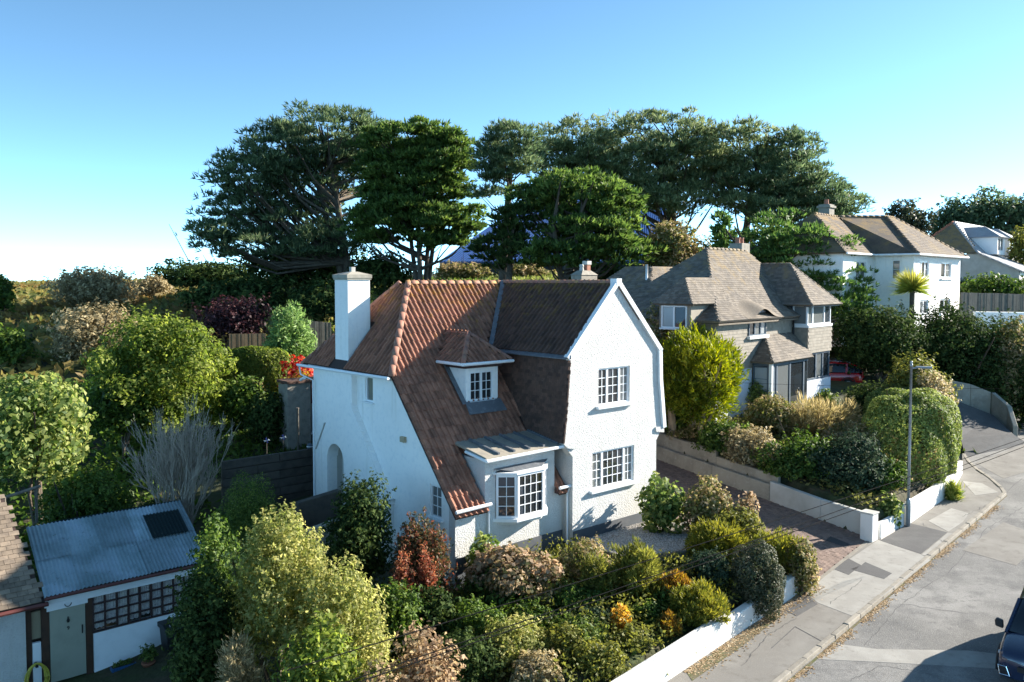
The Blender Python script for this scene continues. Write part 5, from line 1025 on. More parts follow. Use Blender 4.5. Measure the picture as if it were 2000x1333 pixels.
# ------------------------------------------------------------------ overhead cables (spans between poles outside the frame)
def cable(label, p, q, sag, r=.010):
    p, q = np.array(p), np.array(q); pts = [p * (1 - t) + q * t - np.array([0, 0, sag * 4 * t * (1 - t)]) for t in np.linspace(0, 1, 60)]
    o = MB().tube(pts, r, 5).build('overhead_cable', M_CABLE); tag(o, label, 'cable', 'overhead cables over the front garden')
cable('upper overhead cable crossing in front of the lamp post', atY(560, 1310, 12.5), atY(2080, 828, 30), .12)
cable('middle overhead cable, upper of the close pair above the street wall', atY(560, 1372, 12.5), atY(2080, 834, 30), .10)
cable('lowest overhead cable above the street wall', atY(560, 1380, 12.4), atY(2080, 842, 30), .12)
cable('thin telephone wire in front of the tile-hung house porch', atY(1300, 742, 33), atY(2080, 760, 36), .1, .006)
# ------------------------------------------------------------------ cars
def car(name, label, loc, rz, paint, prof, roofrail=False, marks=None):
    c = empty(name, loc, rz, label, 'car'); Lc, Wc = prof['L'], prof['W'] / 2
    st = prof['body']                                            # (y, half width, z bottom, z top)
    m = MB(); S = 10
    for (y, w, zb, zt) in st:
        sec = [(w * .86, zb), (w * .96, zb + .06), (w * 1.0, zb + .22), (w * 1.0, zb + (zt - zb) * .55), (w * .985, zb + (zt - zb) * .8), (w * .93, zt - .035), (w * .82, zt), (w * .4, zt + .03), (0, zt + .04)]
        for x, z in sec: m.v.append((-x, y, z))
        for x, z in sec[::-1][1:]: m.v.append((x, y, z))
    n = 17
    for k in range(len(st) - 1):
        for i in range(n - 1): a = k * n + i; m.f.append((a, a + n, a + n + 1, a + 1))
    m.f.append(tuple(range(n))); m.f.append(tuple((len(st) - 1) * n + i for i in range(n))[::-1])
    b = m.build('body', paint, c, True); sm_ = b.modifiers.new('subd', 'SUBSURF'); sm_.levels = sm_.render_levels = 1
    g = MB(); gs = prof['cabin']                                # (y, half width low, half width high, z low, z high)
    for (y, wl__, wh, zl, zh) in gs:
        for x, z in ((-wl__, zl), (-(wl__ * .45 + wh * .55), zl + (zh - zl) * .6), (-wh, zh - .05), (-wh * .8, zh), (0, zh + .02), (wh * .8, zh), (wh, zh - .05), (wl__ * .45 + wh * .55, zl + (zh - zl) * .6), (wl__, zl)): g.v.append((x, y, z))
    for k in range(len(gs) - 1):
        for i in range(8): a = k * 9 + i; g.f.append((a, a + 9, a + 10, a + 1))
    g.f.append(tuple(range(9))); g.f.append(tuple((len(gs) - 1) * 9 + i for i in range(9))[::-1])
    g.build('windows', M_CARGLASS, c, True)
    r = MB(); rs = gs[1:]
    for (y, wl__, wh, zl, zh) in rs:
        for x, z in ((-wh - .012, zh - .09), (-wh - .005, zh - .03), (-wh * .8, zh + .012), (0, zh + .034), (wh * .8, zh + .012), (wh + .005, zh - .03), (wh + .012, zh - .09)): r.v.append((x, y, z))
    for k in range(len(rs) - 1):
        for i in range(6): a = k * 7 + i; r.f.append((a, a + 7, a + 8, a + 1))
    r.build('roof', paint, c, True)
    y0, y1 = gs[0], gs[1]
    for s in (-1, 1):
        MB().tube([(s * y0[1], y0[0] - .02, y0[3] - .02), (s * (y1[2] + .01), y1[0], y1[4] - .05)], .045, 6).build('windscreen_pillar', paint, c)
        for yy in prof['pillars']:
            k = max(i for i in range(len(gs)) if gs[i][0] <= yy); a_ = gs[k]; MB().extr([(s * (a_[1] + .012), yy - .06, a_[3] - .03), (s * (a_[1] + .012), yy + .06, a_[3] - .03), (s * (a_[2] + .016), yy + .06, a_[4] - .06), (s * (a_[2] + .016), yy - .06, a_[4] - .06)], (-s * .02, 0, 0)).build('door_pillar', M_BLACKPL if yy < Lc * .7 else paint, c)
        for yw in prof['wheels']:
            t = MB(); t.tube([(s * (Wc - .2), yw, .33), (s * (Wc + .012), yw, .33)], .33, 22); w_ = t.build('wheel', M_TYRE, c); MB().tube([(s * (Wc - .02), yw, .33), (s * (Wc + .02), yw, .33)], .2, 14).build('rim', M_RIM, w_)
            MB().tube([(s * (Wc + .01), yw + .4 * math.cos(t_), .33 + .4 * math.sin(t_)) for t_ in np.linspace(-.25, math.pi + .25, 12)], .035, 6).build('wheel_arch', M_BLACKPL, c)
        ym = gs[0][0] + .35; mr = MB(); mr.extr([(s * (Wc + .03), ym - .1, 1.0), (s * (Wc + .22), ym - .06, 1.02), (s * (Wc + .24), ym - .04, 1.16), (s * (Wc + .2), ym - .05, 1.22), (s * (Wc + .05), ym - .08, 1.2)], (0, .13, 0)); bevel(mr.build('wing_mirror', M_BLACKPL, c), .03)
        yl = st[1][0]; zl_ = st[1][3]
        hl = MB(); hl.extr([(s * .50, yl - .02, zl_ - .09), (s * .86, yl + .16, zl_ - .06), (s * .9, yl + .2, zl_ - .16), (s * .56, yl - .05, zl_ - .2)], (0, -.03, 0)); bevel(hl.build('headlight', M_HEADL, c), .01)
        fz = .42; m = MB(); ring = [(s * .58, -.02, fz - .08), (s * .80, .03, fz - .1), (s * .84, .05, fz + .1), (s * .66, .0, fz + .12)]; m.tube(ring + [ring[0], ring[1]], .018, 6); m.build('fog_lamp_surround', M_CHROME, c); MB().extr([np.array(q) + (0, .0, 0) for q in ring], (0, -.012, 0)).build('fog_lamp', M_BLACKPL, c)
        MB().tube([(s * .0, st[0][0] - .04, zl_ - .2), (s * .5, yl - .05, zl_ - .17), (s * .88, yl + .17, zl_ - .1)], .014, 6).build('chrome_strip', M_CHROME, c)
        MB().extr([(s * .7, Lc - .02, .75), (s * .88, Lc - .1, .75), (s * .86, Lc - .12, 1.1), (s * .72, Lc - .06, 1.1)], (0, .04, 0)).build('tail_light', M_TAIL, c)
        if roofrail: MB().tube([(s * (gs[2][2] - .12), gs[1][0] + .3, gs[2][4] + .03), (s * (gs[2][2] - .1), gs[1][0] + .5, gs[2][4] + .08), (s * (gs[2][2] - .1), gs[-2][0] - .3, gs[-2][4] + .08), (s * (gs[2][2] - .12), gs[-2][0], gs[-2][4] + .02)], .02, 6).build('roof_rail', M_CHROME, c)
    MB().box(-.42, .42, -.05, -.005, .5, .62).build('grille', M_BLACKPL, c)
    pl = MB().box(-.27, .27, -.075, -.05, .36, .47).build('number_plate', M_PLATE, c)
    if marks: text_mesh('plate_lettering', marks, .1, pl, (-.18, -.079, .38), (R(90), 0, 0), M_BLACKPL)
    return c
prof_van = dict(L=4.4, W=1.85, body=[(0, .78, .28, .72), (.12, .86, .24, .88), (.5, .91, .22, .99), (.98, .925, .22, 1.08), (1.6, .925, .22, 1.1), (3.2, .925, .22, 1.12), (4.2, .915, .24, 1.12), (4.4, .86, .3, 1.0)],
                cabin=[(.95, .84, .80, 1.06, 1.1), (1.78, .89, .70, 1.08, 1.72), (2.6, .9, .73, 1.1, 1.82), (4.0, .89, .72, 1.1, 1.81), (4.33, .84, .68, 1.1, 1.6)], pillars=[2.45, 3.5], wheels=[.85, 3.6])
prof_suv = dict(L=4.4, W=1.82, body=[(0, .75, .3, .68), (.12, .84, .26, .8), (.6, .9, .24, .93), (1.2, .91, .24, 1.0), (2.2, .91, .24, 1.02), (3.4, .91, .26, 1.04), (4.2, .9, .3, 1.05), (4.4, .84, .36, .95)],
                cabin=[(1.15, .82, .78, .98, 1.02), (2.0, .87, .68, 1.0, 1.52), (2.7, .88, .70, 1.01, 1.6), (3.7, .87, .68, 1.03, 1.56), (4.3, .82, .64, 1.03, 1.3)], pillars=[2.55, 3.45], wheels=[.85, 3.55])
cz_ = zroad(12.3, 19.6); V = car('parked_car', 'dark blue tall car parked at the right edge of the road', (12.46, 19.22, cz_), -R(41), M_CARB, prof_van, True, 'N')
ang = math.atan2(-.35, .93) - math.pi / 2
car('parked_car', 'red car half hidden behind the tile-hung house', (16.9, 50.9, 2.35), ang, M_CARR, prof_suv, True)
# ------------------------------------------------------------------ small garden things
def small(name, label, cat, px, py, Yd, group=None):
    q = atY(px, py, Yd); return empty(name, (q[0], q[1], q[2]), 0, label, cat, group)
gp = small('garden_post', 'slim grey wooden post standing in the lawn beside the house', 'post', 582, 868, 35); MB().tube([(0, 0, -.5), (0, 0, 1.5)], .055, 8).build('shaft', M_WOOD, gp); MB().tube([(0, 0, 1.5), (0, 0, 1.56)], .07, 8).build('cap', M_WOOD, gp)
for i, (x, y) in enumerate(((521, 868), (553, 862))):
    w_ = small('garden_pinwheel', ('left' if i == 0 else 'right') + ' one of two blue and white garden ornaments above the sleepers', 'ornament', x, y, 33.8, 'blue garden ornaments'); MB().tube([(0, 0, -.4), (0, 0, .12)], .012, 6).build('stick', M_WOOD, w_)
    for k in range(4): t_ = k * 1.571; MB().extr([(0, 0, .15), (.13 * math.cos(t_), 0, .15 + .13 * math.sin(t_)), (.1 * math.cos(t_ + .7), 0, .15 + .1 * math.sin(t_ + .7))], (0, .012, 0)).build('vane', M_PLASTICBLUE if k % 2 else M_WHITE, w_)
bl = small('ball', 'small dark ball with white bands on the sleeper wall', 'ball', 605, 872, 32.6); MB().lathe((0, 0, -.12), [(.02, 0), (.09, .03), (.12, .1), (.12, .14), (.09, .21), (.02, .24)], 14).build('sphere', M_BLUEGREY, bl, True); MB().lathe((0, 0, -.02), [(.122, 0), (.126, .015), (.122, .03)], 14).build('band', M_WHITE, bl)
gc = small('garden_chair', 'white metal garden chair outside the glazed porch', 'chair', 1548, 782, 43.2); cc = MB()
for x in (-.25, .25):
    MB().tube([(x, -.22, 0), (x, -.2, .45)], .02, 6).build('leg', M_WHITE, gc); MB().tube([(x, .25, 0), (x, .22, .45), (x, .3, .95)], .02, 6).build('leg', M_WHITE, gc); MB().tube([(x, -.22, .65), (x, .24, .68)], .022, 6).build('arm', M_WHITE, gc)
MB().box(-.27, .27, -.24, .24, .43, .46).build('seat', M_WHITE, gc)
for k in range(5): MB().tube([(-.2 + k * .1, .22, .46), (-.2 + k * .1, .3, .93)], .012, 5).build('back_slat', M_WHITE, gc)
MB().tube([(-.26, .3, .93), (0, .31, .98), (.26, .3, .93)], .02, 6).build('back_rail', M_WHITE, gc)
# ------------------------------------------------------------------ vegetation
TOT = [0]
def cross_up(T):
    r = rdirs(len(T)); W = unit(np.cross(T, r)); return W
def lobes_for(c, r, K, spread=.58, size=(.36, .56), low=-.5):
    out = []; ph = random.random() * 6.28
    for k in range(K):
        z = low + (1 - low) * (k + .5) / K; a = k * 2.39996 + ph; s = math.sqrt(max(0, 1 - z * z)); s = max(s, .85) if z < 0 else s; d = np.array([s * math.cos(a), s * math.sin(a), z]) + RNG.normal(size=3) * .12
        out.append((c + d * r * spread, r * random.uniform(*size), random.uniform(-.22, .22)))
    out.append((np.array(c), np.array(r) * .62, -.15)); return out
def sample_shell(lobes, N, inner=.55, wobble=.22):
    vol = np.array([np.prod(l[1]) ** (2 / 3) for l in lobes]); idx = RNG.choice(len(lobes), N, p=vol / vol.sum()); C = np.array([l[0] for l in lobes])[idx]; Rr = np.array([l[1] for l in lobes])[idx]; tn = np.array([l[2] for l in lobes])[idx]
    D = rdirs(N); rad = (inner + (1 - inner) * RNG.random(N) ** .6)[:, None]; P = C + D * Rr * rad
    s = Rr.mean(1)[:, None]; q = P / (s * .55); wob = np.sin(q[:, :1] * 2.1 + np.cos(q[:, 1:2] * 1.7)) * np.sin(q[:, 1:2] * 2.3 + 1.1) * np.cos(q[:, 2:] * 1.9 + q[:, :1]); return C + (P - C) * (1 + wobble * wob), unit(D / Rr), tn
def hedge_box(name, label, c, half, rz, matl, L, N, cat='hedge', n_=3.4, asp=.55):
    c = np.array(c, float); g = g1(c[0], c[1]); base = np.array([c[0], c[1], g]); o = empty(name, tuple(base), 0, label, cat); D = rdirs(N); h = np.array(half); ad = np.abs(D / h); r = (ad ** n_).sum(1) ** (-1 / n_); P = D * r[:, None]
    Nr = unit(np.sign(D) * (np.abs(P / h) ** (n_ - 1)) / h); wob = 1 + .07 * np.sin(P[:, 0] * 3.1 + P[:, 2] * 2) * np.cos(P[:, 1] * 2.7 + 1); P = P * (wob * (.93 + .09 * RNG.random(N) ** .5))[:, None]; cs_, sn_ = math.cos(rz), math.sin(rz); M = np.array([[cs_, -sn_, 0], [sn_, cs_, 0], [0, 0, 1]]); P = P @ M.T; Nr = Nr @ M.T
    nn = unit(Nr + rdirs(N) * .7); T = unit(np.cross(nn, rdirs(N))); W = unit(np.cross(nn, T)); ln = L * RNG.uniform(.6, 1.35, N); TOT[0] += 2 * N
    tone = np.clip(.45 + .15 * np.sin(P[:, 0] * 1.7 + P[:, 1]) + (RNG.random(N) - .5), 0, 1); quads_mesh('foliage', P + (c - base), T, W, ln, ln * asp, tone, matl, o, .25); stems(o, (0, 0, -.1), (0, 0, c[2] - g), .06, 6, half[0] * .5); return o
def leaf_cloud(name, parent, origin, lobes, N, L, asp, matl, up=.15, tone_spread=.5, droop=.0, inner=.55, ground=None, along=0.0, fold=.25, sprig=.22):
    clipped = inner > .65; P, Nr, tn = sample_shell(lobes, int(N * (1 - (0 if clipped else sprig))), inner, .06 if clipped else .22)
    if not clipped and sprig > 0:
        k = 9; m_ = max(4, int(N * sprig / k)); P2, N2, t2 = sample_shell(lobes, m_, .9, .22); sz = float(np.mean([l[1].mean() for l in lobes])); dr = unit(N2 + rdirs(m_) * .45 + np.array([0, 0, .55])); ln_ = RNG.uniform(.15, .55, m_) * sz
        tt_ = (np.arange(k) + .5) / k; P3 = (P2[:, None] + dr[:, None] * (ln_[:, None] * tt_)[:, :, None]).reshape(-1, 3) + RNG.normal(size=(m_ * k, 3)) * L * .25
        P = np.r_[P, P3]; Nr = np.r_[Nr, np.repeat(dr, k, 0)]; tn = np.r_[tn, np.repeat(t2 + .12, k)]
    if ground is not None: k = P[:, 2] > ground + .03; P, Nr, tn = P[k], Nr[k], tn[k]
    n = len(P); nn = unit(Nr + rdirs(n) * .75 + np.array([0, 0, up])); T = unit(np.cross(nn, rdirs(n))); 
    if along: T = unit(T * (1 - along) + (Nr + np.array([0, 0, .5])) * along)
    T[:, 2] -= droop; T = unit(T); W = unit(np.cross(nn, T)); pn = P * (2.2 / max(.3, np.ptp(P[:, 0]))) * 2.5; tone = np.clip(.5 + tn + .16 * np.sin(pn[:, 0] * 3 + 2 * np.sin(pn[:, 2] * 2.3)) * np.cos(pn[:, 1] * 2.7 + pn[:, 2]) + (RNG.random(n) - .5) * 2 * tone_spread, 0, 1)
    ln = L * RNG.uniform(.65, 1.3, n); TOT[0] += 2 * n
    return quads_mesh(name, P - origin, T, W, ln, ln * asp, tone, matl, parent, fold)
def stems(parent, base, top, r, n=4, spread=.4, matl=None, name='stem'):
    m = MB(); base, top = np.array(base, float), np.array(top, float)
    for k in range(n):
        e = top + RNG.normal(size=3) * spread; b = base + RNG.normal(size=3) * np.array([.06, .06, 0]) * (n > 1); md = (b + e) / 2 + RNG.normal(size=3) * spread * .25
        m.tube([b, md, e], r, 5, rads=[r, r * .75, r * .35])
    return m.build(name, matl or M_BARK, parent, True)
def shrub(name, label, cx, cy, rx, ry, Y, matl, L=.1, asp=.55, K=9, dens=1.0, rd=None, cat='shrub', group=None, spread=.58, size=(.36, .56), up=.15, droop=0., along=0., inner=.55, tone=.5, low=-.5, cap=26000, fold=.25, stem_mat=None, sprig=.22):
    c = atY(cx, cy, Y); r = np.array([rx * Y / CAM_F, (rd if rd else (rx + ry) * .5 * Y / CAM_F), ry * Y / CAM_F]); g = g1(c[0], c[1])
    top, bot = c[2] + r[2], c[2] - r[2]; nb_ = min(bot, g - .05) if cat != 'tree' else min(bot, g + .22 * (top - g))
    c = np.array([c[0], c[1], (top + nb_) / 2]); r[2] = (top - nb_) / 2; K = int(K * max(1, (top - nb_) / (top - bot)) ** .8); low = min(low, -.75)
    base = np.array([c[0], c[1], g]); o = empty(name, tuple(base), 0, label, cat, group)
    area = 4 * math.pi * ((np.prod(r) ** (2 / 3))); N = int(min(cap, dens * 2.6 * area / (L * L * asp * .5)) * .72); L = L * 1.15
    leaf_cloud('foliage', o, base, lobes_for(c, r, K, spread, size, low), N, L, asp, matl, up, tone, droop, inner, g, along, fold, sprig)
    stems(o, (0, 0, -.1), c - base + np.array([0, 0, r[2] * .1]), max(.03, .03 * r[2] + .015), 5, r[0] * .35, stem_mat)
    return o
G = lambda *c: c
ML = {
 'lime': leafmat('lime_leaf', [(.038, .06, .012), (.085, .115, .022), (.175, .195, .045)], .4),
 'limebig': leafmat('lime_big_leaf', [(.035, .06, .015), (.09, .125, .035), (.21, .225, .075)], .35),
 'pale': leafmat('pale_yellow_green_leaf', [(.07, .085, .022), (.155, .165, .05), (.29, .27, .11)], .4),
 'palegrey': leafmat('pale_rose_leaf', [(.09, .06, .04), (.20, .14, .085), (.32, .25, .15)], .35),
 'mid': leafmat('mid_green_leaf', [(.018, .036, .008), (.042, .075, .014), (.09, .125, .025)], .3),
 'fresh': leafmat('fresh_green_leaf', [(.025, .045, .01), (.055, .085, .018), (.12, .15, .035)], .3),
 'dark': leafmat('dark_green_leaf', [(.01, .02, .007), (.024, .04, .012), (.055, .075, .022)], .2, .75, .08),
 'darkblue': leafmat('dark_blue_green_leaf', [(.010, .022, .012), (.026, .042, .024), (.055, .075, .042)], .2, .65, .12),
 'olive': leafmat('olive_leaf', [(.05, .055, .015), (.095, .10, .022), (.16, .155, .035)], .3),
 'gold': leafmat('golden_leaf', [(.16, .10, .02), (.30, .19, .035), (.42, .28, .07)], .35),
 'goldgreen': leafmat('gold_green_heather', [(.05, .058, .012), (.105, .108, .018), (.185, .165, .028)], .3),
 'rust': leafmat('rust_heather', [(.08, .04, .012), (.16, .085, .02), (.20, .15, .025)], .3),
 'tan': leafmat('dried_hydrangea', [(.05, .055, .02), (.17, .125, .075), (.28, .20, .13)], .3),
 'tangreen': leafmat('tan_green_mix', [(.05, .06, .015), (.12, .115, .04), (.27, .20, .12)], .3),
 'greybrown': leafmat('grey_brown_leaf', [(.09, .075, .04), (.19, .155, .085), (.30, .25, .15)], .3),
 'red': leafmat('red_leaf', [(.05, .03, .015), (.15, .04, .028), (.22, .11, .06)], .35),
 'crimson': leafmat('crimson_leaf', [(.16, .012, .012), (.32, .03, .03), (.40, .12, .08)], .35),
 'redgreen': leafmat('red_green_leaf', [(.02, .03, .012), (.06, .045, .02), (.12, .04, .025)], .25),
 'purple': leafmat('purple_leaf', [(.010, .006, .008), (.024, .010, .013), (.06, .024, .026)], .2),
 'ball': leafmat('clipped_dark_leaf', [(.014, .022, .012), (.035, .045, .022), (.09, .085, .055)], .2),
 'privet': leafmat('privet_leaf', [(.05, .075, .02), (.12, .15, .04), (.22, .24, .08)], .3),
 'conifer': leafmat('bright_conifer', [(.02, .046, .013), (.05, .09, .022), (.105, .15, .04)], .25),
 'limeconifer': leafmat('lime_conifer', [(.04, .058, .006), (.10, .12, .010), (.19, .19, .018)], .25),
 'blueconifer': leafmat('soft_conifer', [(.04, .075, .025), (.10, .16, .05), (.18, .25, .09)], .3),
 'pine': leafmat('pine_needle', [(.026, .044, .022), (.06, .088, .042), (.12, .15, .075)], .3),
 'pinelit': leafmat('sunlit_pine_needle', [(.036, .055, .026), (.09, .115, .052), (.18, .20, .10)], .3),  # paler copy of the needle colour with the grove's sunlight put in
 'cypress': leafmat('cypress_spray', [(.02, .04, .012), (.052, .085, .02), (.11, .15, .038)], .3),
 'bracken': leafmat('bracken_frond', [(.10, .055, .02), (.13, .10, .035), (.085, .095, .03)], .35),
 'grass': leafmat('grass_blade', [(.05, .085, .018), (.10, .13, .03), (.18, .18, .06)], .3),
 'straw': leafmat('straw_blade', [(.11, .09, .035), (.20, .165, .075), (.32, .26, .15)], .35),
 'palm': leafmat('palm_blade', [(.05, .08, .015), (.14, .17, .03), (.26, .24, .06)], .3),
 'twig': leafmat('brown_twig_leaf', [(.06, .04, .025), (.11, .075, .045), (.17, .12, .08)], .15),
}
# --- ground cover, bracken, grass (uncountable)
def cover(name, label, cat, poly, n, L, asp, matl, h=.25, hn=.15, upright=.4, kind='stuff', tonef=None):
    n = int(n * .8); L = L * 1.1; poly = [tuple(map(float, q[:2])) for q in poly]; xs = [q[0] for q in poly]; ys = [q[1] for q in poly]; X = RNG.uniform(min(xs), max(xs), n); Y = RNG.uniform(min(ys), max(ys), n); k = inpoly(poly, X, Y) & ~inpoly(DRIVE_POLY, X, Y); X, Y = X[k], Y[k]; Z = gz(X, Y); m = len(X)
    hh = h * (.4 + .6 * (np.sin(X * 1.9 + np.sin(Y * 1.3)) * np.sin(Y * 1.7 + np.cos(X)) * .5 + .5)) * RNG.random(m); T = rdirs(m); T[:, 2] = np.abs(T[:, 2]) * upright * 2 + .05; T = unit(T); W = cross_up(T)
    tone = np.clip(RNG.random(m) * .6 + .2 + .3 * np.sin(X * .35 + 1.3 * np.sin(Y * .22)) , 0, 1); TOT[0] += 2 * m; ln = L * RNG.uniform(.6, 1.4, m)
    return tag(quads_mesh(name, np.c_[X, Y, Z + hh + hn * .2], T, W, ln, ln * asp, tone, matl, None, .2), label, cat, kind=kind)
fg = [hw(-4.9, .2), hw(-3.2, .2), hw(0, -.2), hw(.2, -2.3), hw(2.8, -3.4), hw(5.0, -1.8), D0, WALL1, WALL0 + (WALL1 - WALL0) * .2, (-7, 15, 0), (-9, 19, 0), hw(-6.5, 3)]
cover('garden_ground_cover', 'low leafy ground cover between the front shrubs and the street wall', 'ground cover', fg, 60000, .11, .5, ML['olive'], .75)
ng = [ret(.03) + (.6, .3, 0), LWALL[0] + (-.5, .4, 0), LWALL[2] + (-.5, .4, 0), LWALL[3] + (-.4, .2, 0), (20.5, 43, 0), (17, 42.5, 0), (12, 43.5, 0), (8, 43, 0), ret(1.3) + (.6, .6, 0)]
cover('bank_ground_cover', 'mixed low planting on the bank below the tile-hung house', 'ground cover', ng, 30000, .16, .5, ML['tangreen'], .5)
cover('bracken', 'rusty and green bracken covering the rough field at left', 'bracken', [(-75, 48), (-14, 46), (-9, 60), (-16, 78), (-45, 120), (-110, 130)], 60000, .75, .42, ML['bracken'], .8, .3, .35)
cover('rough_grass', 'pale rough grass under and behind the pines', 'grass', [(-24, 66), (-6, 52), (14, 58), (30, 76), (34, 100), (-24, 104)], 30000, .6, .25, ML['grass'], .25, .2, .6)
cover('lawn_grass', 'shaded lawn and low planting in the rear garden beside the house', 'grass', [(-16, 33.5), (-7.5, 34), (-6, 44), (-14, 50), (-24, 46)], 22000, .28, .4, ML['fresh'], .15, .1, .6)
cover('hillside_cover', 'low scrub covering the garden slopes at far left', 'scrub', [(-40, 24), (-18.5, 23), (-10.5, 26), (-8.6, 30), (-14, 33), (-18, 46), (-60, 48)], 40000, .3, .5, ML['mid'], .7, .2, .4)
cover('far_scrub', 'dark low scrub around the houses at right', 'scrub', [(22, 42), (60, 42), (70, 80), (40, 92), (24, 70), (20, 56), (26, 54), (22, 47)], 26000, .45, .5, ML['dark'], .6, .2, .4)
# --- front garden
shrub('hydrangea', 'large hydrangea with dried pinkish tan flower heads in front of the bay', 1000, 1120, 108, 62, 23.6, ML['tan'], .13, .75, 16, 1.0, tone=.55, size=(.26, .4), up=.5, low=-.3)
shrub('hydrangea_leaves', 'green lower half of the tan hydrangea mound', 985, 1168, 105, 55, 23.4, ML['mid'], .13, .55, 12, .8)
shrub('fuchsia', 'bright lime leafy plant against the front wall below the bay', 950, 1066, 40, 20, 24.6, ML['limebig'], .17, .6, 6, .9)
shrub('mixed_shrub', 'green and bronze rounded shrub right of the tan hydrangea', 1145, 1118, 56, 62, 24.6, ML['tangreen'], .1, .5, 12, .9)
shrub('dark_leaf_shrub', 'dusky green shrub low between hydrangea and golden conifer', 1120, 1190, 60, 55, 22.8, ML['mid'], .09, .5, 12, .9)
shrub('upright_conifer', 'feathery yellow-green conifer bush standing in front of the gravel', 1248, 1128, 50, 68, 23.6, ML['olive'], .16, .22, 10, 1.3, up=.6, along=.75, cat='conifer')
shrub('olive_bush', 'olive green bush just left of the feathery conifer', 1170, 1135, 38, 52, 23.4, ML['olive'], .12, .3, 8, 1.1, along=.6)
shrub('golden_shrub', 'small golden orange shrub below the feathery conifer', 1214, 1222, 24, 40, 21.8, ML['gold'], .09, .4, 7, 1.0, along=.4)
shrub('heather', 'mound of gold and green heather overhanging the street wall', 1362, 1188, 62, 48, 22.4, ML['goldgreen'], .11, .25, 12, 1.3, along=.6, up=.5)
shrub('heather', 'upper rusty brown heather behind the gold and green mound', 1320, 1148, 40, 32, 23.2, ML['rust'], .11, .25, 8, 1.2, along=.6)
shrub('heather', 'small reddish brown heather beside the street wall', 1306, 1232, 24, 34, 21.6, ML['rust'], .09, .25, 6, 1.2, along=.6)
shrub('clipped_shrub', 'dark clipped oval bush standing behind the street wall', 1477, 1130, 58, 74, 24.0, ML['ball'], .06, .5, 26, 1.0, spread=.62, size=(.30, .38), cap=42000, inner=.75)
shrub('cotoneaster', 'bluish dark green bush behind the clipped oval bush', 1385, 1118, 50, 46, 24.6, ML['darkblue'], .09, .5, 10, 1.0)
shrub('low_juniper', 'yellow-green spreading juniper behind the dark oval bush', 1520, 1075, 62, 36, 25.8, ML['goldgreen'], .12, .25, 10, 1.2, along=.6)
shrub('low_juniper', 'yellow-green juniper at the edge of the gravel', 1400, 1048, 62, 36, 26.4, ML['goldgreen'], .12, .25, 10, 1.2, along=.6)
shrub('bronze_shrub', 'bronze leaved bush at the end of the street wall by the driveway', 1566, 1082, 35, 34, 25.3, ML['tangreen'], .1, .5, 8, 1.0)
shrub('hydrangea', 'glossy green hydrangea against the gable wall corner', 1292, 982, 46, 44, 28.6, ML['limebig'], .17, .65, 10, 1.0)
shrub('hydrangea', 'grey-green hydrangea between the gable and the driveway', 1388, 972, 52, 38, 28.2, ML['tangreen'], .12, .6, 12, 1.0)
shrub('hydrangea', 'small hydrangea with dry tan heads at the driveway edge', 1458, 988, 26, 26, 27.8, ML['tan'], .12, .7, 7, 1.0)
shrub('hebe', 'brownish green hebe next to the gravel bed', 1440, 1018, 50, 30, 27.2, ML['olive'], .11, .4, 9, 1.0)
hq = hw(3.0, -1.1, .07); ho_ = empty('small_herb', tuple(hq), 0, 'small green tuft growing in the gravel', 'plant'); leaf_cloud('foliage', ho_, np.zeros(3), [(np.array([0, 0, .06]), np.array([.2, .2, .1]), 0)], 400, .06, .5, ML['fresh'])
for i, (x, y, rx, ry, Yd, ml, lab) in enumerate([(1000, 1262, 80, 58, 20.6, 'pale', 'pale twiggy green shrub at the bottom centre behind the tan one'), (1105, 1275, 55, 55, 20.6, 'olive', 'olive bush left of the street wall end at the bottom'), (1180, 1300, 52, 48, 19.9, 'olive', 'rounded olive bush beside the street wall at the bottom edge'), (1050, 1318, 55, 42, 19.3, 'greybrown', 'brownish twiggy bush at the bottom edge'), (930, 1225, 60, 50, 21.4, 'mid', 'dark green bush below the tan hydrangea'), (1225, 1290, 34, 26, 20.6, 'fresh', 'bright green tuft beside the street wall'), (1150, 1225, 50, 45, 22.0, 'darkblue', 'blue-green bush left of the small golden shrub'), (1262, 1215, 34, 42, 22.2, 'mid', 'dark glossy bush right of the small golden shrub'), (900, 1290, 70, 60, 19.6, 'dark', 'very dark green bush at the bottom centre'), (1080, 1180, 44, 40, 23.0, 'tangreen', 'green bush at the right foot of the tan hydrangea'), (1035, 1222, 72, 44, 22.0, 'mid', 'wide mid-green bush below the foot of the tan hydrangea'), (1128, 1246, 58, 44, 21.0, 'fresh', 'fresh green bush between the blue-green and olive ones'), (1236, 1258, 40, 34, 21.0, 'olive', 'olive bush just below the small golden shrub'), (1290, 1190, 40, 36, 22.9, 'mid', 'mid-green bush left of the gold and green mound'), (770, 1180, 60, 50, 21.0, 'mid', 'green bush between the pale shrub and the red shrubs')]):
    shrub('garden_shrub', lab, x, y, rx, ry, Yd, ML[ml], .09, .5, 11, .95)
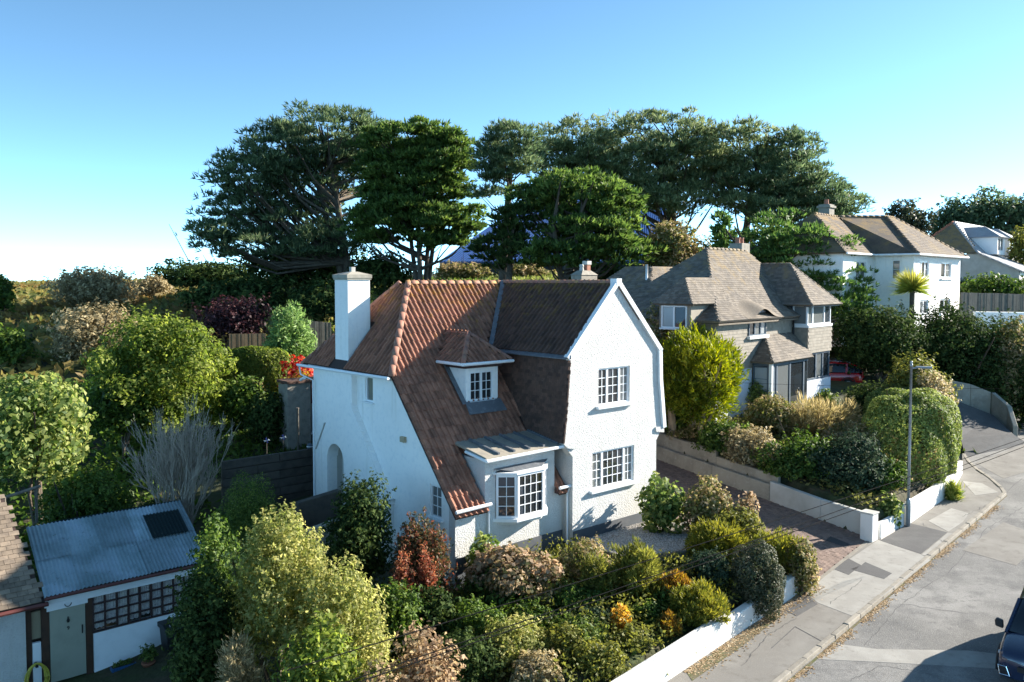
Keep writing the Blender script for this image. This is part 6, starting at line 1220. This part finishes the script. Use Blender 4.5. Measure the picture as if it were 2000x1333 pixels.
# --- left foreground
shrub('pale_leaved_tree', 'tall pale yellow-green leafy tree in front of the dark clipped ball', 545, 1095, 96, 104, 19.2, ML['pale'], .085, .5, 34, .8, spread=.74, size=(.16, .34), cap=48000, cat='tree', inner=.25, sprig=.4)
shrub('pale_leaved_shrub', 'pale yellow-green shrub right of the tall pale tree', 660, 1195, 108, 92, 18.4, ML['pale'], .085, .5, 34, .8, spread=.72, size=(.16, .34), cap=48000, inner=.25, sprig=.4)
shrub('bright_laurel', 'bright lime-green glossy bush at the bottom left of centre', 625, 1288, 92, 72, 16.6, ML['lime'], .12, .5, 18, .9, cap=30000)
shrub('rose_bush', 'pinkish straw coloured shrub at the bottom edge right of the lime bush', 830, 1282, 74, 62, 17.2, ML['palegrey'], .11, .5, 16, .7, cap=24000, inner=.35)
shrub('fallen_flower_shrub', 'dusky pink shrub at the bottom edge between lime and straw bushes', 745, 1325, 50, 32, 16.2, ML['tan'], .09, .6, 8, .8)
shrub('glossy_camellia', 'dark glossy camellia beside the lean-to and wheelie bin', 402, 1215, 66, 118, 18.6, ML['dark'], .1, .5, 18, 1.0, cap=32000)
shrub('dark_shrub', 'dark shrub between the blue roof and the pale tree', 425, 1070, 50, 65, 21.5, ML['mid'], .1, .5, 12, .9)
shrub('lavender', 'silvery grey-green shrub at the bottom edge left of the lime bush', 470, 1300, 50, 60, 17.2, ML['greybrown'], .1, .2, 10, .8, along=.7, up=.4)
shrub('camellia', 'dark green wall shrub beside the arch of the white house', 700, 1010, 62, 80, 24.2, ML['dark'], .11, .5, 14, 1.0)
shrub('wall_shrub', 'dark olive shrub under the lower left window of the white house', 822, 1056, 58, 46, 23.2, ML['redgreen'], .11, .4, 16, 1.0, along=.4)
shrub('red_shrub', 'left of two red leaved shrubs below the white house', 788, 1118, 22, 40, 22.0, ML['red'], .08, .45, 9, .7, along=.4, inner=.2)
shrub('red_shrub', 'right of two red leaved shrubs below the white house', 832, 1100, 18, 36, 22.3, ML['red'], .08, .45, 8, .7, along=.4, inner=.2)
shrub('dark_underbrush', 'very dark bushes in the shade below the red shrubs', 840, 1195, 60, 45, 21.5, ML['dark'], .11, .5, 10, .9)
shrub('clipped_ball', 'round clipped green bush beside the sleeper wall', 487, 975, 66, 46, 25.2, ML['fresh'], .05, .55, 30, 1.0, spread=.62, size=(.32, .4), cap=45000, inner=.78)
shrub('low_hedge', 'dark hedge behind the corrugated roof', 165, 958, 95, 40, 28.5, ML['mid'], .12, .5, 14, .9, cat='hedge')
shrub('shadow_shrub', 'dark green shrub between hedge and grey bare bush', 290, 1000, 60, 28, 28.0, ML['dark'], .12, .5, 12, .9)
# --- left middle distance
shrub('big_leaf_tree', 'tree with large pale green drooping leaves at the left edge', 70, 835, 100, 125, 30.0, ML['limebig'], .2, .6, 30, .7, cat='tree', droop=.5, spread=.64, size=(.26, .42), tone=.6)
shrub('lime_tree', 'broad yellow-green tree in the garden left of the house', 318, 735, 140, 122, 37.5, ML['lime'], .15, .6, 46, .8, cat='tree', spread=.74, size=(.16, .32), cap=46000, low=-.7, inner=.4)
shrub('lower_green_tree', 'darker green tree below the broad yellow-green tree', 240, 790, 80, 75, 36.0, ML['mid'], .2, .6, 14, .8, cat='tree')
shrub('olive_brown_tree', 'brownish olive tree behind the yellow-green tree', 190, 660, 95, 62, 52.0, ML['greybrown'], .24, .45, 20, .8, cat='tree', inner=.35)
shrub('hilltop_willow', 'rounded grey-tan tree on the left skyline', 188, 565, 85, 44, 74.0, ML['greybrown'], .3, .4, 20, 1.0, cat='tree', inner=.4)
shrub('skyline_bush', 'small brown bush on the skyline right of the grey-tan tree', 300, 556, 36, 18, 80.0, ML['greybrown'], .3, .4, 8, .9)
shrub('edge_tree', 'green bush on the skyline at the left edge', 0, 560, 28, 26, 70.0, ML['mid'], .3, .5, 8, .9)
shrub('field_hedge', 'dark green bushes in the field at the left edge', 10, 665, 50, 30, 50.0, ML['mid'], .25, .5, 9, .9)
shrub('purple_plum', 'dark purple-leaved tree below the big left pine', 458, 625, 68, 48, 52.0, ML['purple'], .22, .5, 16, .7, cat='tree', inner=.3)
shrub('feathery_conifer', 'light green feathery conifer left of the tall chimney', 565, 660, 46, 62, 43.5, ML['blueconifer'], .26, .25, 12, 1.2, cat='conifer', along=.5, droop=.35, low=-.8)
hc = atY(500, 724, 41.5); hedge_box('clipped_hedge', 'clipped yellow-green hedge in the rear garden', (hc[0], hc[1], hc[2]), (1.7, .8, 1.15), .3, ML['lime'], .15, 14000)
shrub('red_acer', 'bright red leaved shrub just left of the house eaves', 585, 715, 34, 22, 39.5, ML['crimson'], .14, .5, 9, 1.0)
shrub('garden_bush', 'dark green bush below the clipped rear hedge', 480, 775, 58, 42, 38.5, ML['mid'], .16, .55, 10, .9)
shrub('garden_bush', 'round dark bush beside the outbuilding', 525, 800, 48, 38, 36.5, ML['dark'], .15, .55, 9, .9)
shrub('amber_shrub', 'small amber topped bush below the clipped rear hedge', 495, 748, 26, 14, 39.5, ML['tangreen'], .13, .55, 6, .9)
shrub('bronze_acer', 'brown leaved shrub beside the outbuilding roof', 590, 742, 28, 22, 38.0, ML['rust'], .14, .5, 8, .8)
shrub('pine_thicket', 'dark undergrowth beside the trunk of the big left pine', 600, 520, 130, 45, 80.0, ML['dark'], .4, .5, 22, .9)
shrub('pine_thicket', 'dark brushwood right of the tall chimney top', 745, 520, 70, 30, 74.0, ML['dark'], .36, .5, 14, .8)
shrub('added_shade_bush', 'unseen dark bush added behind the white house to shade the outbuilding', 800, 720, 95, 90, 38.4, ML['dark'], .16, .5, 10, .9, cat='hedge')  # unseen bush, added to throw shade on the outbuilding wall
shrub('hill_thicket', 'dark thicket on the slope below the big left pine', 400, 545, 115, 36, 92.0, ML['dark'], .42, .5, 22, .9)
shrub('pine_thicket', 'deep green thicket under the big left pine', 480, 585, 130, 45, 70.0, ML['dark'], .36, .5, 22, .9)
shrub('pine_thicket', 'dark bushes behind the tall chimney', 640, 590, 80, 40, 64.0, ML['dark'], .32, .5, 16, .9)
# --- right middle distance
shrub('lime_conifer', 'broad lime green conifer between the white gable and tile-hung house', 1362, 738, 96, 108, 37.5, ML['limeconifer'], .2, .28, 30, 1.15, cat='conifer', along=.6, up=.5, spread=.64, size=(.26, .4), cap=36000, stem_mat=M_BARK_PALE)
shrub('grey_green_tree', 'grey-green bush behind the lime green conifer', 1290, 655, 44, 48, 41.0, ML['tangreen'], .17, .5, 10, .9, along=.3)
for i, (x, y, rx, ry, Yd, ml, lab) in enumerate([(1420, 868, 60, 46, 36.0, 'mid', 'dark bush at the left end of the bank above the retaining wall'), (1560, 905, 85, 52, 34.0, 'mid', 'dense dark hedge bush above the middle retaining wall'), (1660, 915, 82, 58, 33.2, 'darkblue', 'dark glossy hedge bush above the pale retaining wall'), (1465, 880, 62, 46, 35.0, 'greybrown', 'brown twiggy bush above the stepped retaining wall'), (1590, 815, 62, 38, 38.0, 'straw', 'large straw coloured grassy mound below the porch'), (1505, 815, 55, 40, 38.5, 'tangreen', 'grey-green shrub below the porch'), (1478, 765, 40, 28, 41.5, 'privet', 'pale green rounded bush beside the porch'), (1690, 860, 58, 42, 36.0, 'tangreen', 'brown and green shrub left of the clipped hedge'), (1655, 810, 30, 34, 38.5, 'straw', 'pale spiky grass clump right of the straw mound'), (1612, 780, 26, 20, 41.0, 'fresh', 'small bright green bush below the bay window'), (1712, 778, 62, 32, 41.5, 'dark', 'dark spreading bush in front of the red car'), (1735, 930, 38, 36, 32.8, 'mid', 'dark bush behind the lamp post'), (1640, 862, 44, 36, 36.5, 'tangreen', 'silvery shrub in the middle of the bank'), (1340, 855, 42, 26, 37.5, 'tangreen', 'low bush under the lime green conifer'), (1330, 830, 30, 20, 38.0, 'mid', 'small dark bush at the corner of the white gable')]):
    sp = ml == 'straw'; shrub('bank_shrub', lab, x, y, rx, ry, Yd, ML[ml], .3 if sp else .13, .07 if sp else .5, 12, .35 if sp else .95, along=.8 if sp else 0.2, up=.4, inner=.5)
hc = atY(1800, 862, 36.4); hedge_box('clipped_hedge', 'big flat-topped clipped hedge beside the lamp post', (hc[0] - .3, hc[1] + .4, 1.75), (2.7, 1.75, 2.05), math.atan2(.731, .682) + .12, ML['privet'], .11, 50000)
hc = atY(1760, 800, 39.6); hedge_box('clipped_hedge', 'rear part of the big clipped hedge, nearer the dark bush', (hc[0], hc[1], 2.1), (1.3, 1.6, 1.55), math.atan2(.731, .682), ML['privet'], .12, 20000)
shrub('hedge_tree', 'rounded yellow-green bush behind the clipped hedge', 1790, 745, 66, 55, 40.5, ML['olive'], .15, .5, 14, .9)
shrub('hedge_bush', 'grey-brown bush at the top right of the clipped hedge', 1818, 765, 36, 40, 39.0, ML['greybrown'], .14, .5, 9, .9)
for i, (x, y, rx, ry, Yd, lab) in enumerate([(1720, 668, 95, 72, 49.5, 'dark laurel mass left of the palm'), (1850, 665, 95, 70, 51.0, 'dark laurel mass below the white hipped house'), (1960, 695, 75, 75, 51.0, 'dark laurel mass at the right edge above the lane'), (1900, 735, 80, 50, 50.0, 'dark lower laurel above the curved grey wall'), (2020, 750, 45, 70, 49.0, 'darkest laurel at the right edge')]):
    shrub('laurel', lab, x, y, rx, ry, Yd, ML['dark'], .18, .5, 22, .9, inner=.5)
shrub('tan_hedge', 'tan topped hedge at the right edge below the white wall', 1980, 655, 40, 28, 49.5, ML['tangreen'], .17, .5, 9, .9)
shrub('garden_hedge', 'green hedge in front of the pale-roofed house', 1945, 560, 72, 22, 66.0, ML['mid'], .25, .55, 14, .9, rd=1.5, cat='hedge')
shrub('garden_tree', 'yellow-green bush beside the pale-roofed house at right edge', 1995, 458, 22, 14, 80.0, ML['olive'], .3, .5, 7, .9)
shrub('skyline_tree', 'thin-leaved dark tree on the skyline behind the white hipped house', 1772, 425, 52, 42, 92.0, ML['ball'], .36, .5, 22, .55, cat='tree', inner=.3, spread=.68, size=(.22, .34))
for i, (x, y, rx, ry, lab) in enumerate([(1868, 430, 60, 42, 'left rounded dark tree behind the pale-roofed house'), (1945, 418, 62, 46, 'middle rounded dark tree behind the pale-roofed house'), (2010, 425, 45, 48, 'right-hand rounded dark tree at the right edge of the skyline')]):
    shrub('skyline_oak', lab, x, y, rx, ry, 96.0, ML['pine'], .42, .5, 26, .9, cat='tree', spread=.66, size=(.26, .38))
shrub('olive_tree', 'olive yellow tree behind the tile-hung house roof', 1322, 495, 66, 62, 64.0, ML['tangreen'], .28, .45, 22, .9, cat='tree', spread=.68, size=(.24, .36))
shrub('wall_climber', 'yellow-green plant spilling over the short white wall by the lamp', 1738, 985, 22, 26, 31.2, ML['limebig'], .15, .65, 7, .9)
shrub('grass_tuft', 'green tuft of blades at the foot of the white wall', 1862, 952, 17, 12, 34.4, ML['palm'], .3, .1, 5, 1.2, cat='plant', along=.9, up=.6)
# --- conifers built from layered sprays
def layered(name, label, base, ells, matl, L, asp, per, limbs=True, bark=None, cat='tree', clump=.9, flat=.45, group=None, spray_up=.6, trunk_r=.35, trunk_top=None, tuft=4, forks=1, gap=1.1):
    """ells: (px,py,rx,ry,Y,depth radius) crown volumes; clumps of sprays carried on limbs from the trunk"""
    base = np.array(base, float); o = empty(name, tuple(base), 0, label, cat, group); cl = []
    for (x, y, rx, ry, Yd, dr) in ells:
        c = atY(x, y, Yd); r = np.array([rx * Yd / CAM_F, dr, ry * Yd / CAM_F]); n = int(np.prod(r / clump) ** (2 / 3) * 7 * gap) + 3; tries = 0; mine = []
        while len(mine) < n and tries < n * 12:
            tries += 1; d = RNG.normal(size=3); d /= np.linalg.norm(d); p = c + d * r * (RNG.uniform(.35, 1) ** .5) * RNG.uniform(.85, 1.22)
            if all(np.linalg.norm((p - q) / (1, 1, .6)) > clump * .8 for q in mine): mine.append(p)
        cl += mine
    cl = np.array(cl); top = cl[np.argmax(cl[:, 2])] if trunk_top is None else np.array(trunk_top)
    P, D, tn = [], [], []
    for c in cl:
        n = int(per * .74 * random.uniform(.6, 1.3)); s = clump * random.uniform(.55, 1.4); d = rdirs(n); d[:, 2] = np.abs(d[:, 2]) * .8 - .15; rad = RNG.random(n) ** .5; P.append(c + d * np.array([s, s, s * flat]) * rad[:, None]); out = c - np.array([base[0], base[1], c[2] - 1.5]); out = out / (np.linalg.norm(out) + 1e-6)
        D.append(unit(d * .8 + out * .3 + np.array([0, 0, spray_up]))); tn.append(np.full(n, random.uniform(-.2, .2)))
    P, D, tn = np.concatenate(P), np.concatenate(D), np.concatenate(tn); P = np.repeat(P, tuft, 0); D = np.repeat(D, tuft, 0); tn = np.repeat(tn, tuft); n = len(P); T = unit(D + rdirs(n) * .75); W = cross_up(T); ln = 1.13 * L * RNG.uniform(.6, 1.25, n); TOT[0] += 2 * n
    quads_mesh('crown', P + T * ln[:, None] * .4 - base, T, W, ln, ln * asp, np.clip(.5 + tn + (RNG.random(n) - .5) * .9, 0, 1), matl, o, .15)
    m = MB(); tt = top - base; bend = RNG.normal(size=3) * np.array([.5, .5, 0])
    paths = []
    for f in range(forks):
        off = np.array([RNG.normal() * (.9 if forks > 1 else 0), RNG.normal() * (.6 if forks > 1 else 0), 0]); e = tt * np.array([1, 1, .92]) + off * 2.2; pts = [off * .3, e * .35 + bend * .6 + off * .4, e * .7 + bend, e]; pts = [np.array([p[0], p[1], p[2]]) for p in pts]; pts[0][2] = -.4
        rr = trunk_r / math.sqrt(forks); m.tube(pts, rr, 8, rads=[rr * 1.2, rr * .85, rr * .6, rr * .2]); paths.append(pts)
    if limbs:
        for c in cl[::2 if len(cl) < 90 else 4]:
            q = c - base; pts = random.choice(paths); tz = min(.92, max(.2, (q[2] - .75 * math.hypot(q[0], q[1])) / (tt[2] + 1e-6))); k = tz * 3; i = min(2, int(k)); s = pts[i] * (1 - (k - i)) + pts[i + 1] * (k - i); md = s * .45 + q * .55 - np.array([0, 0, .12 * np.linalg.norm(q - s)]) ; lr = min(.10, .010 * np.linalg.norm(q - s) + .03) * trunk_r / .35
            m.tube([s, md, q], lr, 5, rads=[lr, lr * .7, lr * .3])
    m.build('trunk', bark or M_BARK, o, True); return o
def gb_(px, Yd):
    q = atY(px, 560, Yd); return (q[0], q[1], g1(q[0], q[1]))
PG = 'tall pines behind the houses'
layered('pine_tree', 'big spreading pine at left with long tiered limbs', gb_(690, 76), [(640, 270, 110, 52, 76, 4), (560, 300, 80, 55, 76, 4), (500, 350, 75, 48, 75, 3.5), (470, 410, 70, 30, 75, 3), (430, 455, 62, 22, 74, 2.6), (480, 480, 85, 26, 74, 3), (600, 360, 100, 60, 78, 4), (580, 440, 90, 45, 77, 3.5), (720, 300, 60, 60, 78, 3.5), (640, 480, 70, 30, 74, 3)], ML['pine'], .55, .16, 40, clump=1.2, flat=.6, gap=1.25, group=PG, trunk_r=.55, forks=3, tuft=4)
layered('cypress_tree', 'multi-stemmed cypress right of the spreading pine', gb_(825, 70), [(800, 285, 95, 40, 70, 3.2), (840, 330, 75, 38, 70, 3), (770, 340, 60, 40, 71, 3), (880, 430, 75, 28, 69, 2.6), (800, 410, 95, 26, 70, 2.8), (740, 440, 60, 36, 70, 2.6), (860, 300, 50, 40, 70, 2.5), (830, 372, 85, 22, 70, 2.2), (760, 380, 50, 26, 71, 2.0), (860, 470, 60, 14, 69, 1.8)], ML['cypress'], .45, .3, 46, clump=1.0, flat=.5, trunk_r=.45, forks=5, tuft=4, bark=M_BARK, gap=1.5)
layered('pine_tree', 'slender pine with forked trunk between the two groves', gb_(980, 66), [(1000, 275, 50, 28, 66, 2), (960, 310, 30, 26, 66, 1.6), (1010, 315, 40, 28, 66, 1.8), (960, 345, 28, 14, 66, 1.4), (945, 380, 22, 8, 66, 1)], ML['pine'], .5, .16, 34, clump=.85, flat=.55, group=PG, trunk_r=.42)
layered('dark_cypress', 'dark low-branched conifer under the slender forked pine', gb_(990, 62), [(985, 490, 55, 34, 62, 2), (1000, 430, 30, 30, 62, 1.6)], ML['dark'], .5, .25, 30, clump=.9, flat=.5, trunk_r=.3)
layered('cypress_tree', 'broad green cypress in the middle behind the white gable', gb_(1130, 63), [(1130, 385, 95, 42, 63, 3), (1060, 400, 55, 40, 63, 2.4), (1190, 420, 60, 45, 63, 2.6), (1140, 460, 110, 36, 62, 3), (1210, 490, 62, 32, 62, 2.4), (1090, 500, 70, 26, 61, 2.4)], ML['cypress'], .45, .3, 46, clump=1.0, flat=.5, gap=1.4, trunk_r=.45, forks=3, tuft=3)
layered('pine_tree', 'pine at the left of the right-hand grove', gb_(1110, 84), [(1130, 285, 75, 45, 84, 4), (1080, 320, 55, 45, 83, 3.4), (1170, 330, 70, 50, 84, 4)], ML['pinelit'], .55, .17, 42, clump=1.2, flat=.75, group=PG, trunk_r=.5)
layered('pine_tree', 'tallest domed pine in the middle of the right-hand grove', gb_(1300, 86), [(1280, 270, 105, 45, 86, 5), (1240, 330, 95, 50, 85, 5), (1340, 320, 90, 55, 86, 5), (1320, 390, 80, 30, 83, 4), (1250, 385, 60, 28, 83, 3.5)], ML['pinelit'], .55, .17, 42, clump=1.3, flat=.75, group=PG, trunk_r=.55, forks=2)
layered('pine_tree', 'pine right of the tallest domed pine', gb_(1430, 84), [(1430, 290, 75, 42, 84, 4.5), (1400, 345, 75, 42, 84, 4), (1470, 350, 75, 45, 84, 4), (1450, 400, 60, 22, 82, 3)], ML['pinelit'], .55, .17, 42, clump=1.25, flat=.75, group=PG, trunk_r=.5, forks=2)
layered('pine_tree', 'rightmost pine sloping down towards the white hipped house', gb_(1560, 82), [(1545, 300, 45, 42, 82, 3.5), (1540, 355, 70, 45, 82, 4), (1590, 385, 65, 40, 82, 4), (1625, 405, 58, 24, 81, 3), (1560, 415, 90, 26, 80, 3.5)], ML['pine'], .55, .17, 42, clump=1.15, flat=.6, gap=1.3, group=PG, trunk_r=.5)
layered('leylandii', 'bright green layered conifer behind the tile-hung house', gb_(1560, 56), [(1560, 500, 95, 60, 56, 3.2), (1500, 480, 52, 58, 57, 2.4), (1620, 560, 60, 62, 55, 2.6), (1640, 620, 45, 40, 54, 2.2), (1580, 600, 60, 60, 55, 2.6)], ML['conifer'], .32, .3, 62, clump=.95, gap=1.3, flat=.5, trunk_r=.35, forks=2, tuft=3, cat='conifer')
layered('spire_conifer', 'small pointed conifer left of the bright layered one', gb_(1412, 60), [(1412, 500, 30, 50, 60, 1.3), (1410, 445, 10, 28, 60, .5), (1415, 540, 38, 26, 60, 1.5)], ML['conifer'], .38, .32, 34, clump=.6, flat=.6, trunk_r=.15, tuft=3, cat='conifer')
# dark hedge line beyond the pines
for i, (x, rx, lab) in enumerate([(905, 60, 'scrubby hedge below the blue roof at its left end'), (1020, 60, 'scrubby hedge below the middle of the blue roof'), (1330, 60, 'shady hedge behind the olive yellow tree'), (1180, 70, 'shady hedge under the broad green cypress')]): shrub('field_hedge', lab, x, 532, rx, 20, 72 if i > 1 else 92, ML['dark' if i > 1 else 'tangreen'], .34, .5, 12, .8, rd=1.6, cat='hedge')
# --- bare grey bush
def bare_bush(name, label, cx, cy, rx, ry, Yd):
    c = atY(cx, cy + ry, Yd); b = np.array([c[0], c[1], g1(c[0], c[1])]); o = empty(name, tuple(b), 0, label, 'shrub'); m = MB(); Rw, Hh = rx * Yd / CAM_F, atY(cx, cy - ry, Yd)[2] - b[2]
    def grow(p, d, l, r, lev):
        e = p + d * l; md = (p + e) / 2 + RNG.normal(size=3) * l * .06; m.tube([p, md, e], r, 4 if lev < 2 else 3, caps=False, rads=[r, r * .8, r * .55])
        if lev < 4:
            for k in range(3 if lev < 2 else 4):
                nd = d + RNG.normal(size=3) * (.24 if lev else .2); nd[2] = abs(nd[2]) * .8 + .42; nd /= np.linalg.norm(nd); grow(p + (e - p) * random.uniform(.55, 1), nd, l * random.uniform(.5, .78), r * .64, lev + 1)
    for k in range(17):
        a = k * 2.4; d = np.array([math.cos(a) * .2 * Rw / 2.1, math.sin(a) * .2, 1.0]) + RNG.normal(size=3) * .15; d /= np.linalg.norm(d); grow(RNG.normal(size=3) * np.array([.15, .15, 0]), d, Hh * .36, .042, 0)
    m.build('branches', M_BARK_GREY, o); TOT[0] += len(m.f) * 2
bare_bush('bare_bush', 'leafless grey twiggy bush in front of the sleeper wall', 352, 890, 112, 118, 28.0)
# --- cabbage palm
def palm():
    c = atY(1782, 565, 53); b = np.array([c[0], c[1], g1(c[0], c[1])]); o = empty('cabbage_palm', tuple(b), 0, 'spiky cabbage palm in front of the white hipped house', 'palm'); n = 800; d = rdirs(n); d[:, 2] = np.where(d[:, 2] < -.5, -d[:, 2], d[:, 2]); T = unit(d + np.array([0, 0, .15])); ln = RNG.uniform(.9, 1.6, n)
    quads_mesh('fronds', c - b + T * (ln * .5)[:, None], T, cross_up(T), ln, .06, np.clip(.3 + .5 * T[:, 2] + RNG.random(n) * .4, 0, 1), ML['palm'], o, .1); MB().tube([(0, 0, -.2), c - b], .16, 8).build('trunk', M_BARK, o)
palm()
# lime conifer trunks, planted trough and pots
lc = atY(1330, 830, 37.6); lct = bpy.data.objects['lime_conifer']
for dx in (-.35, .45): MB().tube([np.array([lc[0] - lct.location[0] + dx, lc[1] - lct.location[1], .0 - .2]), np.array([lc[0] - lct.location[0] + dx * 1.4, .2, 2.2])], .17, 8, rads=[.2, .14]).build('trunk', M_BARK_PALE, lct)
tp = FL.w(1.35, -.3, GL + .22); o = empty('trough_plants', tuple(tp), FL.rz, 'small green seedlings growing in the blue trough', 'plant'); leaf_cloud('foliage', o, np.zeros(3), [(np.array([0, 0, .06]), np.array([.3, .09, .07]), 0)], 260, .06, .5, ML['fresh'])
po = empty('potted_plant', tuple(FL.w(1.9, -.75, GL)), FL.rz, 'leggy green plant in a terracotta pot on the brick paving', 'potted plant'); MB().lathe((0, 0, 0), [(.12, 0), (.17, .26), (.19, .26), (.19, .3), (.16, .3)], 14).build('pot', M_TERRA, po, True); leaf_cloud('foliage', po, np.zeros(3), [(np.array([0, 0, .55]), np.array([.22, .22, .25]), 0)], 500, .08, .5, ML['fresh'], inner=.2); stems(po, (0, 0, .25), (0, 0, .6), .012, 4, .08)
print('leaf triangles', TOT[0])
